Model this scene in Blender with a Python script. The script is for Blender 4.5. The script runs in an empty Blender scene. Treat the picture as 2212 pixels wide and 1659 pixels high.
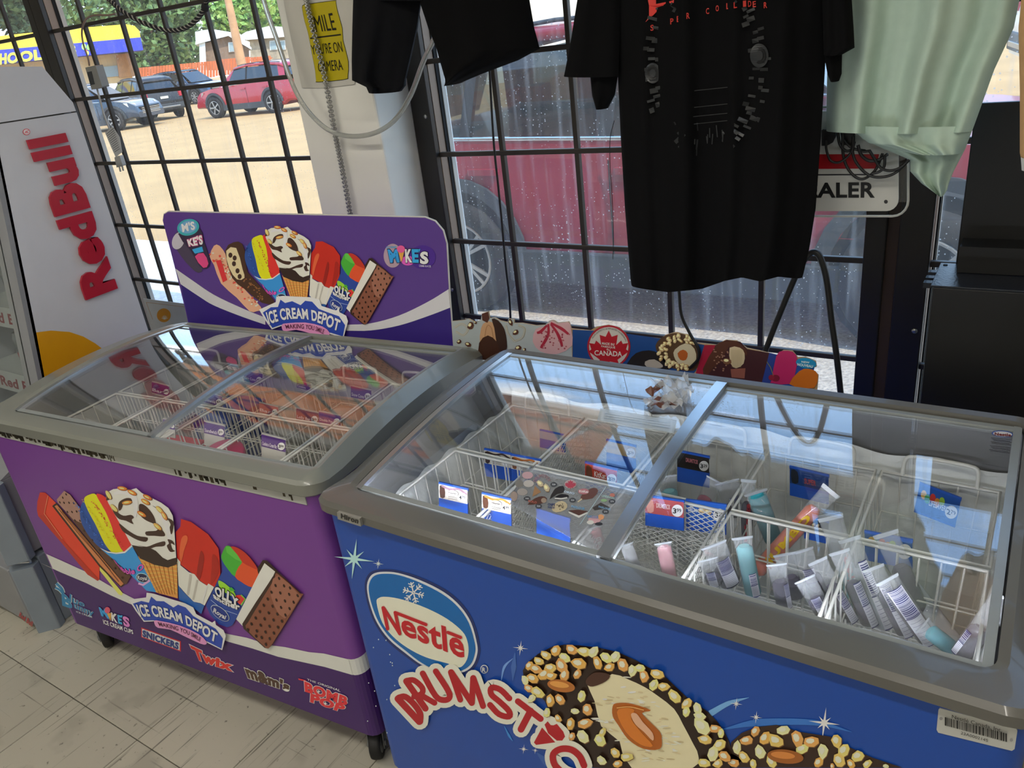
import bpy, bmesh, math, random
from mathutils import Vector, Matrix
from mathutils.geometry import tessellate_polygon
random.seed(7)
scene = bpy.context.scene
COL = scene.collection

# ------------------------------------------------------------------ camera
FPX, CXP, CYP = 1680.27, 1106.0, 829.5          # focal length and centre, pixels of the 2212x1659 frame
YAW, PITCH, ROLL = (math.radians(a) for a in (35.623, 24.253, -7.191))
CAM = Vector((0, 0, 1.544))
_w = Vector((-math.sin(YAW) * math.cos(PITCH), math.cos(YAW) * math.cos(PITCH), -math.sin(PITCH)))
_r0 = Vector((math.cos(YAW), math.sin(YAW), 0)); _u0 = _r0.cross(_w)
_r = _r0 * math.cos(ROLL) + _u0 * math.sin(ROLL)
_u = _u0 * math.cos(ROLL) - _r0 * math.sin(ROLL)
cd = bpy.data.cameras.new('camera'); cd.sensor_width = 36; cd.lens = FPX / 2212 * 36; cd.clip_start = .02; cd.clip_end = 500
camera = bpy.data.objects.new('camera', cd); COL.objects.link(camera)
m = Matrix((_r, _u, -_w)).transposed().to_4x4(); m.translation = CAM
camera.matrix_world = m
scene.camera = camera

# ------------------------------------------------------------------ sky, sun, exposure
scene.view_settings.view_transform = 'Standard'; scene.view_settings.look = 'None'
scene.view_settings.gamma = 1; scene.view_settings.use_curve_mapping = False
scene.view_settings.exposure = -0.3
wd = bpy.data.worlds.new('sky'); scene.world = wd; wd.use_nodes = True
nt = wd.node_tree; nt.nodes.clear()
def N(t, ty, **k):
    n = t.nodes.new(ty)
    for a, b in k.items(): setattr(n, a, b)
    return n
tc = N(nt, 'ShaderNodeTexCoord'); sx = N(nt, 'ShaderNodeSeparateXYZ'); nt.links.new(tc.outputs['Generated'], sx.inputs[0])
rp = N(nt, 'ShaderNodeValToRGB'); nt.links.new(sx.outputs[2], rp.inputs[0])
e = rp.color_ramp.elements
e[0].position = 0.0; e[0].color = (.75, .86, 1.0, 1); e[1].position = .75; e[1].color = (.20, .44, .88, 1)
x = e.new(.18); x.color = (.48, .73, 1.0, 1)
mp = N(nt, 'ShaderNodeMapping'); mp.inputs['Scale'].default_value = (1.6, 1.6, 5.5); nt.links.new(tc.outputs['Generated'], mp.inputs[0])
ns = N(nt, 'ShaderNodeTexNoise'); ns.inputs['Scale'].default_value = 1.7; ns.inputs['Detail'].default_value = 6; nt.links.new(mp.outputs[0], ns.inputs[0])
cr = N(nt, 'ShaderNodeValToRGB'); cr.color_ramp.elements[0].position = .54; cr.color_ramp.elements[1].position = .68; nt.links.new(ns.outputs[0], cr.inputs[0])
mx = N(nt, 'ShaderNodeMixRGB'); mx.inputs[2].default_value = (1.15, 1.12, 1.05, 1); nt.links.new(cr.outputs[0], mx.inputs[0]); nt.links.new(rp.outputs[0], mx.inputs[1])
bg = N(nt, 'ShaderNodeBackground'); bg.inputs[1].default_value = 4.0; nt.links.new(mx.outputs[0], bg.inputs[0])
wo = N(nt, 'ShaderNodeOutputWorld'); nt.links.new(bg.outputs[0], wo.inputs[0])
sd = bpy.data.lights.new('sun', 'SUN'); sd.energy = 5.5; sd.angle = .01; sd.color = (1, .93, .80)
sun = bpy.data.objects.new('sun', sd); COL.objects.link(sun)
# the sun stands high to the right and a little behind the building, so the near car's window side is only grazed
SUN_TO = Vector((-.75, .2, -.9)).normalized()
sun.rotation_euler = SUN_TO.to_track_quat('-Z', 'Y').to_euler()

# ------------------------------------------------------------------ helpers
def ray(x, y): return _w + _r * ((x - CXP) / FPX) - _u * ((y - CYP) / FPX)
def onp(x, y, p0, n):
    d = ray(x, y); return CAM + d * ((Vector(p0) - CAM).dot(n) / d.dot(n))
def atx(x, y, X): return onp(x, y, (X, 0, 0), Vector((1, 0, 0)))
def aty(x, y, Y): return onp(x, y, (0, Y, 0), Vector((0, 1, 0)))
def atz(x, y, Z): return onp(x, y, (0, 0, Z), Vector((0, 0, 1)))
def h2l(h):
    if not isinstance(h, str): return tuple(h)[:3]
    h = h.lstrip('#'); o = []
    for i in (0, 2, 4):
        c = int(h[i:i + 2], 16) / 255; o.append(c / 12.92 if c <= .04045 else ((c + .055) / 1.055) ** 2.4)
    return tuple(o)
def L(t, a, b): t.links.new(a, b)
MATS = {}
def P(name, col='808080', rough=.5, metal=0, var=.06, scale=14, bump=0, bscale=60, spec=.5, coat=0, attr=False, alpha=1, trans=0, emit=0, sheen=0, detail=4, coord='Object'):
    """one procedural material: base colour broken by noise, optional fine relief"""
    if name in MATS: return MATS[name]
    m = bpy.data.materials.new(name); m.use_nodes = True; t = m.node_tree; b = t.nodes['Principled BSDF']
    c = h2l(col); tcn = N(t, 'ShaderNodeTexCoord'); no = N(t, 'ShaderNodeTexNoise'); no.inputs['Scale'].default_value = scale; no.inputs['Detail'].default_value = detail
    L(t, tcn.outputs[coord], no.inputs['Vector'])
    mr = N(t, 'ShaderNodeMapRange'); mr.inputs[1].default_value = .25; mr.inputs[2].default_value = .75; mr.inputs[3].default_value = 1 - var; mr.inputs[4].default_value = 1 + var
    L(t, no.outputs[0], mr.inputs[0])
    mu = N(t, 'ShaderNodeVectorMath', operation='MULTIPLY'); L(t, mr.outputs[0], mu.inputs[1])
    if attr:
        at = N(t, 'ShaderNodeAttribute'); at.attribute_name = 'Col'; L(t, at.outputs[0], mu.inputs[0])
    else: mu.inputs[0].default_value = c
    L(t, mu.outputs[0], b.inputs['Base Color'])
    b.inputs['Roughness'].default_value = rough; b.inputs['Metallic'].default_value = metal
    b.inputs['Specular IOR Level'].default_value = spec; b.inputs['Coat Weight'].default_value = coat
    if sheen: b.inputs['Sheen Weight'].default_value = sheen
    if alpha < 1: b.inputs['Alpha'].default_value = alpha
    if trans: b.inputs['Transmission Weight'].default_value = trans
    if emit: b.inputs['Emission Color'].default_value = (*c, 1); b.inputs['Emission Strength'].default_value = emit
    if bump:
        n2 = N(t, 'ShaderNodeTexNoise'); n2.inputs['Scale'].default_value = bscale; n2.inputs['Detail'].default_value = 5; L(t, tcn.outputs[coord], n2.inputs['Vector'])
        bp = N(t, 'ShaderNodeBump'); bp.inputs['Strength'].default_value = bump; bp.inputs['Distance'].default_value = .01; L(t, n2.outputs[0], bp.inputs['Height']); L(t, bp.outputs[0], b.inputs['Normal'])
    MATS[name] = m; return m
def thin_glass(name, tint=(1, 1, 1), f0=.04, dirt=0, dcol=(.8, .8, .78), rough=0.0, gain=1.0, dscale=1.0):
    """a clear pane: straight-through transparency, Schlick reflection, optional dust and dried drips"""
    m = bpy.data.materials.new(name); m.use_nodes = True; t = m.node_tree; t.nodes.clear()
    g = N(t, 'ShaderNodeNewGeometry'); d = N(t, 'ShaderNodeVectorMath', operation='DOT_PRODUCT'); L(t, g.outputs['Incoming'], d.inputs[0]); L(t, g.outputs['Normal'], d.inputs[1])
    a = N(t, 'ShaderNodeMath', operation='ABSOLUTE'); L(t, d.outputs['Value'], a.inputs[0])
    s = N(t, 'ShaderNodeMath', operation='SUBTRACT', use_clamp=True); s.inputs[0].default_value = 1; L(t, a.outputs[0], s.inputs[1])
    p = N(t, 'ShaderNodeMath', operation='POWER'); p.inputs[1].default_value = 5; L(t, s.outputs[0], p.inputs[0])
    k = N(t, 'ShaderNodeMath', operation='MULTIPLY_ADD', use_clamp=True); k.inputs[1].default_value = (1 - f0) * gain; k.inputs[2].default_value = f0 * gain; L(t, p.outputs[0], k.inputs[0])
    tr = N(t, 'ShaderNodeBsdfTransparent'); tr.inputs[0].default_value = (*tint, 1)
    gl = N(t, 'ShaderNodeBsdfGlossy'); gl.inputs['Roughness'].default_value = rough
    mi = N(t, 'ShaderNodeMixShader'); L(t, k.outputs[0], mi.inputs[0]); L(t, tr.outputs[0], mi.inputs[1]); L(t, gl.outputs[0], mi.inputs[2])
    out = N(t, 'ShaderNodeOutputMaterial'); last = mi
    if dirt:
        tcn = N(t, 'ShaderNodeTexCoord'); mpp = N(t, 'ShaderNodeMapping'); mpp.inputs['Scale'].default_value = (14 * dscale, 14 * dscale, .9 * dscale); L(t, tcn.outputs['Object'], mpp.inputs[0])
        n1 = N(t, 'ShaderNodeTexNoise'); n1.inputs['Scale'].default_value = 3; n1.inputs['Detail'].default_value = 6; L(t, mpp.outputs[0], n1.inputs[0])
        r1 = N(t, 'ShaderNodeMapRange'); r1.inputs[1].default_value = .54; r1.inputs[2].default_value = .80; r1.inputs[3].default_value = .25 * dirt; r1.inputs[4].default_value = 1.25 * dirt; L(t, n1.outputs[0], r1.inputs[0])
        vo = N(t, 'ShaderNodeTexVoronoi'); vo.inputs['Scale'].default_value = 75 * dscale; L(t, tcn.outputs['Object'], vo.inputs['Vector'])
        n2 = N(t, 'ShaderNodeTexNoise'); n2.inputs['Scale'].default_value = 6; n2.inputs['Detail'].default_value = 2; L(t, tcn.outputs['Object'], n2.inputs['Vector'])
        th = N(t, 'ShaderNodeMapRange'); th.inputs[1].default_value = .35; th.inputs[2].default_value = .75; th.inputs[3].default_value = .0; th.inputs[4].default_value = .24; L(t, n2.outputs[0], th.inputs[0])
        lt = N(t, 'ShaderNodeMath', operation='LESS_THAN'); L(t, vo.outputs['Distance'], lt.inputs[0]); L(t, th.outputs[0], lt.inputs[1])
        sp = N(t, 'ShaderNodeMath', operation='MULTIPLY'); sp.inputs[1].default_value = min(.6, 2.6 * dirt); L(t, lt.outputs[0], sp.inputs[0])
        ad = N(t, 'ShaderNodeMath', operation='ADD', use_clamp=True); L(t, r1.outputs[0], ad.inputs[0]); L(t, sp.outputs[0], ad.inputs[1])
        df = N(t, 'ShaderNodeBsdfDiffuse'); df.inputs[0].default_value = (*dcol, 1); tl = N(t, 'ShaderNodeBsdfTranslucent'); tl.inputs[0].default_value = (*dcol, 1)
        m2 = N(t, 'ShaderNodeMixShader'); m2.inputs[0].default_value = .6; L(t, df.outputs[0], m2.inputs[1]); L(t, tl.outputs[0], m2.inputs[2])
        m3 = N(t, 'ShaderNodeMixShader'); L(t, ad.outputs[0], m3.inputs[0]); L(t, mi.outputs[0], m3.inputs[1]); L(t, m2.outputs[0], m3.inputs[2]); last = m3
    L(t, last.outputs[0], out.inputs[0]); MATS[name] = m; return m

WM = {}                                           # world matrix of every object built
def empty(name, loc, rz=0):
    o = bpy.data.objects.new(name, None); COL.objects.link(o); o.empty_display_size = .05
    M = Matrix.Translation(Vector(loc)) @ Matrix.Rotation(rz, 4, 'Z'); o.matrix_world = M; WM[o.name] = M
    return o
def tag(o, label=None, cat=None, group=None, kind=None):
    if label: o['label'] = label
    if cat: o['category'] = cat
    if group: o['group'] = group
    if kind: o['kind'] = kind
    return o
def thing(name, loc, label, cat, rz=0, group=None): return tag(empty(name, loc, rz), label, cat, group)

class MB:
    """collects faces in world space; build() links them as one mesh object"""
    def __init__(s): s.v = []; s.f = []; s.c = []; s.sm = []
    def add(s, vs, fs, col=None, smooth=False):
        k = len(s.v); s.v += [Vector(v) for v in vs]
        for f in fs: s.f.append([i + k for i in f]); s.c.append(col); s.sm.append(smooth)
        return s
    def box(s, x0, x1, y0, y1, z0, z1, col=None, M=None):
        vs = [Vector((x, y, z)) for x in (x0, x1) for y in (y0, y1) for z in (z0, z1)]
        if M: vs = [M @ v for v in vs]
        return s.add(vs, [(0, 1, 3, 2), (4, 6, 7, 5), (0, 4, 5, 1), (2, 3, 7, 6), (0, 2, 6, 4), (1, 5, 7, 3)], col)
    def rbox(s, x0, x1, y0, y1, z0, z1, r=.01, n=4, col=None, M=None, top=True, bottom=True, smooth=False):
        """box with rounded vertical edges"""
        lo = rloop(x0, x1, y0, y1, r, n)
        a = [Vector((x, y, z0)) for x, y in lo]; b = [Vector((x, y, z1)) for x, y in lo]
        if M: a = [M @ v for v in a]; b = [M @ v for v in b]
        m = len(lo); s.add(a + b, [(i, (i + 1) % m, m + (i + 1) % m, m + i) for i in range(m)], col, smooth)
        if bottom: s.add(a, [tuple(reversed(range(m)))], col)
        if top: s.add(b, [tuple(range(m))], col)
        return s
    def prism(s, pts, off, col=None, smooth=False, cap=True):
        n = len(pts); off = Vector(off); a = [Vector(p) for p in pts]; b = [p + off for p in a]
        s.add(a + b, [(i, (i + 1) % n, n + (i + 1) % n, n + i) for i in range(n)], col, smooth)
        if cap: s.add(a, [tuple(reversed(range(n)))], col); s.add(b, [tuple(range(n))], col)
        return s
    def loft(s, loops, closed=True, cap=False, col=None, smooth=True):
        n = len(loops[0]); vs = [v for l in loops for v in l]; fs = []
        for j in range(len(loops) - 1):
            for i in range(n if closed else n - 1):
                fs.append((j * n + i, j * n + (i + 1) % n, (j + 1) * n + (i + 1) % n, (j + 1) * n + i))
        s.add(vs, fs, col, smooth)
        if cap: s.add(loops[0], [tuple(reversed(range(n)))], col); s.add(loops[-1], [tuple(range(n))], col)
        return s
    def tube(s, path, r, n=8, col=None, closed=False, smooth=True, sx=1, sy=1):
        path = [Vector(p) for p in path]; k = len(path); loops = []
        rr = r if isinstance(r, (list, tuple)) else [r] * k
        T = []
        for i in range(k):
            a = path[(i - 1) % k] if (closed or i > 0) else path[i]; b = path[(i + 1) % k] if (closed or i < k - 1) else path[i]
            d = (b - a); T.append(d.normalized() if d.length > 1e-9 else Vector((0, 0, 1)))
        up = Vector((0, 0, 1)) if abs(T[0].z) < .9 else Vector((0, 1, 0))
        nn = (up - T[0] * up.dot(T[0])).normalized()
        for i in range(k):
            nn = (nn - T[i] * nn.dot(T[i])).normalized(); bb = T[i].cross(nn)
            loops.append([path[i] + (nn * math.cos(q) * sx + bb * math.sin(q) * sy) * rr[i] for q in (2 * math.pi * (j + .5) / n for j in range(n))])
        if closed: loops.append(loops[0])
        return s.loft(loops, True, not closed, col, smooth)
    def lathe(s, prof, c, axis=(0, 0, 1), n=20, col=None, smooth=True):
        ax = Vector(axis).normalized(); t = Vector((1, 0, 0)) if abs(ax.x) < .9 else Vector((0, 1, 0)); u = (t - ax * t.dot(ax)).normalized(); v = ax.cross(u); c = Vector(c)
        return s.loft([[c + ax * z + (u * math.cos(2 * math.pi * i / n) + v * math.sin(2 * math.pi * i / n)) * r for i in range(n)] for r, z in prof], True, False, col, smooth)
    def grid(s, P2, col=None, smooth=True):
        """P2: rows of points"""
        n = len(P2[0]); return s.loft(P2, False, False, col, smooth)
    def poly(s, pts, col=None):
        pts = [Vector(p) for p in pts]; s.add(pts, [t for t in tessellate_polygon([pts])], col); return s
    def build(s, name, mat, parent=None, bev=0, seg=2, solid=0, base=True, sub=0, auto=None):
        vs = s.v
        lo = Vector([min(v[i] for v in vs) for i in range(3)]); hi = Vector([max(v[i] for v in vs) for i in range(3)])
        c = Vector(((lo.x + hi.x) / 2, (lo.y + hi.y) / 2, lo.z))
        PM = WM[parent.name] if parent else Matrix.Identity(4)
        Mw = Matrix.Translation(c) @ PM.to_3x3().to_4x4() if parent else Matrix.Translation(c)
        inv = Mw.inverted()
        me = bpy.data.meshes.new(name); me.from_pydata([inv @ v for v in vs], [], s.f)
        me.polygons.foreach_set('use_smooth', s.sm)
        if any(c is not None for c in s.c):
            at = me.color_attributes.new('Col', 'FLOAT_COLOR', 'CORNER'); buf = []
            for p, c2 in zip(me.polygons, s.c):
                q = (*h2l(c2 if c2 is not None else 'ffffff'), 1); buf += list(q) * p.loop_total
            at.data.foreach_set('color', buf)
        me.update(); o = bpy.data.objects.new(name, me); COL.objects.link(o)
        for mm in (mat if isinstance(mat, (list, tuple)) else [mat]): me.materials.append(mm)
        WM[o.name] = Mw
        if parent: o.parent = parent; o.matrix_local = PM.inverted() @ Mw
        else: o.matrix_world = Mw
        if solid: md = o.modifiers.new('solid', 'SOLIDIFY'); md.thickness = solid; md.offset = 0
        if sub: md = o.modifiers.new('sub', 'SUBSURF'); md.levels = md.render_levels = sub
        if bev:
            md = o.modifiers.new('bevel', 'BEVEL'); md.width = bev; md.segments = seg; md.limit_method = 'ANGLE'; md.angle_limit = .7
        return o
def rloop(x0, x1, y0, y1, r, n=4):
    o = []
    for cx, cy, a in ((x1 - r, y1 - r, 0), (x0 + r, y1 - r, 90), (x0 + r, y0 + r, 180), (x1 - r, y0 + r, 270)):
        for i in range(n + 1):
            t = math.radians(a + 90 * i / n); o.append((cx + r * math.cos(t), cy + r * math.sin(t)))
    return o
def copy_tree(o, M=None, parent=None):
    """copy a thing with its parts and their sub-parts; M is the new world matrix of the thing"""
    c = o.copy(); COL.objects.link(c)
    if parent is None:
        c.matrix_world = M; WM[c.name] = M.copy()
    else: c.parent = parent
    for ch in list(o.children): copy_tree(ch, None, c)
    return c
def smooth_path(pts, k=6, closed=False):
    """Catmull-Rom through points of any dimension"""
    pts = [Vector(p) for p in pts]; n = len(pts); o = []
    for i in range(n if closed else n - 1):
        p1 = pts[i]; p2 = pts[(i + 1) % n]
        p0 = pts[(i - 1) % n] if (closed or i > 0) else p1 * 2 - p2
        p3 = pts[(i + 2) % n] if (closed or i + 2 < n) else p2 * 2 - p1
        for j in range(k):
            t = j / k; o.append(.5 * ((2 * p1) + (p2 - p0) * t + (2 * p0 - 5 * p1 + 4 * p2 - p3) * t * t + (3 * p1 - p0 - 3 * p2 + p3) * t ** 3))
    if not closed: o.append(pts[-1])
    return o
def interp(tab, x):
    if x <= tab[0][0]: return tab[0][1]
    for (a, b), (c, d) in zip(tab, tab[1:]):
        if x <= c: return b + (d - b) * (x - a) / (c - a)
    return tab[-1][1]

# flat lettering, evaluated once in a scratch scene
_ts = bpy.data.scenes.new('scratch'); _tx = {}
def glyphs(sx, bold=0.0, base=None):
    key = (sx, round(bold, 4), base)
    if key in _tx: return _tx[key]
    cu = bpy.data.curves.new('t', 'FONT'); cu.body = sx; cu.offset = bold; cu.resolution_u = 3; cu.fill_mode = 'FRONT'; cu.space_character = 1 + max(0, bold if base is None else base) * 1.5
    ob = bpy.data.objects.new('t', cu); _ts.collection.objects.link(ob)
    with bpy.context.temp_override(scene=_ts, view_layer=_ts.view_layers[0]): dg = bpy.context.evaluated_depsgraph_get()
    dg.update()
    me = ob.evaluated_get(dg).to_mesh()
    isl = list(range(len(me.vertices)))
    def root(i):
        while isl[i] != i: isl[i] = isl[isl[i]]; i = isl[i]
        return i
    for p in me.polygons:
        for a in p.vertices: isl[root(a)] = root(p.vertices[0])
    order = {}; vs = [(v.co.x, v.co.y, order.setdefault(root(v.index), len(order)) % 40) for v in me.vertices]; fs = [tuple(p.vertices) for p in me.polygons]
    bpy.data.objects.remove(ob); bpy.data.curves.remove(cu)
    _tx[key] = (vs, fs); return vs, fs
class Print:
    """flat print on a plane: shapes given in photograph pixels (optionally of an enlarged crop) and laid on the real surface"""
    def __init__(s, p0, n, lift=.0005, z=(0, 0, 1), gain=2.0):
        s.p0 = Vector(p0); s.n = Vector(n).normalized(); s.lift = lift; s.z = z; s.mb = MB(); s.T = None; s.gain = gain; s.k = 0; s.depth = None
        if s.n.dot(CAM - s.p0) < 0: s.n = -s.n
    def col(s, c): return tuple(min(.88, v * s.gain) for v in h2l(c))
    def jit(s): s.k = (s.k + 1) % 60; return s.k * .014
    def affine(s, pairs=None):
        """map drawing coordinates through three point pairs (None: draw in place)"""
        if not pairs: s.T = None; return s
        A = Matrix([(a[0], a[1], 1) for a, b in pairs]).inverted(); X = A @ Vector([b[0] for a, b in pairs]); Y = A @ Vector([b[1] for a, b in pairs])
        s.T = (X, Y); return s
    def at(s, q, l):
        if len(q) == 3: return Vector(q) + s.n * (s.lift * l)
        if s.T: v = Vector((q[0], q[1], 1)); q = (s.T[0].dot(v), s.T[1].dot(v))
        x, y = s.z[0] + q[0] * s.z[2], s.z[1] + q[1] * s.z[2]
        if s.depth: p = s.depth(x, y); return p + (CAM - p).normalized() * s.lift * l
        p = onp(x, y, s.p0, s.n)
        return p + s.n * (s.lift * l)
    def poly(s, pts, col, l=1, sm=0, closed=True):
        if sm: pts = smooth_path(pts, sm, True)
        l += s.jit(); s.mb.poly([s.at(p, l) for p in pts], s.col(col)); return s
    def ell(s, c, rx, ry, col, l=1, rot=0, n=28, a0=0, a1=360):
        cr, sr = math.cos(math.radians(rot)), math.sin(math.radians(rot)); pts = []
        for i in range(n):
            t = math.radians(a0 + (a1 - a0) * i / (n if a1 - a0 == 360 else n - 1)); x, y = rx * math.cos(t), ry * math.sin(t); pts.append((c[0] + x * cr - y * sr, c[1] + x * sr + y * cr))
        return s.poly(pts, col, l)
    def line(s, pts, w, col, l=1, sm=0):
        pts = smooth_path(pts, sm) if sm else [Vector(p) for p in pts]
        pts = [Vector((p[0], p[1])) for p in pts]; a, b = [], []
        ww = w if isinstance(w, (list, tuple)) else [w] * len(pts)
        for i, p in enumerate(pts):
            d = (pts[min(i + 1, len(pts) - 1)] - pts[max(i - 1, 0)]); d = d.normalized() if d.length else Vector((1, 0)); q = Vector((-d.y, d.x)) * interp([(j / max(1, len(ww) - 1), v) for j, v in enumerate(ww)], i / (len(pts) - 1)) / 2
            a.append(p + q); b.append(p - q)
        for i in range(len(pts) - 1): j = l + s.jit(); s.mb.poly([s.at(v, j) for v in (a[i], a[i + 1], b[i + 1], b[i])], s.col(col))
        return s
    def stroke(s, pts, w, col, l=1, sm=0):
        """a line with round ends and joints"""
        s.line(pts, w, col, l, sm)
        for p in (pts if not sm else [pts[0], pts[-1]]): s.ell(p, w / 2, w / 2, col, l, n=14)
        return s
    def star(s, c, r, col, l=1, k=4, thin=.09, r2=.55):
        for i in range(2 * k):
            a = math.pi * i / k + .12; R = r if i % 2 == 0 else r * r2; w = r * thin
            s.poly([(c[0] + R * math.cos(a), c[1] + R * math.sin(a)), (c[0] + w * math.cos(a + 1.57), c[1] + w * math.sin(a + 1.57)), (c[0] - w * math.cos(a + 1.57), c[1] - w * math.sin(a + 1.57))], col, l)
        return s
    def text(s, body, top, bot, col, l=2, bold=.02, outline=None, sm=6):
        """top and bot: polylines (left to right) the letters are stretched between"""
        top = [Vector(p) for p in (smooth_path(top, sm) if len(top) > 2 else top)]; bot = [Vector(p) for p in (smooth_path(bot, sm) if len(bot) > 2 else bot)]
        def at(pl, u):
            x = max(0, min(.99999, u)) * (len(pl) - 1); i = int(x); return pl[i] + (pl[i + 1] - pl[i]) * (x - i) + (pl[1] - pl[0]) * ((len(pl) - 1) * min(0, u)) + (pl[-1] - pl[-2]) * ((len(pl) - 1) * max(0, u - 1))
        vs0, _ = glyphs(body, bold, bold)
        x0 = min(v[0] for v in vs0); x1 = max(v[0] for v in vs0); y0 = min(v[1] for v in vs0); y1 = max(v[1] for v in vs0)
        for c, bo, ll in ([(outline[0], bold + outline[1], l)] if outline else []) + [(col, bold, l + 1)]:
            vs, fs = glyphs(body, bo, bold); P3 = []
            for x, y, k in vs:
                u = (x - x0) / (x1 - x0); v = (y - y0) / (y1 - y0); a = at(bot, u); b = at(top, u); P3.append(s.at(tuple(a + (b - a) * v)[:2], ll + k * .02))
            s.mb.add(P3, fs, s.col(c))
        return s
    def build(s, name, parent, mat=None):
        return s.mb.build(name, mat or MATS['print'], parent)
P('print', rough=.34, attr=True, var=.015, scale=30, spec=.4)
P('print_matte', rough=.7, attr=True, var=.03, scale=30, spec=.2)

# ------------------------------------------------------------------ the room
RX0, RX1, RY0, RY1, RZ = -5.2, 3.2, -3.6, 1.845, 2.75
P('floor_base', '2f2c26', .9, var=.1)
def tile_material():
    m = P('tile', 'b0ac9d', .42, var=.05, scale=3, detail=6, coord='Object'); t = m.node_tree; b = t.nodes['Principled BSDF']
    # scuffs: thin dark scratches plus dirt specks, laid in room coordinates
    g = N(t, 'ShaderNodeNewGeometry'); old = b.inputs['Base Color'].links[0].from_socket
    rnd = N(t, 'ShaderNodeObjectInfo')
    cur = old
    for rot, sc, thr, dark in ((.6, (60, 2.2, 1), .68, .35), (-.9, (46, 1.6, 1), .70, .45), (.1, (2.0, 70, 1), .71, .45), (0, (46, 46, 1), .71, .35), (0, (5, 5, 1), .63, .84)):
        mp = N(t, 'ShaderNodeMapping'); mp.inputs['Rotation'].default_value = (0, 0, rot); mp.inputs['Scale'].default_value = sc; L(t, g.outputs['Position'], mp.inputs[0])
        no = N(t, 'ShaderNodeTexNoise'); no.inputs['Scale'].default_value = 1.3; no.inputs['Detail'].default_value = 3; L(t, mp.outputs[0], no.inputs[0])
        mr = N(t, 'ShaderNodeMapRange'); mr.inputs[1].default_value = thr - .05; mr.inputs[2].default_value = thr + .03; mr.inputs[3].default_value = 1; mr.inputs[4].default_value = dark; L(t, no.outputs[0], mr.inputs[0])
        mu = N(t, 'ShaderNodeVectorMath', operation='MULTIPLY'); L(t, cur, mu.inputs[0]); L(t, mr.outputs[0], mu.inputs[1]); cur = mu.outputs[0]
    mr = N(t, 'ShaderNodeMapRange'); mr.inputs[3].default_value = .93; mr.inputs[4].default_value = 1.05; L(t, rnd.outputs['Random'], mr.inputs[0])
    mu = N(t, 'ShaderNodeVectorMath', operation='MULTIPLY'); L(t, cur, mu.inputs[0]); L(t, mr.outputs[0], mu.inputs[1]); L(t, mu.outputs[0], b.inputs['Base Color'])
    return m
tile_material()
floor = tag(MB().box(RX0, RX1, RY0, 2.1, -.12, -.006).build('floor', MATS['floor_base']), kind='structure')
tp = MB().box(0, .3027, 0, .3027, -.008, 0).build('floor_tile', MATS['tile'], floor, bev=.0012, seg=1)
TX, TY = -2.360, .598
first = True
for i in range(-4, 12):
    for j in range(-6, 5):
        x, y = TX + .305 * i + .0007, TY + .305 * j + .0007
        o = tp if first else tp.copy()
        if not first: COL.objects.link(o)
        first = False
        o.matrix_local = WM['floor'].inverted() @ Matrix.Translation((x + .1518, y + .1518, -.008))
P('wall_paint', 'e6e5dc', .75, var=.03, scale=6, bump=.08, bscale=40)
P('ceiling_paint', 'e4e2da', .85, var=.03, scale=5)
wallm = MATS['wall_paint']
tag(MB().box(RX0, RX1, RY0, 2.1, RZ, RZ + .1).build('ceiling', MATS['ceiling_paint']), kind='structure')
tag(MB().box(RX0 - .1, RX0, RY0, 2.1, -.12, RZ).build('wall_left', wallm), kind='structure')
tag(MB().box(RX1, RX1 + .1, RY0, 2.1, -.12, RZ).build('wall_right', wallm), kind='structure')
tag(MB().box(RX0, RX1, RY0 - .1, RY0, -.12, RZ).build('wall_front', wallm), kind='structure')
back = MB().box(RX0, RX1, 1.845, 2.02, -.12, .26); back.box(RX0, RX1, 1.845, 2.02, 2.32, RZ)
back.box(RX0, -4.62, 1.845, 2.02, .26, 2.32); back.box(1.25, RX1, 1.845, 2.02, .26, 2.32)
tag(back.build('wall_back', wallm), kind='structure')
tag(MB().box(-1.852, -1.55, 1.69, 2.02, -.12, RZ).build('wall_pillar', wallm, bev=.006), kind='structure')

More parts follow.
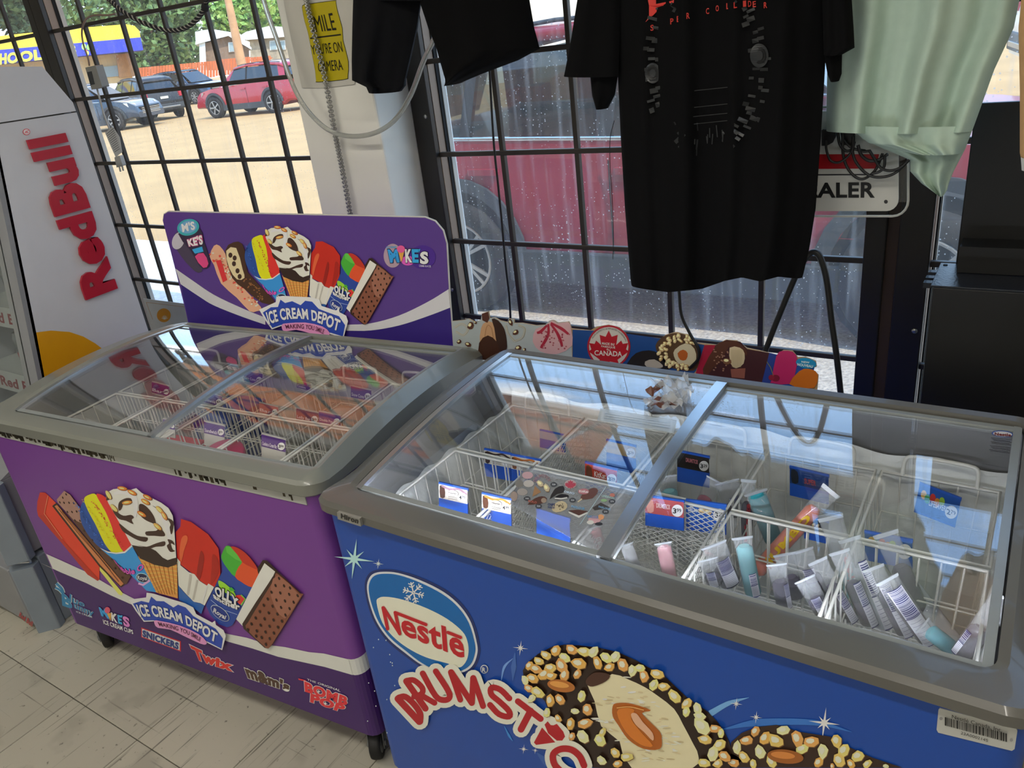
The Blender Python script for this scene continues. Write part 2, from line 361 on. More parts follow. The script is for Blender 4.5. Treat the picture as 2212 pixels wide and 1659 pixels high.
P('frame_dark', '2b2826', .38, var=.08, scale=8, metal=.3)
P('frame_tan', '8d7b6b', .5, var=.08, scale=9, metal=.2)
P('gasket', '0b0b0b', .8)
P('sash_white', 'c9c6bd', .6)
P('bar_metal', '3b3631', .45, var=.08, scale=10, metal=.3)
P('steel', 'a9a9a6', .32, metal=.9, var=.05)
thin_glass('window_glass', f0=.04, dirt=.12)
thin_glass('window_glass_dirty', f0=.04, dirt=.21)
BARZ = (.484, .736, .98, 1.239, 1.4926, 1.747, 2.0, 2.25)
YB = 1.856
def window(n, x0, x1, xs, glass, label):
    o = tag(empty('window_%d' % n, (x0, 1.9, .26)), label, kind='structure')
    f = MB()
    f.box(x0, x0 + .065, 1.83, 1.852, .26, 2.32); f.box(x1 - .045, x1, 1.83, 1.852, .26, 2.32)
    f.box(x0, x1, 1.831, 1.851, .24, .30); f.box(x0, x1, 1.831, 1.851, 2.28, 2.34)
    f.build('window_frame', MATS['frame_dark'], o, bev=.003)
    j = MB(); j.box(x0 + .01, x0 + .066, 1.852, 1.883, .26, 2.32); j.box(x1 - .046, x1 - .01, 1.852, 1.883, .26, 2.32); j.build('window_jamb', MATS['frame_tan'], o)
    j = MB(); j.box(x0 + .01, x0 + .069, 1.883, 1.897, .26, 2.32); j.box(x1 - .049, x1 - .01, 1.883, 1.897, .26, 2.32); j.box(x0, x1, 1.883, 1.897, .26, .32); j.build('window_gasket', MATS['gasket'], o)
    j = MB(); j.box(x0 + .01, x0 + .071, 1.897, 1.914, .26, 2.32); j.box(x1 - .051, x1 - .01, 1.897, 1.914, .26, 2.32); j.build('window_sash', MATS['sash_white'], o)
    MB().box(x0 + .02, x1 - .02, 1.917, 1.922, .27, 2.31).build('window_pane', glass, o)
    b = .0068
    for z in BARZ: MB().box(x0 + .05, x1 - .03, YB - b, YB + b, z - b, z + b).build('bar', MATS['bar_metal'], o, bev=.002)
    for x in xs: MB().box(x - b, x + b, YB - b + .001, YB + b + .003, .26, 2.32).build('bar', MATS['bar_metal'], o, bev=.002)
    for z in (.42, .83, 1.35): MB().lathe([(0, 0), (.007, 0), (.006, .004), (.002, .005), (0, .005)], (x0 + .05, 1.831, z), (0, -1, 0), 10).build('screw', MATS['steel'], o)
    return o
window(1, -4.62, -3.372, (-4.35, -4.11, -3.875, -3.636), MATS['window_glass'], 'dark framed window with bars behind the drink cooler')
window(2, -3.372, -1.75, (-3.09, -2.85, -2.604, -2.372, -2.14, -1.9), MATS['window_glass'], 'left barred window looking onto the parking lot')
window(3, -1.545, -.262, (-1.262, -1.026, -.779, -.5386), MATS['window_glass_dirty'], 'dirty barred window in front of the red car')
window(4, -.238, 1.25, (.02, .256, .49, .73, .97), MATS['window_glass_dirty'], 'barred window behind the black metal shelf')
P('gap_brown', '3a2a20', .7)
tag(MB().box(-.266, -.234, 1.838, 1.9, .26, 2.32).build('trim_1', MATS['gap_brown']), kind='structure')

# ceiling tubes: two rows of twin fluorescent fixtures, the shop's own light
P('lamp_white', 'e8e8e6', .4)
P('tube_glow', 'fff6e8', .5, emit=9)
def fixture(x, y, rot, label):
    o = thing('ceiling_light', (x, y, RZ - .09), label, 'light', rot, 'fluorescent ceiling fixtures')
    M = WM[o.name]
    MB().box(-.61, .61, -.075, .075, .04, .09, M=M).build('housing', MATS['lamp_white'], o, bev=.008)
    for s in (-.035, .035): MB().tube([M @ Vector((-.59, s, .022)), M @ Vector((.59, s, .022))], .013, 8).build('tube', MATS['tube_glow'], o)
    ld = bpy.data.lights.new('tube_light', 'AREA'); ld.shape = 'RECTANGLE'; ld.size = 1.2; ld.size_y = .1; ld.energy = 15; ld.color = (1, .95, .86)
    lo = bpy.data.objects.new('tube_light', ld); COL.objects.link(lo); lo.parent = o; lo.location = (0, 0, -.006)
for x, y, lb in ((-2.6, -.2, 'left end of the row nearest the windows'), (-.9, -.2, 'middle of the row nearest the windows'), (.8, -.2, 'right end of the row nearest the windows'),
                 (-2.6, -2.0, 'left end of the row behind the viewer'), (-.9, -2.0, 'middle of the row behind the viewer'), (.8, -2.0, 'right end of the row behind the viewer')):
    fixture(x, y, 0, 'twin tube ceiling light, ' + lb)

# ------------------------------------------------------------------ chest freezers
P('rim_olive', '80827a', .30, var=.03, scale=5, coat=.2)
P('rim_dark', '63625d', .30, var=.03, scale=5, coat=.25)
P('panel_purple', '7d4499', .38, var=.04, scale=2)
P('panel_blue', '1c4fae', .34, var=.03, scale=2)
P('panel_white', 'c9cbc6', .5)
P('collar_grey', '6c6d6f', .28, var=.03)
P('liner', 'c9ccca', .45, var=.05, scale=6)
P('frost', 'd9dcda', .7, var=.12, scale=9, bump=.6, bscale=22)
P('alu', 'b9bdbf', .3, metal=.85, var=.04)
P('lid_edge', '9aa09f', .35, metal=.3)
P('rubber', '151515', .65)
P('caster_grey', '77797a', .4, metal=.5)
P('wire_white', 'd8d8d2', .4, var=.04)
thin_glass('lid_glass', tint=(.975, .985, .985), f0=.05, gain=2.0)
def rloop2(x0, x1, y0, y1, r, n=4, m=14):
    """rounded rectangle with m points along each side that runs front to back"""
    o = []
    cs = ((x1 - r, y1 - r, 0), (x0 + r, y1 - r, 90), (x0 + r, y0 + r, 180), (x1 - r, y0 + r, 270))
    for q, (cx, cy, a) in enumerate(cs):
        for i in range(n + 1):
            t = math.radians(a + 90 * i / n); o.append((cx + r * math.cos(t), cy + r * math.sin(t)))
        if q == 1: o += [(x0, y1 - r + (y0 - y1 + 2 * r) * (i + 1) / (m + 1)) for i in range(m)]
        if q == 3: o += [(x1, y0 + r + (y1 - y0 - 2 * r) * (i + 1) / (m + 1)) for i in range(m)]
    return o
def autosmooth(o, a=.6):
    for p in o.data.polygons: p.use_smooth = True
    o.data.set_sharp_from_angle(angle=a); return o
def caster(M, x, y, h, parent, rot):
    """swivel caster with a rubber tyre, its fork and its plate; h is the underside of the cabinet"""
    R = M @ Matrix.Translation((x, y, 0)) @ Matrix.Rotation(rot, 4, 'Z')
    r = .037; off = -.028
    q = lambda v: R @ Vector(v)
    c = empty('caster', R.translation); c.parent = parent; c.matrix_local = WM[parent.name].inverted() @ R; WM[c.name] = R
    ax = (R.to_3x3() @ Vector((1, 0, 0)))
    MB().lathe([(.022, -.012), (.030, -.014), (r - .002, -.012), (r, -.007), (r, .007), (r - .002, .012), (.030, .014), (.022, .012)], q((0, off, r)), ax, 24).build('tyre', MATS['rubber'], c)
    MB().lathe([(0, -.013), (.023, -.0125), (.023, .0125), (0, .013)], q((0, off, r)), ax, 20).build('hub', MATS['caster_grey'], c)
    f = MB()
    for s in (-1, 1):
        xx = s * .0175; f.prism([q((xx, off - .013, r - .008)), q((xx, off + .013, r - .008)), q((xx, .02, h - .012)), q((xx, -.026, h - .012))], ax * .002 * s)
        f.lathe([(0, 0), (.008, 0), (.008, .004), (0, .004)], q((xx + s * .001, off, r)), ax * s, 10)
    f.box(-.02, .02, -.03, .024, h - .014, h - .010, M=R); f.lathe([(.02, 0), (.022, .004), (.018, .008)], q((0, 0, h - .011)), (0, 0, 1), 14)
    f.box(-.034, .034, -.034, .034, h - .004, h, M=R)
    f.build('fork', MATS['caster_grey'], c)
    return c
def chest(name, label, M, x0, x1, y0, y1, zb, zr, o, gx0, gx1, gy0, gy1, prof, ftop, rimm, bodym, split, split_w, mats_body_top=None):
    root = thing(name, M.translation, label, 'freezer', M.to_euler().z)
    T = lambda l, z: [M @ Vector((x, y, z if not callable(z) else z(y))) for x, y in l]
    body = MB(); lo = rloop2(x0, x1, y0, y1, .03)
    body.loft([T(lo, zb), T(lo, zr + .01)], True, False, None, True); body.add(T(lo, zb), [tuple(reversed(range(len(lo))))])
    autosmooth(body.build('body', bodym, root), .9)
    ox0, ox1, oy0, oy1 = x0 - o, x1 + o, y0 - o, y1 + o
    lp = lambda a, b, c, d, r: rloop2(a, b, c, d, r)
    fr = lambda y: max(0.0, min(1.0, (y - y0) / .12))
    rim = MB()
    out = lp(ox0, ox1, oy0, oy1, .045); out2 = lp(ox0 + .006, ox1 - .006, oy0 + .006, oy1 - .006, .042)
    inn = lp(gx0, gx1, gy0, gy1, .018); mid = lp(gx0 - .012, gx1 + .012, gy0 - .012, gy1 + .012, .024)
    side = lambda y: ftop + (prof(y) - .022 - ftop) * fr(y)
    rim.loft([T(lp(x0 + .004, x1 - .004, y0 + .004, y1 - .004, .03), zr), T(out2, zr), T(out, zr + .006), T(out, lambda y: side(y) - .008), T(out2, lambda y: side(y)),
              T(mid, lambda y: prof(y) + .002), T(inn, lambda y: prof(y) - .002), T(inn, lambda y: prof(y) - .016)], True, False)
    autosmooth(rim.build('rim', rimm, root), .5)
    col = MB(); c1 = lp(gx0 + .001, gx1 - .001, gy0 + .001, gy1 - .001, .018); c2 = lp(gx0 - .012, gx1 + .012, gy0 + .012, gy1 - .004, .03)
    zc = zr - .045
    col.loft([T(c1, lambda y: prof(y) - .015), T(c2, lambda y: prof(y) - .03), T(c2, zc + .012), T(lp(gx0 + .0, gx1 - .0, gy0 + .02, gy1 - .012, .03), zc)], True, False)
    autosmooth(col.build('collar', MATS['collar_grey'], root), .5)
    li = MB(); l1 = lp(gx0 + .0, gx1 - .0, gy0 + .02, gy1 - .012, .03)
    li.loft([T(l1, zc), T(l1, .22)], True, False); li.add(T(l1, .22), [tuple(range(len(l1)))])
    autosmooth(li.build('liner', MATS['liner'], root), .6)
    # sliding lids
    ys = [gy0 + .004 + (gy1 - gy0 - .008) * i / 44 for i in range(45)]
    for k, (a, b, dz) in enumerate(((gx0 + .003, split + split_w / 2, -.004), (split - split_w / 2, gx1 - .003, -.012))):
        lid = empty('lid', M @ Vector(((a + b) / 2, (gy0 + gy1) / 2, prof(.3)))); lid.parent = root; lid.matrix_local = M.inverted() @ WM[lid.name]
        g = MB(); ra, rb = a + .004, b - .004
        for e in (0, -.004): g.loft([[M @ Vector((x, y, prof(y) + dz + e)) for y in ys] for x in ((ra, rb) if e == 0 else (rb, ra))], False)
        for x in (ra, rb): g.loft([[M @ Vector((x, y, prof(y) + dz + e)) for y in ys] for e in (0, -.004)], False)
        for y in (ys[0], ys[-1]): g.add([M @ Vector((x, y, prof(y) + dz + e)) for x, e in ((ra, 0), (rb, 0), (rb, -.004), (ra, -.004))], [(0, 1, 2, 3)])
        g.build('glass', MATS['lid_glass'], lid)
        def strip(xa, xb, y_a, y_b, up=.003):
            fm = MB(); yy = [y for y in ys if y_a <= y <= y_b]; yy = [y_a] + yy + [y_b]
            fm.loft([[M @ Vector((x, y, prof(y) + dz + e)) for x, e in ((xa, -.006), (xa, up), (xb, up), (xb, -.006))] for y in yy], True, True, None, False)
            fm.build('lid_frame', MATS['alu'] if k == 0 else MATS['lid_edge'], lid)
        wl = .012 if k == 0 else split_w; wr = split_w if k == 0 else .012
        strip(a, a + wl, gy0 + .004, gy1 - .004); strip(b - wr, b, gy0 + .004, gy1 - .004)
        for ya, yb in ((gy0 + .004, gy0 + .014), (gy1 - .016, gy1 - .004)):
            fe = MB(); fe.loft([[M @ Vector((x, y, prof(y) + dz + e)) for y, e in ((ya, -.006), (ya, .002), (yb, .002), (yb, -.006))] for x in (a + wl, b - wr)], True, True, None, False)
            fe.build('lid_seal', MATS['lid_edge'], lid)
    for x, y, rt in ((x1 - .055, y0 + .055, .5), (x0 + .055, y0 + .055, 1.0), (x1 - .055, y1 - .055, .2), (x0 + .055, y1 - .055, -.3)): caster(M, x, y, zb, root, rt)
    return root
# purple freezer stands a little askew
PA = math.radians(5.3)
MP = Matrix.Translation((-1.104, .834, 0)) @ Matrix.Rotation(PA, 4, 'Z')
_pf = lambda y: .8445 - .30 * (y - .38) ** 2
purple = chest('purple_freezer', 'purple chest freezer with curved sliding glass lids and an upright header sign', MP, -1.14, .004, 0, .672, .10, .762, .016, -1.028, -.012, .028, .596,
               _pf, .800, MATS['rim_olive'], MATS['panel_purple'], -.506, .012)
MBL = Matrix.Translation((0, .796, 0))
_bf = lambda y: .862 - .182 * (.59 - y) ** 2
blue = chest('blue_freezer', 'blue chest freezer with grey rim and sliding glass lids, closest to the viewer', MBL, -1.038, .078, 0, .625, .10, .776, .016, -.992, .036, .042, .588,
             _bf, .806, MATS['rim_dark'], MATS['panel_blue'], -.476, .022)

# ------------------------------------------------------------------ outdoors
GZ = -.12
def ground_material():
    m = P('dirt', 'b8935f', .95, var=.12, scale=.9, detail=8, bump=.5, bscale=9, coord='Object'); return m
ground_material()
P('gravel', 'b3ab9c', .95, var=.35, scale=55, detail=6, bump=.8, bscale=60, coord='Object')
P('concrete', 'cfccc2', .9, var=.22, scale=26, detail=8, bump=.6, bscale=50, coord='Object')
tag(MB().box(-140, 120, 2.02, 160, GZ - .2, GZ).build('ground_lot', MATS['dirt']), 'dusty tan dirt surface of the parking lot', kind='structure')
g2 = MB().box(-3.3, 30, 2.02, 5.9, GZ - .1, GZ + .004)
tag(g2.build('ground_gravel', MATS['gravel']), 'pale gravel beside the parked red car', kind='structure')
tag(MB().box(-40, -3.3, 2.02, 4.93, GZ - .1, GZ + .004).build('ground_walk', MATS['concrete']), 'pale concrete walk outside the left window', kind='structure')
def fabric(name, col, k=.6):
    m = bpy.data.materials.new(name); m.use_nodes = True; t = m.node_tree; t.nodes.clear(); d = N(t, 'ShaderNodeBsdfDiffuse'); l = N(t, 'ShaderNodeBsdfTranslucent'); mi = N(t, 'ShaderNodeMixShader'); mi.inputs[0].default_value = k
    no = N(t, 'ShaderNodeTexNoise'); no.inputs['Scale'].default_value = 9; tcn = N(t, 'ShaderNodeTexCoord'); L(t, tcn.outputs['Object'], no.inputs['Vector'])
    cr = N(t, 'ShaderNodeValToRGB'); c = h2l(col); cr.color_ramp.elements[0].position = .3; cr.color_ramp.elements[0].color = (*[v * .8 for v in c], 1); cr.color_ramp.elements[1].position = .7; cr.color_ramp.elements[1].color = (*c, 1); L(t, no.outputs[0], cr.inputs[0])
    for n in (d, l): L(t, cr.outputs[0], n.inputs[0])
    L(t, d.outputs[0], mi.inputs[1]); L(t, l.outputs[0], mi.inputs[2]); o = N(t, 'ShaderNodeOutputMaterial'); L(t, mi.outputs[0], o.inputs[0]); MATS[name] = m; return m
aw = thing('window_awning', (-4.8, 2.5, 2.2), 'translucent orange fabric awning over the left window outside', 'awning')
MB().prism([(-9, 2.13, 2.78), (-9, 3.05, 2.46), (-9, 3.05, 2.455), (-9, 2.13, 2.775)], (7.3, 0, 0)).build('awning_fabric', fabric('awning_orange', 'f0a030'), aw)
MB().prism([(-9, 3.05, 2.46), (-9, 3.055, 2.46), (-9, 3.055, 2.27), (-9, 3.05, 2.27)], (7.3, 0, 0)).build('awning_valance', fabric('awning_peach', 'f0c8a0'), aw)
for x in (-8.9, -6.5, -4.1, -1.8): MB().tube([(x, 2.13, 2.3), (x, 3.04, 2.44)], .015, 6).build('awning_strut', MATS['steel'], aw)
tag(MB().box(-9, 7, 1.95, 2.12, RZ, 3.0).build('added_parapet', MATS['wall_paint']), kind='structure')  # unseen parapet added for its shade, kept low so sun reaches the awning

P('tyre', '1d1c1b', .8, var=.1, scale=30)
P('rim_silver', '9d9c98', .35, metal=.7)
P('cladding', '33383c', .6)
P('car_glass', '20262b', .08, spec=.8)
P('chrome', 'd8d8d8', .15, metal=1)
P('lamp_red', 'a81420', .25)
P('lamp_clear', 'c9d2d8', .15)
P('plate', 'd6d3c0', .5)
P('seat_dark', '2d2f31', .8)
thin_glass('car_tint', tint=(.42, .46, .46), f0=.05)
SUV = [(0, .70, .72), (.05, .98, 1.0), (.13, 1.08, 1.10), (.30, 1.10, 1.46), (.55, 1.10, 1.58), (1.2, 1.09, 1.655), (2.0, 1.07, 1.66), (2.6, 1.05, 1.60), (3.0, 1.03, 1.42), (3.42, 1.01, 1.06), (3.8, .985, 1.0), (4.3, .90, .91), (4.52, .76, .77), (4.6, .55, .56)]
def wheel(parent, c, ax, r, w, spokes, fine):
    o = empty('wheel', c); o.parent = parent; o.matrix_local = WM[parent.name].inverted() @ WM[o.name]
    n = 32 if fine else 18; ax = Vector(ax).normalized(); c = Vector(c)
    rr = r * .66
    MB().lathe([(rr, -w * .5), (r * .95, -w * .5), (r, -w * .32), (r, w * .32), (r * .95, w * .5), (rr * 1.03, w * .5), (rr, w * .40)], c, ax, n).build('tyre', MATS['tyre'], o)
    MB().lathe([(rr, w * .42), (rr * .93, w * .46), (rr * .90, w * .2), (rr * .88, w * .02), (0, w * .02)], c, ax, n).build('wheel_rim', MATS['cladding'], o)
    MB().lathe([(rr * 1.01, w * .40), (rr * .99, w * .49), (rr * .92, w * .47)], c, ax, n).build('rim_lip', MATS['rim_silver'], o)
    t = Vector((0, 0, 1)); b = ax.cross(t)
    for k in range(spokes):
        a = 2 * math.pi * k / spokes + .3
        for da in ((-.16, .16) if fine else (0,)):
            d = t * math.cos(a + da) + b * math.sin(a + da); d0 = t * math.cos(a) + b * math.sin(a); s = d.cross(ax)
            h0, h1 = rr * (.045 if fine else .09), rr * (.05 if fine else .11)
            pts = [d0 * rr * .16 + s * h0, d * rr * .95 + s * h1, d * rr * .95 - s * h1, d0 * rr * .16 - s * h0]
            MB().prism([c + p + ax * w * .40 for p in pts], ax * w * .07).build('spoke', MATS['rim_silver'], o)
    MB().lathe([(0, w * .50), (rr * .15, w * .50), (rr * .17, w * .46), (rr * .17, w * .1)], c, ax, 14).build('hub_cap', MATS['rim_silver'], o)
    return o
def car(name, label, M, paint, scale=1, fine=False, tint=None, rim_n=7, cat='car', far_wheels=True, wr=.36):
    """a sport utility body: x runs from the tail to the nose, y across, origin on the ground under the tail"""
    root = thing(name, M.translation, label, cat, M.to_euler().z)
    S = M @ Matrix.Scale(scale, 4); q = lambda x, y, z: S @ Vector((x, y, z))
    st = SUV
    def half(x): return .915 - .10 * max(0, (x - 3.6)) ** 1.2 - .28 * max(0, .35 - x) ** 1.3
    lo = MB(); loops = []
    xs = []
    for (a, b) in zip(st, st[1:]):
        k = 3 if b[0] - a[0] > .5 else 1
        xs += [a[0] + (b[0] - a[0]) * i / k for i in range(k)]
    xs.append(st[-1][0])
    belt = lambda x: interp([(a, b) for a, b, c in st], x); roof = lambda x: interp([(a, c) for a, b, c in st], x)
    for x in xs:
        h = half(x); zb = belt(x); sl = .24 if .3 < x < 4.3 else .36
        sl = min(sl, zb - .15)
        pr = [(h - .10, sl), (h - .02, sl + .10 * (zb - sl)), (h, sl + .42 * (zb - sl)), (h - .012, sl + .70 * (zb - sl)), (h - .02, sl + .76 * (zb - sl)), (h - .045, zb)]
        loops.append([q(x, y, z) for y, z in pr] + [q(x, -y, z) for y, z in reversed(pr)])
    lo.loft(loops, True, True)
    autosmooth(lo.build('body', paint, root), .5)
    # greenhouse
    gx = [x for x in xs if .28 <= x <= 3.45]
    gl = lambda x: .885 - .02; rw = lambda x: .64
    glm = tint or MATS['car_glass']
    side = lambda x, f, s: q(x, s * (gl(x) + (rw(x) - gl(x)) * f), belt(x) + (roof(x) - .05 - belt(x)) * f)
    cap = MB(); cap.loft([[q(x, -rw(x) - .02, roof(x) - .07), q(x, -rw(x), roof(x) - .03), q(x, -rw(x) + .15, roof(x)), q(x, rw(x) - .15, roof(x)), q(x, rw(x), roof(x) - .03), q(x, rw(x) + .02, roof(x) - .07)] for x in gx if .28 <= x <= 2.75], False)
    ro = cap.build('roof', paint, root); md = ro.modifiers.new('solid', 'SOLIDIFY'); md.thickness = .03 * scale; md.offset = -1; autosmooth(ro)
    for s in (-1, 1):
        for x0, x1 in ((.52, 1.02), (1.10, 1.98), (2.06, 2.92)):
            e = .04 if x0 > .6 else .34
            top0 = x0 + (0 if x0 > .6 else .14); xe = x1 - (.30 if x1 > 2.5 else 0)
            MB().poly([side(x0, .03, s), side(x1, .03, s), side(xe, .92, s), side(top0, .92, s)]).build('side_window', glm, root, solid=.006)
        for x0, x1, t0, t1 in ((.28, .52, .42, .70), (1.02, 1.10, 1.02, 1.10), (1.98, 2.06, 1.98, 2.06), (2.92, 3.30, 2.62, 2.72)):
            MB().prism([side(x0, 0, s), side(x1, 0, s), side(t1, 1, s), side(t0, 1, s)], q(0, -s * .03, 0) - q(0, 0, 0)).build('pillar', paint if x0 < .5 or x0 > 2.5 else MATS['gasket'], root)
        MB().tube([side(x, 0, s) for x in (.5, 1.0, 1.6, 2.2, 2.9, 3.2)], .014 * scale, 6).build('belt_trim', MATS['chrome'], root)
        MB().tube([q(x, s * .56, roof(x) + .035) for x in (.6, 1.0, 1.6, 2.2, 2.5)], .014 * scale, 6).build('roof_rail', MATS['cladding'], root)
        for x in (1.15, 2.15):
            MB().rbox(-.11, .11, -.02, .025, -.018, .018, .015, M=S @ Matrix.Translation((x + .05, s * .905, .90))).build('door_handle', paint, root, bev=.008 * scale)
            MB().box(-.003, .003, -.003, .003, 0, .62, M=S @ Matrix.Translation((x + .93 - .02, s * (half(x) + .001), .34))).build('door_seam', MATS['gasket'], root)
        MB().box(-1.02, .95, -.03, .012, 0, .20, M=S @ Matrix.Translation((2.35, s * .91, .23))).build('sill_cladding', MATS['cladding'], root, bev=.01)
        for wx in (.98, 3.64):
            a = MB(); R0, R1 = wr + .05, wr + .13
            arc = [(wx + R * math.cos(t), wr + .02 + R * math.sin(t)) for R, rg in ((R1, range(0, 13)), (R0, range(12, -1, -1))) for t in (math.pi * i / 12 for i in rg)]
            a.prism([q(x, s * (half(x) - .0), z) for x, z in arc], q(0, s * .02, 0) - q(0, 0, 0)); a.build('arch_cladding', MATS['cladding'], root)
            wl = MB(); wl.prism([q(wx + R0 * math.cos(t), s * (half(wx) - .004), wr + .02 + R0 * math.sin(t)) for t in (2 * math.pi * i / 20 for i in range(20))], q(0, s * .006, 0) - q(0, 0, 0)); wl.build('wheel_well', MATS['gasket'], root)
            wheel(root, q(wx, s * (half(wx) - .055), wr), (S.to_3x3() @ Vector((0, s, 0))), wr * scale, .22 * scale, rim_n, fine)
        MB().box(-.05, .06, 0, .17, 0, .13, M=S @ Matrix.Translation((2.78, .90 if s > 0 else -1.07, 1.04))).build('mirror', paint, root, bev=.03 * scale)
        MB().prism([q(4.28, s * .78, .70), q(4.45, s * .60, .72), q(4.40, s * .60, .86), q(4.10, s * .86, .90)], q(.05, s * .04, 0) - q(0, 0, 0)).build('headlight', MATS['lamp_clear'], root)
        MB().prism([q(.02, s * .62, .82), q(.06, s * .86, .84), q(.10, s * .86, 1.04), q(.06, s * .62, 1.04)], q(-.05, s * .02, 0) - q(0, 0, 0)).build('tail_light', MATS['lamp_red'], root)
    ws = MB(); ws.poly([q(3.40, -.70, 1.05), q(3.40, .70, 1.05), q(2.68, .58, 1.56), q(2.68, -.58, 1.56)]); ws.build('windscreen', glm, root, solid=.006)
    rg = MB(); rg.poly([q(.14, -.62, 1.11), q(.14, .62, 1.11), q(.38, .54, 1.50), q(.38, -.54, 1.50)]); rg.build('rear_window', glm, root, solid=.006)
    MB().box(-.06, .04, -.80, .80, 0, .20, M=S @ Matrix.Translation((.03, 0, .40))).build('rear_bumper', MATS['cladding'], root, bev=.02)
    MB().box(-.03, .03, -.55, .55, 0, .06, M=S @ Matrix.Translation((-.03, 0, .45))).build('bumper_trim', MATS['rim_silver'], root, bev=.01)
    MB().box(-.015, .01, -.16, .16, 0, .09, M=S @ Matrix.Translation((-.005, 0, .80))).build('licence_plate', MATS['plate'], root)
    MB().box(-.03, .06, -.62, .62, 0, .26, M=S @ Matrix.Translation((4.52, 0, .46))).build('grille', MATS['gasket'], root, bev=.02)
    for k in range(4): MB().box(-.01, .02, -.56, .56, 0, .02, M=S @ Matrix.Translation((4.59, 0, .49 + .055 * k))).build('grille_bar', MATS['chrome'], root)
    if fine:
        for x in (1.35, 2.45):
            for y in (-.38, .38):
                MB().rbox(-.10, .10, -.24, .24, .5, 1.12, .05, M=S @ Matrix.Translation((x, y, 0))).build('seat', MATS['seat_dark'], root, bev=.04)
                MB().rbox(-.06, .06, -.13, .13, 1.16, 1.34, .05, M=S @ Matrix.Translation((x - .04, y, 0))).build('headrest', MATS['seat_dark'], root, bev=.03)
    return root
P('paint_red', '9c1226', .25, var=.05, scale=3, coat=.6)
P('paint_red_dusty', '8a1026', .38, var=.14, scale=2.5, coat=.3)
P('paint_black', '0d0e10', .4, coat=.25)
P('paint_blue', '23405f', .25, coat=.6)
P('paint_navy', '1f3246', .25, coat=.6)
P('paint_white', 'd8d8d4', .3, coat=.5)
P('paint_sky', '86a6c4', .3, coat=.4)
# the red car right outside: its left flank faces the window, tail to the left
near = car('parked_car', 'red sport utility car parked right outside the dirty window', Matrix.Translation((-3.075 - .98, 3.95 + .915, GZ)), MATS['paint_red_dusty'], 1, True, MATS['car_tint'], 5)
def place(pr, pf, wb=2.66, sgn=1, sc=1):
    """matrix of a car whose near-side rear and front wheels stand under two pixels (rear on the ground, front at the wheelbase)"""
    A = atz(pr[0], pr[1], GZ); d = ray(*pf); d = Vector((d.x, d.y, 0)).normalized(); C0 = Vector((0, 0, 0)); A2 = Vector((A.x, A.y, 0)); w = wb * sc
    b = -2 * d.dot(A2); c = A2.length_squared - w * w; D = b * b - 4 * c
    t = (-b + sgn * math.sqrt(max(0, D))) / 2
    B = d * t; f = (B - A2).normalized(); a = math.atan2(f.y, f.x)
    M = Matrix.Translation((A.x, A.y, GZ)) @ Matrix.Rotation(a, 4, 'Z')
    side = 1 if (M.inverted() @ Vector((0, 0, 0))).y > 0 else -1      # which flank faces the viewer
    return M @ Matrix.Translation((-.98 * sc, -side * .86 * sc, 0))
car('parked_car', 'black sport utility car seen from its tail across the lot', place((302, 266), (244, 252), sgn=1), MATS['paint_black'], 1, rim_n=9)
car('parked_car', 'blue car with a dark windscreen parked behind the black one', place((352, 232), (431, 237), sgn=-1, sc=1.06), MATS['paint_blue'], 1.06)
car('parked_car', 'bright red car parked beside the utility pole', place((597, 244), (473, 251), sgn=1), MATS['paint_red'], 1, rim_n=5)
car('parked_car', 'dark blue car showing its chrome grille at the far left', place((120, 298), (262, 299), sgn=-1), MATS['paint_navy'])
car('parked_truck', 'white off-road vehicle with large tyres seen beside the mint shirt', Matrix.Translation((-.4, 12.2, GZ + .25)) @ Matrix.Rotation(.2, 4, 'Z'), MATS['paint_white'], 1.1, wr=.46)
# ------------------------------------------------------------------ buildings, trees and fence across the lot
Z1 = (0, 0, .31646)
def facade(px, py, dist):
    d = ray(px, py); d.z = 0; d.normalize(); return CAM + d * dist, -d
def slab(name, pts, p0, n, depth, mat, parent, out=0, z=Z1):
    pts = [onp(z[0] + x * z[2], z[1] + y * z[2], p0, n) + n * out for x, y in pts]
    return MB().prism(pts, -n * depth).build(name, mat, parent)
P('awning_yellow', 'f2cf3c', .6, var=.06, scale=.8); P('awning_blue', '3340b4', .6, var=.06, scale=.8); P('stucco_tan', 'd3b98a', .8, var=.05)
P('brick_far', 'a9794c', .85, var=.25, scale=6); P('shop_window', '8fa3a8', .15); P('brick_brown', '7b6552', .85, var=.2, scale=5); P('stone_grey', '9f937d', .85, var=.35, scale=3)
P('fascia_white', 'd4dbdc', .6); P('roof_pale', 'c9cbc8', .8, var=.1); P('fence_wood', 'c0663a', .8, var=.15, scale=2); P('pole_wood', 'b98f68', .85, var=.18, scale=3)
P('bark', '5c4a38', .9, var=.2); P('building_cream', 'd9d3c0', .8)
p0, n = facade(150, 120, 46)
sc = thing('school_building', (p0.x, p0.y, GZ), 'school building with a yellow and blue awning across the lot', 'building')
slab('wall', [(-900, 470), (905, 330), (905, 560), (-900, 700)], p0, n, 5, MATS['stucco_tan'], sc)
aw = []
for k, (a, b, c, d, e) in enumerate((((-900, 345), (500, 207), (850, 178), (512, 306), (-900, 440)),)):
    slab('awning_top', [(-900, 355), (470, 210), (850, 180), (905, 190), (938, 225), (945, 266), (510, 306), (-900, 430)], p0, n, 2.2, MATS['awning_yellow'], sc, 1.6)
    slab('awning_band', [(-900, 430), (510, 306), (945, 266), (963, 350), (540, 391), (-900, 530)], p0, n, 2.2, MATS['awning_blue'], sc, 1.62)
slab('brick_pier', [(790, 375), (905, 360), (925, 520), (812, 530)], p0, n, .6, MATS['brick_far'], sc, .4)
slab('shop_window', [(670, 460), (800, 447), (820, 520), (690, 530)], p0, n, .2, MATS['shop_window'], sc, .1)
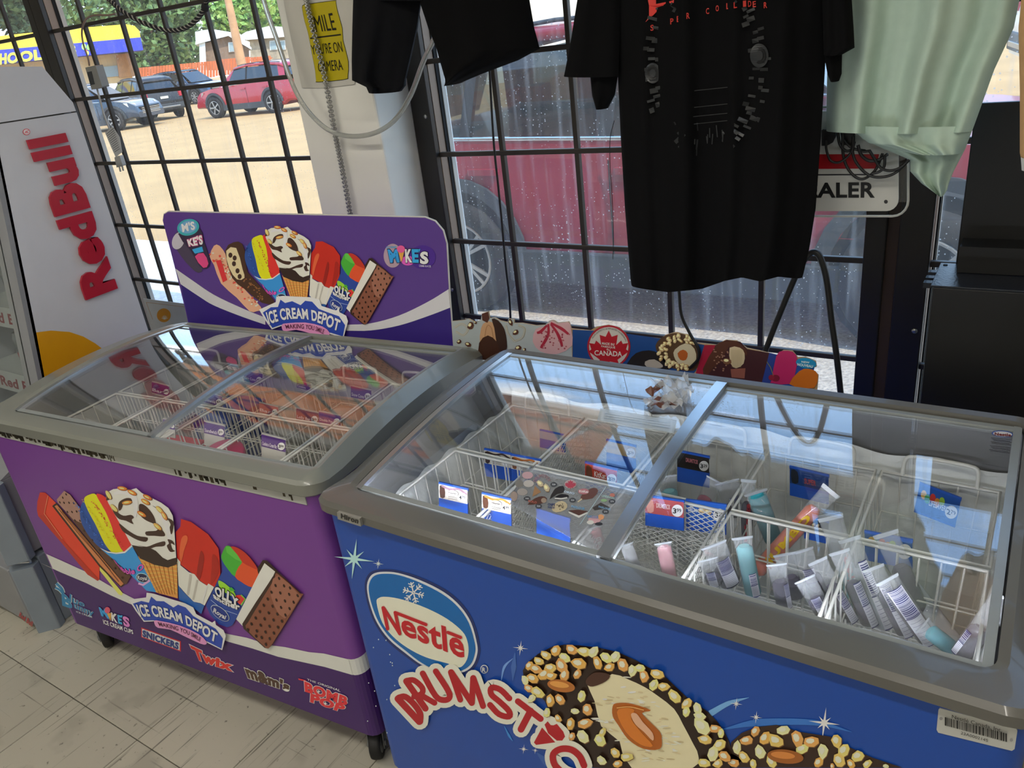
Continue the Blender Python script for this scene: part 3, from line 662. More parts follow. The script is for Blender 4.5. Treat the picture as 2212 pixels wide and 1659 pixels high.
pr = Print(p0 + n * 1.62, n, .02, Z1); pr.text('SCHOOL', [(-75, 372), (60, 360), (282, 335)], [(-72, 450), (60, 436), (292, 408)], 'e6dc3c', 1, .05); pr.build('awning_lettering', sc)
pr = Print(p0 + n * 1.62, n, .02, Z1)
for x, y, r, c in ((505, 325, 12, 'd8d84a'), (512, 350, 11, 'd8d84a'), (516, 376, 10, 'd8d84a'), (572, 318, 22, '7fc25a'), (604, 322, 20, '6db850'), (590, 345, 8, 'd8493a'), (598, 362, 14, 'c9d84a')): pr.ell((x, y), r * .7, r, c, 1)
pr.build('awning_flowers', sc)
p0, n = facade(460, 100, 63)
hs = thing('brick_house', (p0.x, p0.y, GZ), 'brown brick house with a white gable edge behind the fence', 'house')
slab('wall', [(1395, 300), (1560, 245), (1700, 335), (1705, 480), (1395, 480)], p0, n, 3, MATS['brick_brown'], hs)
slab('porch_wall', [(1360, 290), (1400, 290), (1410, 480), (1365, 480)], p0, n, 2, MATS['fascia_white'], hs, .3)
slab('gable_edge', [(1335, 285), (1558, 226), (1715, 325), (1715, 340), (1558, 246), (1335, 305)], p0, n, 6.5, MATS['fascia_white'], hs, .5)
slab('roof', [(1330, 215), (1440, 195), (1640, 228), (1715, 322), (1558, 228), (1335, 285)], p0, n, 5, MATS['roof_pale'], hs, -.5)
w = slab('window', [(1557, 290), (1602, 288), (1606, 352), (1562, 356)], p0, n, .2, MATS['fascia_white'], hs, .12); slab('pane', [(1563, 296), (1597, 294), (1601, 346), (1567, 350)], p0, n, .1, MATS['shop_window'], w, .16)
p0, n = facade(590, 100, 72)
hs = thing('stone_house', (p0.x, p0.y, GZ), 'stone faced house with a pale roof beside the pillar', 'house')
slab('wall', [(1700, 265), (2060, 232), (2080, 480), (1710, 480)], p0, n, 6, MATS['stone_grey'], hs, -1)
slab('roof', [(1625, 248), (1680, 215), (1835, 176), (2070, 190), (2080, 240), (1680, 272)], p0, n, 7, MATS['roof_pale'], hs, -.4)
for a in (1838, 1895):
    w = slab('window', [(a, 278), (a + 52, 272), (a + 56, 338), (a + 4, 344)], p0, n, .2, MATS['fascia_white'], hs, -.9); slab('pane', [(a + 6, 284), (a + 46, 279), (a + 50, 333), (a + 10, 338)], p0, n, .1, MATS['shop_window'], w, -.85)
p0, n = facade(420, 150, 56)
fe = thing('wood_fence', (p0.x, p0.y, GZ), 'orange wooden board fence behind the parked cars', 'fence')
bd = MB()
for k in range(46):
    x = 930 + k * 20; y = 464 - (x - 930) * .092
    if 1460 < x < 1700: y -= 6
    bd.prism([onp((x + a) * .31646, (y + b) * .31646, p0, n) + n * random.uniform(0, .05) for a, b in ((0, 0), (18, -1), (18, 110), (0, 111))], -n * .04)
tag(bd.build('boards', MATS['fence_wood'], fe), kind='stuff')
slab('rail', [(925, 480), (1860, 392), (1860, 400), (925, 488)], p0, n, .1, MATS['fence_wood'], fe, -.06)
A = aty(1568 * .31646, 0, 18.5); d = ray(1595 * .31646, 200 * .31646); d2 = Vector((d.x, d.y, 0)).normalized(); base = CAM + d2 * 44; base.z = GZ
po = MB(); pts = [onp(x * .31646, y * .31646, base, -d2) for x, y in ((1530, -120), (1570, 60), (1600, 200), (1645, 420), (1660, 480))]
po.tube(pts, [.16, .18, .20, .23, .24], 12); tag(po.build('utility_pole', MATS['pole_wood']), 'tall wooden utility pole between the two houses', 'pole')
def leaf_mat(name, a, b):
    m = P(name, a, .7, var=.5, scale=.55, detail=3); t = m.node_tree; bs = t.nodes['Principled BSDF']
    g = N(t, 'ShaderNodeTexNoise'); g.inputs['Scale'].default_value = 1.1; tcn = N(t, 'ShaderNodeTexCoord'); L(t, tcn.outputs['Object'], g.inputs['Vector'])
    cr = N(t, 'ShaderNodeValToRGB'); cr.color_ramp.elements[0].position = .38; cr.color_ramp.elements[0].color = (*h2l(a), 1); cr.color_ramp.elements[1].position = .62; cr.color_ramp.elements[1].color = (*h2l(b), 1)
    L(t, g.outputs[0], cr.inputs[0]); L(t, cr.outputs[0], bs.inputs['Base Color']); return m
leaf_mat('leaf_dark', '3d5a33', '7d9a5a'); leaf_mat('leaf_light', '5d8a3a', 'a9c96a'); leaf_mat('leaf_pine', '2f4a35', '5d7a55')
def tree(label, blobs, dist, mat, trunk, n=2600, size=.42, z=Z1, group='trees across the lot'):
    c0 = blobs[0]; d = ray(z[0] + c0[0] * z[2], z[1] + c0[1] * z[2]); dd = Vector((d.x, d.y, 0)).normalized(); base = CAM + dd * dist; base.z = GZ
    o = thing('tree', base, label, 'tree', 0, group)
    mb = MB(); tot = sum(b[2] * b[3] for b in blobs); rt = Vector((dd.y, -dd.x, 0))
    for x, y, rx, ry in blobs:
        c = onp(z[0] + x * z[2], z[1] + y * z[2], base, -dd); k = z[2] / FPX * (c - CAM).length
        for i in range(int(n * rx * ry / tot)):
            while True:
                v = Vector((random.uniform(-1, 1), random.uniform(-1, 1), random.uniform(-1, 1)))
                if .25 < v.length < 1: break
            p = c + rt * (v.x * rx * k) + dd * (v.y * rx * k) + Vector((0, 0, v.z * ry * k))
            a = Vector((random.gauss(0, 1), random.gauss(0, 1), random.gauss(0, .6))).normalized(); b = a.orthogonal().normalized(); s = size * random.uniform(.6, 1.3)
            mb.add([p - a * s, p + b * s * .5, p + a * s, p - b * s * .5], [(0, 1, 2, 3)])
    tag(mb.build('foliage', mat, o), kind='stuff')
    top = onp(z[0] + c0[0] * z[2], z[1] + c0[1] * z[2], base, -dd)
    MB().tube([base, base.lerp(top, .5) + Vector((.2, 0, 0)), top], [trunk, trunk * .7, trunk * .3], 10).build('trunk', MATS['bark'], o)
    return o
tree('broad pale green evergreen rising behind the awning', [(1000, 130, 330, 330), (640, 60, 330, 140), (1180, 330, 170, 190), (880, 380, 160, 130), (1160, 60, 220, 120)], 84, MATS['leaf_dark'], .5, 6500, .36)
tree('dark conifer seen through the leftmost window panes', [(150, 60, 130, 260), (30, -60, 190, 160)], 80, MATS['leaf_pine'], .4, 3000, .36)
tree('leafy light green tree behind the utility pole', [(1600, 90, 170, 150), (1500, 170, 90, 70), (1720, 40, 130, 120)], 92, MATS['leaf_light'], .4, 3200, .40)
tree('light green tree beside the pillar over the stone house', [(1860, 90, 120, 130), (1960, 60, 90, 130)], 96, MATS['leaf_light'], .4, 2600, .40)
p0, n = facade(1190, 30, 30)
cb = thing('cream_building', (p0.x, p0.y, GZ), 'pale cream building beyond the roof of the red car', 'building')
slab('wall', [(1050, -130), (2100, -330), (2100, 330), (1050, 330)], p0, n, 8, MATS['building_cream'], cb, 0, (0, 0, 1))
slab('roof_edge', [(1040, -160), (2110, -380), (2110, -320), (1040, -120)], p0, n, 8, MATS['fascia_white'], cb, .5, (0, 0, 1))

# ------------------------------------------------------------------ printed fronts
ZA = (60, 1020, .18081); ZB = (360, 1080, .20494); ZC = (90, 1240, .20344); ZD = (760, 1200, .18081); ZE = (820, 1400, .23508); ZF = (1100, 1360, .23508); ZG = (500, 1100, .33702); ZH = (1100, 1250, .50271); ZS = (340, 440, .30742)
rng = random.Random(3)
def nut(p, x, y, r, l, col=None, rot=None, el=.7):
    """one chopped peanut: a lumpy tan polygon with a lighter face"""
    rot = rng.uniform(0, 6.28) if rot is None else rot; col = col or rng.choice(('c99a55', 'd8b070', 'c08a45', 'dcbd85', 'b98348', 'd0a560'))
    pts = []
    for i in range(7):
        a = 2 * math.pi * i / 7; R = r * rng.uniform(.82, 1.12); u, v = R * math.cos(a), R * math.sin(a) * el; pts.append((x + u * math.cos(rot) - v * math.sin(rot), y + u * math.sin(rot) + v * math.cos(rot)))
    p.poly([(a + r * .07, b + r * .12) for a, b in pts], '6b4a28', l); p.poly(pts, col, l + 1)
    p.poly([(x + (a - x) * .55 - r * .12, y + (b - y) * .5 - r * .14) for a, b in pts], 'e6cfa0', l + 2)
def art_bar(p):
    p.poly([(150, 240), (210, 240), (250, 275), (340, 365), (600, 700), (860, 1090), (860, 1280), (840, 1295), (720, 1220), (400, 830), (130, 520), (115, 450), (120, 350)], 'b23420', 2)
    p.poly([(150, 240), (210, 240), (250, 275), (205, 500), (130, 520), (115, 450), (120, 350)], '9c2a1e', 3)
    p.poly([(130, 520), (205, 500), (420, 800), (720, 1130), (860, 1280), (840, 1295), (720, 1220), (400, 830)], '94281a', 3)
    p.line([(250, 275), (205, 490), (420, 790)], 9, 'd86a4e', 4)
def art_fudge(p):
    p.poly([(865, 1110), (1140, 1440), (1130, 1470), (1090, 1455), (865, 1170)], 'c9b756', 3)
    p.poly([(300, 400), (350, 360), (1170, 1330), (1120, 1372), (860, 1120)], '2c1c14', 4)
    p.poly([(330, 400), (360, 385), (1155, 1325), (1120, 1355), (870, 1095)], 'a5673f', 5)
    p.line([(380, 430), (620, 730), (860, 1000), (1100, 1300)], 7, '3a2216', 6); p.line([(420, 460), (700, 800), (1000, 1160)], 5, '3a2216', 6)
    p.poly([(360, 320), (450, 215), (520, 260), (640, 420), (700, 680), (870, 880), (1190, 1180), (1245, 1230), (1190, 1330), (1165, 1325), (375, 360)], '4a3024', 6)
    p.poly([(360, 320), (450, 215), (520, 260), (640, 420), (660, 600), (560, 560), (375, 360)], '86665a', 7)
    for x, y in ((435, 295), (475, 255), (400, 350), (450, 355), (510, 355), (565, 360), (490, 465), (545, 465), (600, 460), (580, 565), (640, 570), (690, 690), (790, 800), (875, 920), (1020, 1030), (1060, 1140), (1110, 1145), (1145, 1250), (1180, 1200)): p.ell((x, y), 8, 16, '2a1912', 8, -30, 10)
def art_rainbow(p):
    p.poly([(640, 440), (690, 330), (740, 450), (830, 620), (910, 800), (1010, 930), (880, 890), (760, 770), (660, 600)], '22407e', 8, 3)
    p.poly([(690, 310), (760, 255), (840, 260), (940, 440), (1010, 600), (1060, 760), (1160, 930), (1060, 948), (1010, 935), (930, 830), (830, 620), (740, 450)], 'cdb615', 9, 3)
    p.poly([(840, 260), (900, 255), (960, 300), (1030, 420), (1150, 640), (1255, 850), (1165, 935), (1070, 770), (1010, 600), (940, 440)], 'bf2a26', 10, 3)
    for i in range(120):
        t = rng.random(); a = rng.uniform(-1, 1); k = rng.randrange(3)
        x = 700 + 330 * t + (k - 1) * 110 + a * 35; y = 330 + 520 * t + abs(k - 1) * 20 + a * 25
        p.ell((x, y), 9, 5, (('3a66b0', '172e60'), ('e6d040', 'a8940a'), ('d84a40', '9c1c1c'))[k][i % 2], 11, 40, 6)
    p.poly([(880, 885), (980, 930), (1080, 945), (1180, 930), (1262, 855), (1275, 870), (1185, 950), (1080, 962), (975, 945)], 'c9cfd0', 12)
    p.poly([(890, 898), (980, 940), (1080, 958), (1185, 945), (1272, 872), (1400, 1110), (1560, 1420), (1440, 1400), (1230, 1190), (1060, 1040)], '2d78b4', 11)
    p.text('Bubble O', [(1050, 1020), (1160, 1120), (1280, 1130), (1400, 1065)], [(1080, 1070), (1180, 1180), (1290, 1200), (1420, 1130)], 'c94a98', 13, .03, ('35185c', .03))
    p.ell((1395, 1245), 80, 55, '8fb4cc', 12, 15); p.ell((1395, 1245), 72, 48, '1c1f3e', 13, 15); p.text('Royal', [(1340, 1215), (1455, 1225)], [(1340, 1275), (1455, 1285)], 'd8d8d8', 14, .02)
    p.line([(1345, 1310), (1400, 1330), (1480, 1275)], 26, 'c98ab4', 12)
def art_cone(p):
    p.poly([(1340, 985), (1500, 1060), (1700, 1090), (1805, 1080), (1815, 1490), (1560, 1420)], 'b57a3c', 12)
    for k in range(8): p.line([(1370 + k * 26, 1030 + k * 54), (1560 + k * 20, 1060 + k * 40), (1812, 1060 + k * 52)], 9, 'd0994f', 13)
    for k in range(7): p.line([(1420 + k * 55, 1060 + k * 6), (1500 + k * 45, 1240 + k * 12), (1600 + k * 30, 1440)], 8, '8e5a26', 13)
    p.poly([(965, 290), (965, 230), (1050, 185), (1150, 175), (1250, 195), (1325, 172), (1390, 230), (1510, 290), (1620, 345), (1710, 410), (1760, 500), (1775, 620), (1790, 850), (1805, 1080), (1700, 1115), (1540, 1080), (1380, 1010), (1270, 860), (1130, 600), (990, 350)], 'b9b5ab', 13)
    p.poly([(1270, 850), (1380, 870), (1480, 880), (1560, 920), (1640, 1000), (1700, 1030), (1760, 1010), (1805, 1000), (1805, 1080), (1700, 1118), (1540, 1085), (1370, 1010)], '2a1d18', 14)
    for q in ([(1360, 370), (1420, 370), (1500, 450), (1550, 540), (1570, 660), (1540, 600), (1450, 560), (1370, 490)], [(1440, 690), (1560, 680), (1600, 650), (1660, 700), (1660, 745), (1540, 740), (1450, 735)], [(1020, 370), (1080, 440), (1170, 500), (1260, 490), (1300, 520), (1270, 550), (1290, 600), (1200, 560), (1120, 540), (1060, 470)],
              [(1120, 590), (1220, 670), (1340, 740), (1460, 760), (1440, 810), (1340, 790), (1230, 730), (1160, 680)], [(1340, 850), (1450, 870), (1560, 830), (1665, 805), (1660, 860), (1560, 870), (1480, 890)], [(1700, 780), (1760, 800), (1785, 850), (1740, 830), (1760, 900), (1790, 920), (1730, 930), (1690, 860), (1715, 830)],
              [(1700, 530), (1770, 570), (1760, 690), (1740, 720), (1725, 640), (1735, 600)], [(970, 290), (970, 240), (1000, 220), (1020, 290), (1050, 290), (975, 320)], [(1130, 330), (1210, 290), (1280, 300), (1270, 330), (1180, 350), (1150, 420), (1120, 440), (1110, 390)], [(1520, 380), (1560, 400), (1640, 450), (1700, 530), (1680, 520), (1600, 440)]): p.poly(q, '35231c', 14, 3)
    p.line([(1060, 240), (1180, 215), (1280, 260), (1320, 360), (1310, 520)], [30, 60, 70, 60, 30], 'd6d2c8', 14, 4); p.line([(1600, 480), (1680, 600), (1720, 760), (1730, 960)], [20, 60, 50, 20], 'd0ccc2', 14, 4)
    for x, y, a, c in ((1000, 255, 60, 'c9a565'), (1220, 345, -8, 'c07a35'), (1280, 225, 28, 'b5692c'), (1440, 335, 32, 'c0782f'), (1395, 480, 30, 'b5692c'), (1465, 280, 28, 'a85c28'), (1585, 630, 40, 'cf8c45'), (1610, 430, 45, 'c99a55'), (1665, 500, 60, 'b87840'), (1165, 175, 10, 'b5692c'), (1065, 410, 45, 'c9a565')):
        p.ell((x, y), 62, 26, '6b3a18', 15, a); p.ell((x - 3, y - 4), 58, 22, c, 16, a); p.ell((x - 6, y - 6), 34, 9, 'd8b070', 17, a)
def art_pop(p):
    p.poly([(165, 190), (270, 220), (450, 350), (560, 500), (570, 590), (580, 770), (520, 905), (440, 890), (350, 830), (280, 760), (160, 670), (125, 600), (110, 330), (160, 270)], 'a02318', 8)
    p.poly([(170, 400), (215, 360), (240, 400), (200, 520), (170, 640), (150, 560)], 'b9502e', 9, 3); p.poly([(380, 520), (410, 620), (360, 840), (330, 800), (350, 640)], '7c1a14', 9, 3); p.poly([(500, 560), (560, 620), (560, 760), (480, 880), (490, 700)], '8a1c14', 9, 3)
    p.poly([(125, 600), (160, 640), (160, 675), (250, 750), (310, 770), (360, 840), (440, 890), (455, 868), (515, 905), (415, 1100), (370, 1075), (300, 1060), (220, 980), (140, 890)], 'b4b2aa', 9)
    p.line([(270, 770), (240, 990)], 24, '98958e', 10); p.line([(340, 830), (295, 1040)], 20, '98958e', 10); p.line([(440, 900), (390, 1080)], 14, 'cbc9c2', 10)
    p.poly([(135, 880), (165, 925), (220, 985), (300, 1060), (370, 1078), (412, 1102), (380, 1190), (330, 1150), (145, 1040)], '24508e', 9)
def art_cup(p):
    p.poly([(585, 570), (600, 740), (480, 980), (425, 1100), (470, 1200), (560, 1300), (650, 1332), (705, 1310), (950, 880), (900, 800), (700, 600)], '20387e', 7)
    p.poly([(640, 475), (690, 480), (760, 560), (812, 640), (770, 700), (735, 795), (640, 690), (592, 600), (605, 540)], '3a8c2c', 9, 3)
    p.poly([(690, 480), (760, 490), (850, 550), (930, 640), (978, 720), (982, 780), (940, 895), (880, 898), (800, 850), (735, 795), (775, 690), (812, 640), (750, 550)], 'bc4322', 9, 2)
    p.poly([(690, 480), (760, 490), (850, 550), (930, 640), (978, 720), (900, 690), (812, 640), (750, 550)], '9c2a1c', 10, 2)
    p.poly([(640, 475), (690, 480), (760, 560), (812, 640), (740, 610), (650, 540)], '4c9c38', 10)
    p.poly([(560, 840), (620, 860), (720, 950), (740, 1010), (660, 980), (580, 920)], '7cae2e', 9, 3); p.poly([(670, 920), (700, 905), (740, 945), (690, 945)], '3a8c2c', 10)
    p.poly([(740, 1000), (800, 990), (840, 1030), (800, 1090), (760, 1060)], 'b42c26', 9, 3); p.line([(800, 985), (845, 1030), (800, 1095)], 14, '5c9a3a', 10)
    p.text('OLLY', [(520, 890), (650, 930), (780, 1030)], [(540, 990), (640, 1050), (790, 1110)], 'd2d0ca', 12, .05, ('15151a', .05)); p.text('ancher', [(500, 950), (640, 1040), (795, 1075)], [(520, 1020), (640, 1090), (790, 1150)], 'd2d0ca', 12, .05, ('15151a', .05))
    p.ell((578, 1180), 118, 56, 'a8b2c8', 9, 40); p.ell((578, 1180), 112, 51, '1c2c6c', 10, 40); p.text('Royal', [(520, 1120), (650, 1205)], [(505, 1180), (630, 1255)], 'd0d0d0', 11, .03); p.line([(480, 1040), (600, 1140), (760, 1195)], 5, '8a98c0', 9)
def art_sandwich(p):
    p.poly([(970, 710), (1030, 618), (1075, 625), (1190, 740), (1100, 800), (985, 770)], '2a1b14', 10); p.poly([(1050, 650), (1170, 745), (1130, 800), (815, 1310), (750, 1240), (985, 770)], 'b6b4ac', 11)
    p.poly([(1165, 735), (1200, 745), (1430, 960), (1442, 1010), (1140, 1500), (1090, 1548), (1050, 1540), (830, 1340), (815, 1290), (960, 1060), (1140, 790)], '2e1d15', 12)
    p.poly([(1190, 755), (1425, 965), (1436, 1010), (1135, 1495), (1085, 1538), (1050, 1525), (860, 1340), (880, 1270), (1000, 1070), (1160, 810)], '6b4030', 13, 2)
    p.poly([(1200, 770), (1415, 970), (1425, 1010), (1270, 1230), (1150, 1080), (1120, 900)], '7d5242', 14, 2)
    for x, y in ((1210, 805), (1172, 880), (1262, 883), (1325, 905), (1130, 950), (1222, 958), (1316, 972), (1405, 985), (1090, 1022), (1182, 1032), (1272, 1042), (1363, 1055), (1048, 1088), (1140, 1098), (1230, 1110), (1320, 1122), (1006, 1155), (1100, 1168), (1190, 1180), (1277, 1190), (962, 1222), (1056, 1232), (1150, 1243), (1238, 1255), (918, 1285), (1014, 1298), (1108, 1308), (1196, 1318), (880, 1345), (974, 1358), (1066, 1370), (1153, 1380), (966, 1412), (1025, 1428), (1110, 1440), (1070, 1500)): p.ell((x, y), 11, 19, '24140e', 15, -25, 10)
def art_logo(p, ribbon=True):
    p.poly([(955, 250), (1140, 225), (1145, 175), (1220, 185), (1400, 240), (1550, 285), (1640, 330), (1670, 400), (1840, 490), (1870, 470), (1880, 515), (1960, 570), (1985, 630), (1945, 782), (1790, 705), (1600, 615), (1400, 545), (1220, 478), (1115, 484), (1030, 370)], 'b9bfc0', 18)
    p.poly([(1000, 290), (1090, 262), (1170, 280), (1195, 215), (1250, 262), (1330, 265), (1430, 330), (1480, 300), (1560, 330), (1640, 420), (1740, 478), (1880, 555), (1955, 660), (1938, 765), (1790, 690), (1600, 600), (1400, 530), (1220, 466), (1122, 470), (1050, 370)], '20388c', 19)
    p.text('ICE CREAM DEPOT', [(1035, 295), (1180, 300), (1360, 335), (1530, 395), (1720, 480), (1905, 600)], [(1085, 430), (1215, 425), (1380, 450), (1550, 505), (1700, 590), (1885, 705)], 'c6cac6', 20, .035, ('15235c', .03))
    if ribbon:
        p.poly([(1235, 465), (1290, 468), (1500, 515), (1700, 605), (1780, 680), (1780, 716), (1720, 708), (1540, 625), (1400, 560), (1270, 542), (1235, 500)], 'c078a0', 22, 2)
        p.text('MAKING YOU SMILE', [(1270, 475), (1450, 515), (1600, 570), (1730, 645)], [(1290, 520), (1450, 560), (1600, 615), (1720, 685)], '4a2038', 23, .01)
def art_mikes(p):
    q = [((610, 345), (690, 365), (725, 475), (640, 440), 'M', '2a7cb4'), ((740, 400), (810, 425), (815, 520), (750, 490), 'K', 'c9c9c6'), ((810, 425), (853, 437), (862, 532), (820, 520), 'E', '2a86b8'), ((862, 432), (935, 462), (945, 566), (880, 548), 'S', 'c46aa4')]
    for a, b, c, d, t, cc in q: p.text(t, [a, b], [d, c], cc, 3, .05, ('221437', .03))
    p.poly([(850, 430), (866, 436), (856, 462)], '2a86b8', 4)
    p.poly([(695, 405), (748, 412), (738, 492)], 'c9833a', 4); p.ell((706, 378), 30, 34, 'c8485c', 5)

FN = MP.to_3x3() @ Vector((0, -1, 0)); FP = MP @ Vector((0, 0, 0))
def fprint(z): return Print(FP, FN, z=z)
lp3 = lambda x, z: tuple(MP @ Vector((x, 0, z)))
p = fprint((0, 0, 1))
up = [(73, 1184), (132, 1210), (187, 1235), (250, 1272), (300, 1298), (390, 1335), (493, 1369), (534, 1377), (584, 1393), (616, 1397), (668, 1408), (700, 1411)]
lw = [(82, 1213), (132, 1236), (187, 1259), (241, 1286), (300, 1312), (400, 1352), (495, 1386), (545, 1400), (601, 1418), (702, 1440)]
up = [onp(*q, FP, FN) for q in up]; lw = [onp(*q, FP, FN) for q in lw]
L0 = MP @ Vector((-1.108, 0, 0)); inv = MP.inverted()
def ext(pl):
    a = inv @ pl[0]; b = inv @ pl[2]; s = (b.z - a.z) / (b.x - a.x); l0 = MP @ Vector((-1.108, 0, a.z + s * (-1.108 - a.x)))
    c = inv @ pl[-1]; d = inv @ pl[-3]; s2 = (c.z - d.z) / (c.x - d.x) * .6; return [l0] + pl + [MP @ Vector((-.024, 0, c.z + s2 * (-.024 - c.x)))]
up = ext(up); lw = ext(lw)
for a, b, c, d in zip(up, up[1:], lw, lw[1:]): pass
p.poly([tuple(v) for v in up] + [tuple(v) for v in reversed(lw)], 'a8a9a4', 2)
p.poly([tuple(v) for v in lw] + [lp3(-.024, .101), lp3(-1.108, .101)], '33184e', 1)
p.build('printed_band', purple)
# the band runs on round the rounded corner onto the right end
cm = MB(); c1 = inv @ up[-1]; c2 = inv @ lw[-1]
arc = [(-.026 + .0305 * math.sin(t), .03 - .0305 * math.cos(t)) for t in [math.radians(90 * i / 6) for i in range(7)]] + [(.0045, .2), (.0045, .6)]
for (xa, ya), (xb, yb) in zip(arc, arc[1:]):
    r1 = lambda y: c1.z + .10 * max(0, y - .0) ** .8; r2 = lambda y: c2.z + .10 * max(0, y) ** .8
    cm.add([MP @ Vector(v) for v in ((xa, ya, r2(ya)), (xb, yb, r2(yb)), (xb, yb, r1(yb)), (xa, ya, r1(ya)))], [(0, 1, 2, 3)], tuple(min(.88, v * 2.0) for v in h2l('a8a9a4')))
    cm.add([MP @ Vector(v) for v in ((xa, ya, .101), (xb, yb, .101), (xb, yb, r2(yb)), (xa, ya, r2(ya)))], [(0, 1, 2, 3)], tuple(v * 2.0 for v in h2l('33184e')))
cm.build('printed_band', MATS['print'], purple)
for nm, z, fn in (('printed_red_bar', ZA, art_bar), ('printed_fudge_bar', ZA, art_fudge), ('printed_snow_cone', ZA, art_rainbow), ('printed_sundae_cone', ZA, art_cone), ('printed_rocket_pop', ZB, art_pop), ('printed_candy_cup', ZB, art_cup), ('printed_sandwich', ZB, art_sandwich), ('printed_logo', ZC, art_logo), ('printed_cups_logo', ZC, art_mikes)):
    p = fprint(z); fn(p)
    if nm == 'printed_cups_logo': p.text('ICE CREAM CUPS', [(655, 475), (975, 590)], [(665, 525), (980, 635)], 'c9c9c6', 3, .03)
    p.build(nm, purple)
p = fprint(ZC)
for l, o, c in ((2, 16, 'a9c2cc'), (3, 0, '23658c')):
    bo = .05 + o / 380
    p.text('B', [(215, 185), (300, 240)], [(225, 330), (345, 375)], c, l, bo); p.text('lue', [(305, 205), (470, 300)], [(300, 295), (460, 345)], c, l, .02 + o / 500); p.text('unny', [(345, 315), (560, 400)], [(355, 375), (550, 470)], c, l, .02 + o / 500)
    p.line([(160, 95), (215, 150), (235, 200)], 26 + o, c, l, 4); p.line([(150, 140), (195, 165), (230, 205)], 20 + o, c, l, 4)
p.text('ICE CREAM', [(375, 385), (540, 440)], [(375, 400), (545, 462)], 'a9c2cc', 4, .01)
p.build('printed_bunny_logo', purple)
p = fprint(ZC); p.poly([(1060, 563), (1482, 710), (1482, 822), (1060, 668)], '9c2430', 2); p.poly([(1072, 577), (1470, 718), (1470, 806), (1072, 660)], 'c4c6c8', 3); p.text('SNICKERS', [(1078, 585), (1465, 725)], [(1078, 658), (1460, 798)], '1c2c64', 4, .05); p.build('printed_bar_logo', purple)
p = fprint(ZC); p.text('Twix', [(1575, 745), (1800, 850), (2035, 935)], [(1650, 905), (1800, 960), (2035, 1035)], 'a82824', 3, .06, ('c0bcb8', .035)); p.build('printed_caramel_logo', purple)
p = fprint(ZG); p.text("m&m's", [(75, 985), (380, 1108)], [(110, 1080), (370, 1168)], '3e2a20', 3, .06, ('b4b2ac', .04)); p.build('printed_candy_logo', purple)
p = fprint(ZG); p.text('THE ORIGINAL', [(488, 1080), (702, 1152)], [(488, 1092), (702, 1168)], 'b9bcc0', 3, .01)
p.poly([(432, 1080), (480, 1092), (485, 1102), (434, 1090)], 'b02a30', 4); p.text('BOMB', [(470, 1096), (755, 1200)], [(475, 1165), (742, 1258)], 'b02a30', 4, .06, ('c0c2c6', .035)); p.text('POP', [(512, 1172), (740, 1255)], [(508, 1232), (715, 1300)], 'b02a30', 4, .06, ('c0c2c6', .035))
p.star((565, 1162), 16, 'd0d0d0', 7, 4, .25); p.star((608, 1238), 16, 'd0d0d0', 7, 4, .25); p.build('printed_pop_logo', purple)
# scuffed strip between body and rim: peeled dark flakes on white
sm = MB(); sm.box(-1.11, -.025, -.0022, .001, .738, .764, 'b9bab4', MP)
for i in range(150):
    x = -1.1 + 1.06 * i / 150 + rng.uniform(-.004, .004)
    dens = .85 if x < -.62 else (.5 if -.42 < x < -.22 else .15)
    if rng.random() < dens: w = rng.uniform(.002, .012); h = rng.uniform(.010, .024); sm.box(x, x + w, -.003, -.001, .763 - h, .763, rng.choice(('3a3426', '4a4434', '2c281e')), MP)
sm.build('scuffed_strip', MATS['print_matte'], purple)

# header sign
TS = lambda x, y, z: MP @ Vector((x, y, z))
s0, s1, s2 = TS(-1.1, .664, .80), TS(-.07, .664, .80), TS(-.07, .704, 1.16)
SN = (s1 - s0).cross(s2 - s1).normalized()
if SN.y > 0: SN = -SN
sgn = [(38, 120), (45, 75), (75, 57), (1000, 78), (1880, 97), (1950, 125), (2005, 190), (2030, 280), (2050, 640), (2085, 1100), (250, 1000), (200, 760), (110, 400)]
sp = [onp(340 + x * ZS[2], 440 + y * ZS[2], s0, SN) for x, y in sgn]
sg = MB(); sg.prism(sp, -SN * .006); sgo = sg.build('header_sign', P('sign_purple', '5e3f92', .3, var=.03, scale=2), purple)
edge = MB(); edge.tube([q - SN * .003 for q in sp[:10]], .0032, 6); edge.build('sign_edge', MATS['sash_white'], purple)
def sprint(): return Print(s0, SN, z=ZS, gain=1.9)
p = sprint()
u1 = [(128, 455), (250, 540), (400, 640), (600, 735), (760, 800)]; l1 = [(165, 565), (300, 655), (400, 715), (600, 795), (760, 850)]
u2 = [(1330, 850), (1500, 840), (1700, 785), (1900, 690), (2048, 600)]; l2 = [(1330, 892), (1500, 890), (1700, 855), (1900, 790), (2058, 730)]
for u, l in ((u1, l1), (u2, l2)):
    u = smooth_path(u, 4); l = smooth_path(l, 4); p.poly([tuple(v) for v in u] + [tuple(v) for v in reversed(l)], 'a2a2a6', 2)
lo = [tuple(v) for v in smooth_path(l1, 4)] + [tuple(v) for v in smooth_path(l2, 4)]; p.poly(lo + [(2083, 1095), (252, 995), (205, 760)], '24155c', 1); p.build('printed_band', purple)
p = sprint()
p.poly([(370, 370), (400, 295), (440, 295), (490, 370), (530, 500), (700, 690), (735, 740), (700, 755), (650, 755), (560, 660), (450, 560), (400, 430)], 'b98a70', 3, 2)
for i in range(70): t = rng.random(); p.ell((400 + 290 * t + rng.uniform(-35, 35), 350 + 370 * t + rng.uniform(-30, 30)), 8, 6, rng.choice(('b43830', 'd8c0a8', 'a06850')), 4, 0, 6)
p.poly([(415, 400), (450, 393), (495, 535), (465, 552)], 'b02a2e', 5); p.build('printed_strawberry_bar', purple)
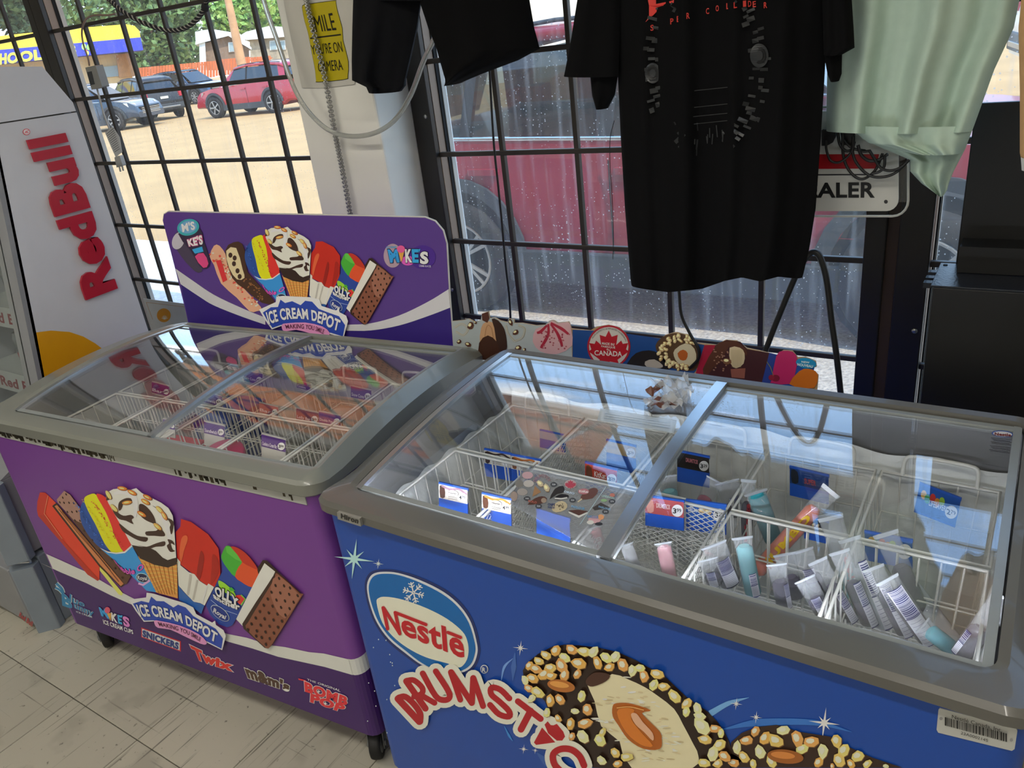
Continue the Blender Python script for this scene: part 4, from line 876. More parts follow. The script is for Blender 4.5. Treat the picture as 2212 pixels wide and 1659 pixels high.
p = sprint(); p.poly([(480, 330), (540, 270), (600, 280), (630, 380), (640, 480), (790, 640), (830, 700), (740, 695), (620, 600), (530, 520)], '3a261c', 6, 2); p.poly([(490, 330), (560, 310), (605, 460), (618, 520), (565, 530), (510, 450)], 'c0a884', 7, 2)
for x, y in ((520, 360), (545, 420), (570, 470), (585, 510), (550, 380)): p.ell((x, y), 14, 18, '35231c', 8)
for i in range(30): t = rng.random(); p.ell((620 + 150 * t + rng.uniform(-30, 10), 500 + 170 * t + rng.uniform(-20, 30)), 6, 5, '7a5230', 8, 0, 6)
p.build('printed_chocolate_bar', purple)
for nm, fn, pr3 in (('printed_snow_cone', art_rainbow, (((690, 310), (672, 250)), ((890, 890), (690, 505)), ((1270, 860), (872, 485)))), ('printed_sundae_cone', art_cone, (((970, 290), (770, 215)), ((1775, 620), (1090, 340)), ((1805, 1110), (1075, 545)))),
                    ('printed_rocket_pop', art_pop, (((165, 190), (1120, 265)), ((570, 590), (1290, 410)), ((125, 600), (1082, 490)))), ('printed_candy_cup', art_cup, (((640, 475), (1325, 350)), ((980, 760), (1467, 472)), ((650, 1330), (1290, 785)))),
                    ('printed_sandwich', art_sandwich, (((1050, 650), (1502, 395)), ((1440, 1000), (1660, 522)), ((830, 1340), (1367, 772)))), ('printed_logo', art_logo, (((1035, 295), (778, 757)), ((1085, 430), (803, 845)), ((1885, 705), (1288, 893))))):
    p = sprint(); p.affine(pr3); fn(p); p.build(nm, purple)
p = sprint(); p.poly([(110, 260), (150, 190), (205, 230), (235, 330), (320, 450), (290, 485), (240, 450), (170, 370)], '3a3444', 3, 2); p.ell((150, 260), 42, 62, '9a98a0', 4, 20)
p.poly([(150, 210), (300, 170), (330, 260), (375, 400), (350, 455), (300, 440), (240, 330)], '2a2236', 5, 2); p.ell((222, 165), 78, 58, '2f8890', 6, -12); p.ell((222, 163), 62, 44, '5a86a8', 7, -12)
p.text("M'S", [(175, 140), (265, 120)], [(185, 200), (275, 180)], 'd0b8d8', 8, .04); p.text("KE'S", [(215, 250), (320, 215)], [(230, 300), (330, 285)], 'd8c8e0', 8, .05, ('a03068', .05)); p.poly([(270, 370), (330, 345), (365, 420), (330, 450)], 'b03a6a', 7, 2); p.poly([(250, 320), (320, 300), (330, 335), (270, 350)], '2d86b4', 7)
p.build('printed_ice_cups', purple)
p = sprint(); p.ell((1655, 365), 64, 84, '8e7a86', 2); p.ell((1865, 375), 92, 84, '3a1f70', 2); p.ell((1762, 400), 46, 34, 'b04a98', 3)
for a, b, c, d, t, cc in (((1620, 320), (1690, 318), (1705, 412), (1640, 414), 'M', '2a7cb4'), ((1742, 318), (1790, 318), (1795, 412), (1748, 414), 'K', 'd0d0d0'), ((1790, 318), (1838, 318), (1840, 414), (1796, 414), 'E', '2a86b8'), ((1850, 335), (1905, 335), (1910, 424), (1848, 424), 'S', 'd0d0d0')): p.text(t, [a, b], [d, c], cc, 4, .05, ('1c1030', .04))
p.poly([(1838, 318), (1852, 318), (1842, 345)], '2a86b8', 5)
p.poly([(1695, 335), (1738, 335), (1720, 410)], 'b8823a', 5); p.ell((1716, 318), 28, 26, 'c4487a', 6); p.text('ICE CREAM', [(1612, 300), (1678, 296)], [(1613, 314), (1679, 310)], '3a8cb8', 4, .02); p.text('CREME GLACEE', [(1843, 428), (1926, 432)], [(1843, 442), (1926, 446)], 'a8a0c0', 4, .01); p.build('printed_cups_logo', purple)

# ---- blue front
BN = Vector((0, -1, 0)); BP = Vector((0, .796, 0))
def bprint(z): return Print(BP, BN, z=z)
p = bprint(ZD)
for px, c, l in ((34, '182452', 1), (0, 'a9acb4', 2), (-28, '0b4f8a', 3)):
    base = [(185, 400), (200, 290), (260, 215), (380, 190), (560, 205), (820, 290), (1100, 430), (1300, 600), (1430, 800), (1500, 1050), (1500, 1180), (1440, 1320), (1300, 1400), (1080, 1400), (850, 1310), (640, 1160), (440, 990), (300, 790), (220, 580)]
    cx, cy = 840, 780; pts = []
    for x, y in base:
        d = math.hypot(x - cx, y - cy); pts.append((cx + (x - cx) * (d + px) / d, cy + (y - cy) * (d + px) / d))
    p.poly(pts, c, l, 4)
p.poly([(305, 560), (330, 500), (420, 485), (620, 520), (900, 620), (1150, 750), (1330, 900), (1390, 1020), (1402, 1150), (1370, 1260), (1290, 1330), (1150, 1280), (900, 1210), (680, 1100), (500, 960), (370, 790)], 'b4b2a2', 4, 4)
for k in range(6):
    a = math.radians(60 * k + 76); u = lambda r, da=0: (745 + r * math.cos(a + da) * 1.05, 435 + r * math.sin(a + da) * 1.05)
    p.line([u(5), u(122)], 15, 'b4bcbc', 4)
    for r in (60, 92):
        for s in (-1, 1): e = u(r); p.line([e, (e[0] + 42 * math.cos(a + s * .95), e[1] + 42 * math.sin(a + s * .95))], 12, 'b4bcbc', 4)
RD = '96161f'
for q in (((385, 612), (440, 865)), ((390, 612), (585, 922)), ((585, 922), (530, 668)), ((530, 668), (898, 812)), ((1160, 905), (1312, 965))): p.stroke(q, 38, RD, 6)
p.text('estle', [(585, 655), (1340, 905)], [(612, 935), (1362, 1228)], RD, 5, .028)
p.build('printed_company_logo', blue)
p = bprint(ZE)
DS = [([(182, 450), (378, 660)], 62), ([(190, 440), (250, 432), (330, 500), (385, 585), (385, 660)], 56), ([(258, 290), (434, 540)], 58), ([(262, 285), (330, 282), (405, 350), (398, 405), (330, 430)], 52), ([(385, 412), (518, 488)], 52), ([(410, 218), (525, 420), (600, 462), (655, 440), (640, 370), (530, 198)], 54),
      ([(668, 205), (755, 458)], 52), ([(672, 205), (860, 488)], 54), ([(862, 488), (872, 258)], 52), ([(874, 258), (964, 515)], 54), ([(1205, 445), (1120, 365), (1042, 348), (1040, 410), (1120, 480), (1200, 560), (1202, 612), (1110, 590), (1028, 505)], 54), ([(1284, 472), (1492, 632)], 56), ([(1400, 560), (1312, 728)], 62),
      ([(1890, 1060), (1850, 975), (1775, 915), (1680, 908), (1608, 955), (1620, 1050), (1700, 1130), (1790, 1165)], 60), ([(1520, 760), (1620, 840)], 70), ([(1570, 700), (1670, 790)], 95), ([(1470, 830), (1560, 840)], 60)]
for pts, w in DS: p.stroke(pts, w + 92, 'b9b5a6', 8, 4 if len(pts) > 3 else 0)
p.poly([(180, 450), (300, 440), (420, 600), (380, 680)], 'b9b5a6', 8)
for pts, w in DS[:-3]: p.stroke(pts, w, '8c111b', 9, 4 if len(pts) > 3 else 0)
p.poly([(1505, 712), (1626, 848), (1450, 872), (1430, 850)], '8c111b', 9); p.poly([(1528, 685), (1556, 655), (1585, 690), (1610, 692), (1640, 678), (1700, 750), (1716, 795), (1690, 832), (1640, 832), (1560, 765)], '8c111b', 9)
p.build('printed_cone_name', blue)
p = bprint(ZE); p.ell((966, 188), 36, 40, 'a8aaa8', 3); p.ell((966, 188), 29, 33, '1c3570', 4); p.text('R', [(952, 166), (982, 170)], [(950, 206), (984, 212)], 'a8aaa8', 5, .03); p.build('printed_register_mark', blue)
p = bprint(ZF)
yb = 1262
p.poly([(170, 300), (400, 150), (650, 140), (1000, 200), (1300, 350), (1450, 440), (1640, 620), (1830, 750), (1980, 930), (2050, 1110), (2060, yb), (780, yb), (560, 1050), (450, 950), (330, 650), (140, 450)], '231711', 3, 2)
p.poly([(720, 490), (800, 500), (950, 400), (1100, 450), (1250, 520), (1370, 600), (1520, 720), (1600, 860), (1700, 1050), (1742, 1150), (1690, yb), (1130, yb), (1020, 1020), (850, 880), (790, 650)], 'b5aa8c', 4, 2)
for i in range(110):
    t = rng.random(); a = rng.uniform(-1, 1); x = 900 + 620 * t + a * 200; y = 560 + 620 * t - a * 150
    if y < 1230 and x < 1500 + (y - 700) * .3: p.ell((x, y), rng.uniform(20, 46), rng.uniform(4, 9), rng.choice(('c9c0a4', '9c9070', 'a89c7c', 'd0c8b0')), 5, rng.uniform(-10, 25), 8)
p.poly([(720, 440), (800, 380), (930, 400), (900, 460), (780, 510), (720, 490)], '3a241c', 6, 3)
p.poly([(960, 690), (1000, 660), (1130, 665), (1310, 725), (1230, 750), (1300, 830), (1390, 920), (1410, 990), (1392, 1080), (1240, 1078), (1100, 990), (1010, 860), (960, 780)], '8a4a18', 7, 3)
p.poly([(1000, 740), (1080, 700), (1160, 720), (1130, 800), (1220, 920), (1330, 1050), (1220, 1040), (1080, 920)], 'a86022', 8, 3); p.poly([(1130, 760), (1180, 750), (1240, 830), (1330, 930), (1330, 1000), (1250, 920), (1170, 850)], 'b88a70', 9, 3); p.line([(1000, 700), (1120, 690), (1250, 720)], 10, 'b8824a', 9, 4)
for x, y, r in ((200, 310, 48), (290, 270, 55), (350, 215, 55), (440, 175, 60), (525, 235, 65), (590, 165, 62), (700, 180, 66), (790, 185, 62), (650, 290, 72), (500, 310, 72), (395, 330, 62), (340, 390, 66), (262, 340, 62), (230, 430, 62), (160, 445, 52), (195, 520, 52), (400, 405, 58), (525, 395, 62), (640, 385, 50), (280, 555, 68), (392, 632, 62), (482, 622, 62), (680, 585, 58), (620, 728, 42), (733, 712, 66), (830, 285, 64), (935, 325, 54), (905, 235, 60), (992, 228, 60), (1062, 305, 68), (1145, 355, 58), (1252, 405, 62), (1372, 385, 66), (1215, 330, 55), (1342, 482, 58), (1432, 500, 58), (1535, 590, 76), (1640, 655, 58), (1745, 705, 62), (1640, 732, 48), (1765, 772, 58), (1780, 860, 96), (1905, 885, 58), (1960, 925, 46), (1812, 985, 66), (1945, 1035, 66), (1885, 1115, 74), (1990, 1140, 66), (1805, 1200, 60), (1930, 1205, 52), (580, 845, 58), (712, 835, 70), (690, 962, 74), (850, 990, 72), (872, 918, 46), (990, 1110, 56), (1092, 1150, 62), (862, 1180, 58), (1010, 1210, 46), (222, 612, 48), (362, 742, 48), (462, 792, 42), (590, 960, 44)): nut(p, x, y, r, 10)
p.ell((495, 492), 128, 56, '8e5626', 13, 10); p.ell((480, 478), 90, 28, 'b47c3e', 14, 10)
p.build('printed_nut_cone', blue)
p = bprint(ZH); p.poly([(955, 700), (1000, 660), (1060, 635), (1150, 625), (1250, 655), (1380, 675), (1450, 715), (1560, 765), (1650, 795), (1690, 808), (950, 808)], '2c1d15', 3)
for x, y, r in ((980, 720, 30), (1020, 690, 30), (1010, 760, 32), (1060, 650, 26), (1100, 680, 34), (1150, 690, 40), (1180, 645, 30), (1080, 740, 34), (1240, 680, 36), (1300, 695, 38), (1130, 780, 30), (1050, 790, 24), (1350, 735, 34), (1410, 690, 34), (1440, 730, 34), (1420, 775, 34), (1500, 755, 32), (1540, 790, 26), (1470, 790, 26), (1330, 785, 26), (1620, 800, 16), (1260, 725, 30), (1390, 800, 18), (965, 785, 26)): nut(p, x, y, min(r, 805 - y + 8) if y > 780 else r, 4)
p.ell((1190, 755), 78, 30, '7e4a20', 8, 6); p.ell((1180, 748), 52, 15, 'a86a34', 9, 6)
p.build('printed_nut_cone', blue)
p = bprint((0, 0, 1))
p.star((766, 1207), 44, '8fb8cc', 2, 4, .08, .62); p.star((818, 1217), 12, 'a8bcd0', 2)
for x, y, r in ((1125, 1399, 17), (1591, 1519, 14), (1634, 1548, 14), (1781, 1560, 34), (1132, 1617, 11), (1157, 1620, 8)): p.star((x, y), r, 'b4c4d8', 2)
p.line([(1083, 1470), (1090, 1440), (1108, 1422)], [1, 6, 1], '5a7cb4', 1, 5); p.line([(1108, 1470), (1110, 1440), (1113, 1410)], [1, 12, 2], '33528e', 1, 5); p.line([(1534, 1541), (1575, 1518), (1618, 1506)], [14, 10, 1], '5a86b4', 1, 5); p.line([(1560, 1575), (1640, 1560), (1760, 1560), (1840, 1580)], [2, 16, 12, 1], '2c5a9c', 1, 5); p.line([(1090, 1568), (1100, 1588), (1108, 1600)], [1, 5, 1], '2f6ca8', 1, 5); p.line([(1160, 1625), (1180, 1645), (1200, 1657)], [3, 16, 20], '2c4a86', 1, 5)
for i in range(16): p.ell((rng.uniform(790, 870), rng.uniform(1380, 1600)), 1.2, 1.6, 'a8b4c8', 2, n=6)
p.build('printed_sparkles', blue)
# asset plate and maker's badge
p0 = onp(2110, 1570, BP, BN); pl = MB(); cq = [onp(1100 + x * .50271, 1250 + y * .50271, BP, BN) for x, y in ((1850, 553), (2176, 637), (2184, 650), (2172, 728), (2160, 736), (1844, 658), (1837, 645), (1845, 560))]
pl.prism(cq, (0, -.0015, 0)); pl.build('asset_plate', P('plate_metal', 'c9cac6', .35, metal=.2), blue)
p = Print(BP - Vector((0, .0016, 0)), BN, z=ZH); p.text('Nestlé Canada, Inc.', [(1903, 580), (2118, 640)], [(1903, 598), (2118, 658)], '1c1c1c', 2, 0); p.text('23A0002145', [(1942, 652), (2058, 686)], [(1940, 664), (2056, 698)], '1c1c1c', 2, 0)
x = 1872
while x < 2138:
    w = rng.choice((2, 3, 5, 7)); dy = (x - 1872) * .264; p.poly([(x, 592 + dy), (x + w, 592 + dy + w * .26), (x + w, 628 + dy + w * .26), (x, 628 + dy)], '1c1c1c', 2); x += w + rng.choice((2, 3, 4))
p.ell((1856, 598), 7, 7, '6a6a6a', 2); p.ell((2158, 690), 7, 7, '6a6a6a', 2); p.build('plate_lettering', blue)
hb = MB(); hp = [onp(x, y, (0, .778, 0), BN) for x, y in ((731, 1104), (780, 1118), (783, 1135), (733, 1119))]; hb.prism([v - Vector((0, .004, 0)) for v in hp], (0, .02, 0)); hb.build('badge', P('badge_grey', '8f8e88', .35), blue)
p = Print((0, .7738, 0), BN, .0003); p.text('Hiron', [(737, 1108), (775, 1119)], [(737, 1119), (774, 1131)], '1a1a1a', 2, .03); p.build('badge_lettering', blue)

# ------------------------------------------------------------------ drink cooler at the left edge
P('cooler_white', 'cfd0d6', .35, var=.02); P('cooler_grey', '8a8c90', .4); P('cooler_blue_grey', '8f9aa6', .4, metal=.3); P('letter_red', 'b3122f', .3); P('sun_yellow', 'e2a010', .35)
P('can_silver', 'b9bcc0', .25, metal=.8); P('can_blue', '1c3484', .25, metal=.4); P('black_plastic', '0e0e0f', .5)
thin_glass('door_glass', tint=(.85, .88, .88), f0=.05)
co = thing('drink_cooler', (-2.75, 1.05, 0), 'white drink cooler with raised red lettering on its side panel', 'cooler')
X1, X0 = -2.43, -3.06
def xprism(pts, xa, xb): return MB().prism([(xa, y, z) for y, z in pts], (xb - xa, 0, 0))
# cabinet: side panels, back and roof around an open, slanted front
for xa, xb in ((X1 - .03, X1), (X0, X0 + .03)): xprism([(.945, .52), (1.352, .52), (1.352, 1.472), (1.105, 1.472)], xa, xb).build('side_panel', MATS['cooler_white'], co, bev=.003)
for xa, xb in ((X1 - .032, X1 - .001), (X0, X0 + .03)): xprism([(1.107, 1.476), (1.352, 1.476), (1.351, 1.50), (1.297, 1.605), (1.13, 1.62)], xa, xb).build('header_side', MATS['cooler_white'], co, bev=.003)
MB().box(X0 + .03, X1 - .03, 1.33, 1.352, .52, 1.50).build('back_panel', MATS['cooler_grey'], co)
xprism([(1.12, 1.48), (1.33, 1.48), (1.349, 1.50), (1.296, 1.603), (1.13, 1.618)], X0 + .03, X1 - .032).build('header', MATS['cooler_grey'], co, bev=.003)
MB().box(X0, X1, .77, 1.352, .262, .52).build('base_cabinet', MATS['cooler_grey'], co, bev=.004)
xprism([(.77, .52), (.945, .52), (.95, .60)], X0, X1).build('base_slope', MATS['cooler_grey'], co)
MB().box(X0, X1 + .012, .774, 1.352, 0, .25).build('base_plinth', MATS['cooler_blue_grey'], co, bev=.004)
for z0, z1, nm in ((0, .238, 'corner_post'), (.262, .52, 'corner_post')):
    MB().prism([(-2.437, .697, z0), (-2.395, .746, z0), (-2.41, .772, z0), (-2.47, .772, z0), (-2.47, .71, z0)], (0, 0, z1 - z0)).build(nm, MATS['cooler_blue_grey'], co, bev=.004)
MB().box(X0, -2.46, .70, .772, .02, .235).build('kick_plate', MATS['cooler_grey'], co, bev=.004)
MB().tube([(-2.46, .72, .25), (-2.41, .75, .25)], .006, 8).build('hinge_pin', MATS['chrome'], co)
p = Print((0, .6995, 0), (0, -1, 0)); p.text('Red Bull', [(44, 1322), (72, 1343)], [(41, 1331), (70, 1354)], '8c1a20', 1, .03); p.build('kick_lettering', co)
sd = Vector((1, 0, 0)); sP = Vector((X1 + .001, 0, 0))
p = Print(sP, sd, .0005); p.text('RedBull', [(183, 648), (55, 303)], [(252, 622), (139, 287)], 'b3122f', 1, .05)
lt = p.build('raised_lettering', co, MATS['letter_red']); md = lt.modifiers.new('solid', 'SOLIDIFY'); md.thickness = .009; md.offset = 1
p = Print(sP, sd); p.ell((57, 285), 8, 7, 'a83040', 1); p.ell((57, 285), 6.6, 5.6, 'b4b4b8', 2); p.text('R', [(53, 288), (54, 281)], [(61, 287), (61, 280)], 'a83040', 3, 0); p.build('register_mark', co)
p = Print(sP, sd, gain=1); p.poly([(78, 718), (110, 714), (150, 717), (180, 727), (206, 742), (240, 768), (270, 800), (295, 850), (300, 900), (110, 890)], 'e2a010', 1); p.build('sun_disc', co)
dv = Vector((0, .165, 1)).normalized(); dn = Vector((1, 0, 0)).cross(dv); dn = dn if dn.y < 0 else -dn
dP = Vector((X1, .948, .54))
def dq(x, t, o=0): return dP + Vector((x - X1, 0, 0)) + dv * t + dn * o
def dbox(x0, x1, t0, t1, o0, o1): return MB().prism([dq(x0, t0, o0), dq(x1, t0, o0), dq(x1, t1, o0), dq(x0, t1, o0)], dn * (o1 - o0))
dbox(X1 - .05, X1, 0, .95, -.01, .012).build('door_frame', MATS['cooler_grey'], co); dbox(X0, X0 + .05, 0, .95, -.01, .012).build('door_frame', MATS['cooler_grey'], co)
dbox(X1 - .062, X1 - .05, 0, .95, -.01, .006).build('door_gasket', MATS['gasket'], co); dbox(X1 - .09, X1 - .062, 0, .95, -.01, .010).build('door_stile', MATS['alu'], co)
dbox(X0 + .05, X1 - .062, 0, .94, -.004, .0).build('door_glass', MATS['door_glass'], co)
P('label_white', 'cfcfcb', .5)
for k, (t, txt, txt2) in enumerate(((.155, 'Red Bull', ''), (.375, 'Red Bull', 'ENERGY DRINK'), (.62, 'Red Bull', ''))):
    MB().box(X0 + .035, X1 - .035, 1.02 + .04 * k, 1.32, .54 + t - .012, .54 + t - .004).build('shelf', MATS['wire_white'], co)
    st = dbox(X0 + .06, X1 - .092, t - .03, t + .035, -.045, -.042); st.build('shelf_strip', MATS['label_white'], co)
    mb = MB(); vs, fs = glyphs(txt, .03); w = max(v[0] for v in vs); sc = .26 / w
    mb.add([dq(X1 - .38 + v[0] * sc, t - .016 + v[1] * sc * .62, -.0415) for v in vs], fs, h2l('9c1626'))
    mb.build('strip_lettering', MATS['print'], co)
for i in range(4):
    for k, t in enumerate((.155, .375)):
        x = X1 - .13 - i * .072; z = .54 + t - .0035; y = 1.10 + .04 * k + (i % 2) * .01
        c = thing('drink_can', (x, y, z), '%s can on the %s cooler shelf, %s' % (('blue and silver', 'plain silver')[i % 2], ('lower', 'upper')[k], ('nearest the side panel', 'second from the side panel', 'third from the side panel', 'farthest from the side panel')[i]), 'can', 0, 'cans in the drink cooler')
        MB().lathe([(0, .002), (.022, 0), (.026, .008), (.026, .118), (.022, .13), (.021, .134), (.0, .131)], (x, y, z), n=18).build('can_body', MATS['can_silver'], c)
        MB().lathe([(.0263, .02), (.0265, .022), (.0265, .095), (.0263, .097)], (x, y, z), n=18).build('can_print', MATS['can_blue'] if i % 2 == 0 else MATS['can_silver'], c)
        MB().lathe([(.0267, .05), (.0268, .052), (.0268, .066), (.0267, .068)], (x, y, z), n=18).build('can_band', MATS['letter_red'], c)

# ------------------------------------------------------------------ clothes hung in front of the windows
P('cloth_black', '050506', .95, var=.2, scale=60, spec=.15); P('cloth_navy', '090a0e', .95, var=.3, scale=40, spec=.2); P('cloth_mint', 'a9beae', .85, var=.05, scale=50); P('cloth_tan', 'c49a68', .9, var=.06, scale=40); P('hanger_black', '131313', .4)
def garment(rows, Y0, thick, folds, name, mat, parent, nu=40, sub=10, hem=None):
    """rows: (y, left x, right x) in photograph pixels, hung at depth Y0; closed front and back with soft vertical folds"""
    rr = []
    for (a, b) in zip(rows, rows[1:]): rr += [tuple(a[i] + (b[i] - a[i]) * t / sub for i in range(3)) for t in range(sub)]
    rr.append(rows[-1])
    def dep(x, y, u):
        v = (y - rows[0][0]) / (rows[-1][0] - rows[0][0])
        return sum(A * (.25 + .75 * v) * math.sin(f * u * 6.283 + ph + 1.2 * v) for A, f, ph in folds)
    mb = MB()
    for s in (-1, 1):
        G = []
        for y, xl, xr in rr:
            row = []
            for i in range(nu + 1):
                u = i / nu; x = xl + (xr - xl) * u; b = thick * math.sin(math.pi * u) ** .5 if 0 < u < 1 else 0
                yy = y + (interp(hem, u) * max(0.0, 1 - (rows[-1][0] - y) / 90) if hem else 0)
                row.append(aty(x, yy, Y0 + dep(x, y, u)) + Vector((0, s * b, 0)))
            G.append(row)
        mb.grid(G if s < 0 else [list(reversed(r)) for r in G])
    o = mb.build(name, mat, parent); return o, (lambda x, y, xl, xr: aty(x, y, Y0 + dep(x, y, (x - xl) / (xr - xl))))
# black t-shirt
YT = 1.40
ts = thing('t_shirt', aty(1550, 500, YT), 'black printed t-shirt hanging in the middle of the windows', 't-shirt')
brow = [(-420, 1420, 1700), (-380, 1330, 1770), (-200, 1300, 1800), (0, 1325, 1790), (170, 1335, 1781), (300, 1341, 1773), (450, 1350, 1762), (540, 1357, 1748), (600, 1362, 1736), (612, 1364, 1733)]
folds = [(.014, 2.0, .3), (.009, 4.3, 1.0), (.004, 9, 2)]
to, tdep = garment(brow, YT, .035, folds, 'shirt_body', MATS['cloth_black'], ts, 64, 10, [(0, 4), (.25, 9), (.45, 0), (.58, -17), (.68, -24), (.78, -14), (.88, -22), (1, -12)])
garment([(-380, 1330, 1420), (-200, 1285, 1345), (0, 1247, 1340), (100, 1231, 1338), (165, 1218, 1336)], YT - .004, .02, [(.004, 1.5, 1)], 'sleeve', MATS['cloth_black'], ts, 20)
garment([(60, 1262, 1338), (150, 1274, 1337), (205, 1280, 1328), (234, 1290, 1312)], YT + .012, .018, [(.003, 1.2, 1)], 'sleeve_fold', MATS['cloth_black'], ts, 16)
garment([(-380, 1700, 1770), (-200, 1770, 1830), (0, 1776, 1840), (60, 1778, 1844), (103, 1779, 1846), (118, 1780, 1819)], YT - .004, .02, [(.004, 1.5, 2)], 'sleeve', MATS['cloth_black'], ts, 20)
garment([(60, 1776, 1822), (120, 1780, 1819), (160, 1788, 1818), (175, 1795, 1812)], YT + .012, .016, [(.003, 1.2, 1)], 'sleeve_fold', MATS['cloth_black'], ts, 16)
MB().tube([aty(1560, -560, YT), aty(1548, -600, YT), aty(1532, -560, YT), aty(1550, -500, YT), aty(1555, -430, YT)], .003, 6).build('hanger_hook', MATS['hanger_black'], ts)
MB().tube([aty(1350, -372, YT), aty(1555, -425, YT), aty(1755, -372, YT)], .006, 8).build('hanger_arm', MATS['hanger_black'], ts)
def lr(y): return interp([(a, b) for a, b, c in brow], y), interp([(a, c) for a, b, c in brow], y)
def tshirt_print(gain=1.0):
    q = Print((0, YT, 0), (0, -1, 0), .0012, gain=gain)
    def dep(x, y):
        xl, xr = lr(y); u = (x - xl) / (xr - xl); p = tdep(x, y, xl, xr); b = .035 * max(0, math.sin(math.pi * max(.001, min(.999, u)))) ** .5; return p + Vector((0, -b - .001, 0)) * 1.0
    def at(x, y):
        p = dep(x, y); d = ray(x, y); return CAM + d * ((p.y) / d.y)
    q.depth = at; return q
q = tshirt_print(1.4)
for t, x, y in (('S', 1408, 61), ('U', 1431, 53), ('P', 1451, 47), ('E', 1465, 42), ('R', 1486, 35), ('C', 1528, 25), ('O', 1549, 19), ('L', 1572, 14), ('L', 1588, 12), ('I', 1608, 9), ('D', 1619, 9), ('E', 1629, 10), ('R', 1653, 12)): q.text(t, [(x - 3.2, y - 7), (x + 3.6, y - 8)], [(x - 3, y + 6), (x + 4, y + 5)], 'a02a22', 2, .02)
q.poly([(1394, 48), (1402, 36), (1402, 12), (1398, -8), (1420, -8), (1420, 8), (1436, -4), (1450, 2), (1472, -6), (1470, 4), (1446, 12), (1425, 18), (1412, 32)], 'b0312a', 2); q.build('printed_lettering', ts)
q = tshirt_print(1.0); cc = (1524, 140)
for i in range(46):
    a = math.radians(-155 + 310 * i / 45 + 90); rx, ry = 118 + 10 * math.sin(i * 2.1), 190
    for k in range(2):
        R = 1.0 + .12 * (k - .5) + rng.uniform(-.02, .02); x = cc[0] + rx * R * math.sin(a - math.pi / 2 + math.pi / 2 + .0) if False else cc[0] + rx * R * math.cos(a); y = cc[1] - ry * R * math.sin(a) * .95
        if y < 4 or y > 340: continue
        w, h = rng.uniform(10, 24), rng.uniform(4, 10); t = math.atan2(math.sin(a) * .5, math.cos(a)); ct, st2 = math.cos(-t), math.sin(-t)
        q.poly([(x + u * ct - v * st2, y + u * st2 + v * ct) for u, v in ((-w / 2, -h / 2), (w / 2, -h / 2 - 1), (w / 2, h / 2), (-w / 2, h / 2 + 1))], rng.choice(('242526', '2c2d2e', '1c1d1e', '313334')), 2)
for x, y, r in ((1410, 158, 17), (1640, 120, 20)): q.ell((x, y), r, r * 1.3, '26282a', 3); q.ell((x, y), r * .7, r * .9, '141516', 4); q.ell((x, y), r * .4, r * .55, '2a2c2e', 5)
for i in range(14): x = 1500 + rng.uniform(0, 80); y = 250 + rng.uniform(0, 60); q.line([(x, y), (x + rng.uniform(-3, 3), y + rng.uniform(10, 30))], 2.2, '2a2b2c', 2)
for y in (196, 232, 252, 268): q.line([(1502 - rng.uniform(0, 6), y), (1576, y - 8)], 1.6, '262728', 2)
q.build('printed_machinery', ts)
# mint shirt
mt = thing('t_shirt', aty(1950, 400, 1.475), 'mint green shirt hanging beside the black t-shirt', 't-shirt')
YM = 1.475
garment([(-400, 1850, 2120), (-330, 1800, 2210), (0, 1790, 2202), (60, 1789, 2190), (150, 1787, 2148), (250, 1785, 2112), (283, 1785, 2100)], YM, .03, [(.02, 2.6, .4), (.008, 6, 1)], 'shirt_body', MATS['cloth_mint'], mt, 60)
garment([(270, 1838, 2103), (288, 1850, 2098), (308, 1875, 2090), (322, 1935, 2083), (330, 1968, 2079)], YM - .012, .022, [(.01, 2.0, .6), (.004, 5, 1)], 'front_hem', MATS['cloth_mint'], mt, 44)
garment([(275, 1850, 2100), (300, 1862, 2093), (320, 1905, 2086), (345, 1966, 2073), (370, 1966, 2060), (395, 1990, 2050), (410, 2012, 2046), (420, 2028, 2040)], YM + .02, .018, [(.012, 2.0, 1.6)], 'back_hem', MATS['cloth_mint'], mt, 44)
MB().tube([aty(1985, -480, YM), aty(1972, -520, YM), aty(1960, -480, YM), aty(1985, -400, YM)], .003, 6).build('hanger_hook', MATS['hanger_black'], mt)
# tan garment at the right edge
tn = thing('tan_shirt', aty(2260, 340, 1.395), 'tan garment hanging at the right edge of the view', 'garment')
garment([(-300, 2230, 2420), (0, 2206, 2440), (60, 2200, 2440), (200, 2203, 2430), (330, 2203, 2420), (345, 2206, 2418)], 1.395, .04, [(.01, 3, 0)], 'cloth', MATS['cloth_tan'], tn, 30)
garment([(340, 2205, 2418), (368, 2207, 2412)], 1.3955, .03, [(.008, 3, 0)], 'lining', MATS['label_white'], tn, 20)
# shorts
YS = 1.60
sh = thing('shorts', aty(930, 190, YS), 'black denim shorts hanging over the white pillar', 'shorts')
garment([(-380, 790, 1060), (-200, 775, 1105), (-60, 768, 1130), (0, 766, 1140)], YS, .05, [(.01, 2, 0)], 'waist', MATS['cloth_navy'], sh, 40)
garment([(-10, 766, 910), (60, 764, 900), (130, 763, 884), (172, 764, 874), (186, 796, 872), (198, 803, 862)], YS, .04, [(.012, 1.4, .5), (.005, 3, 2)], 'leg', MATS['cloth_navy'], sh, 30)
garment([(-10, 902, 1142), (60, 925, 1154), (105, 943, 1166), (130, 951, 1120), (160, 962, 1040), (182, 973, 985)], YS - .03, .035, [(.012, 1.2, .2), (.004, 3, 1)], 'leg', MATS['cloth_black'], sh, 40)

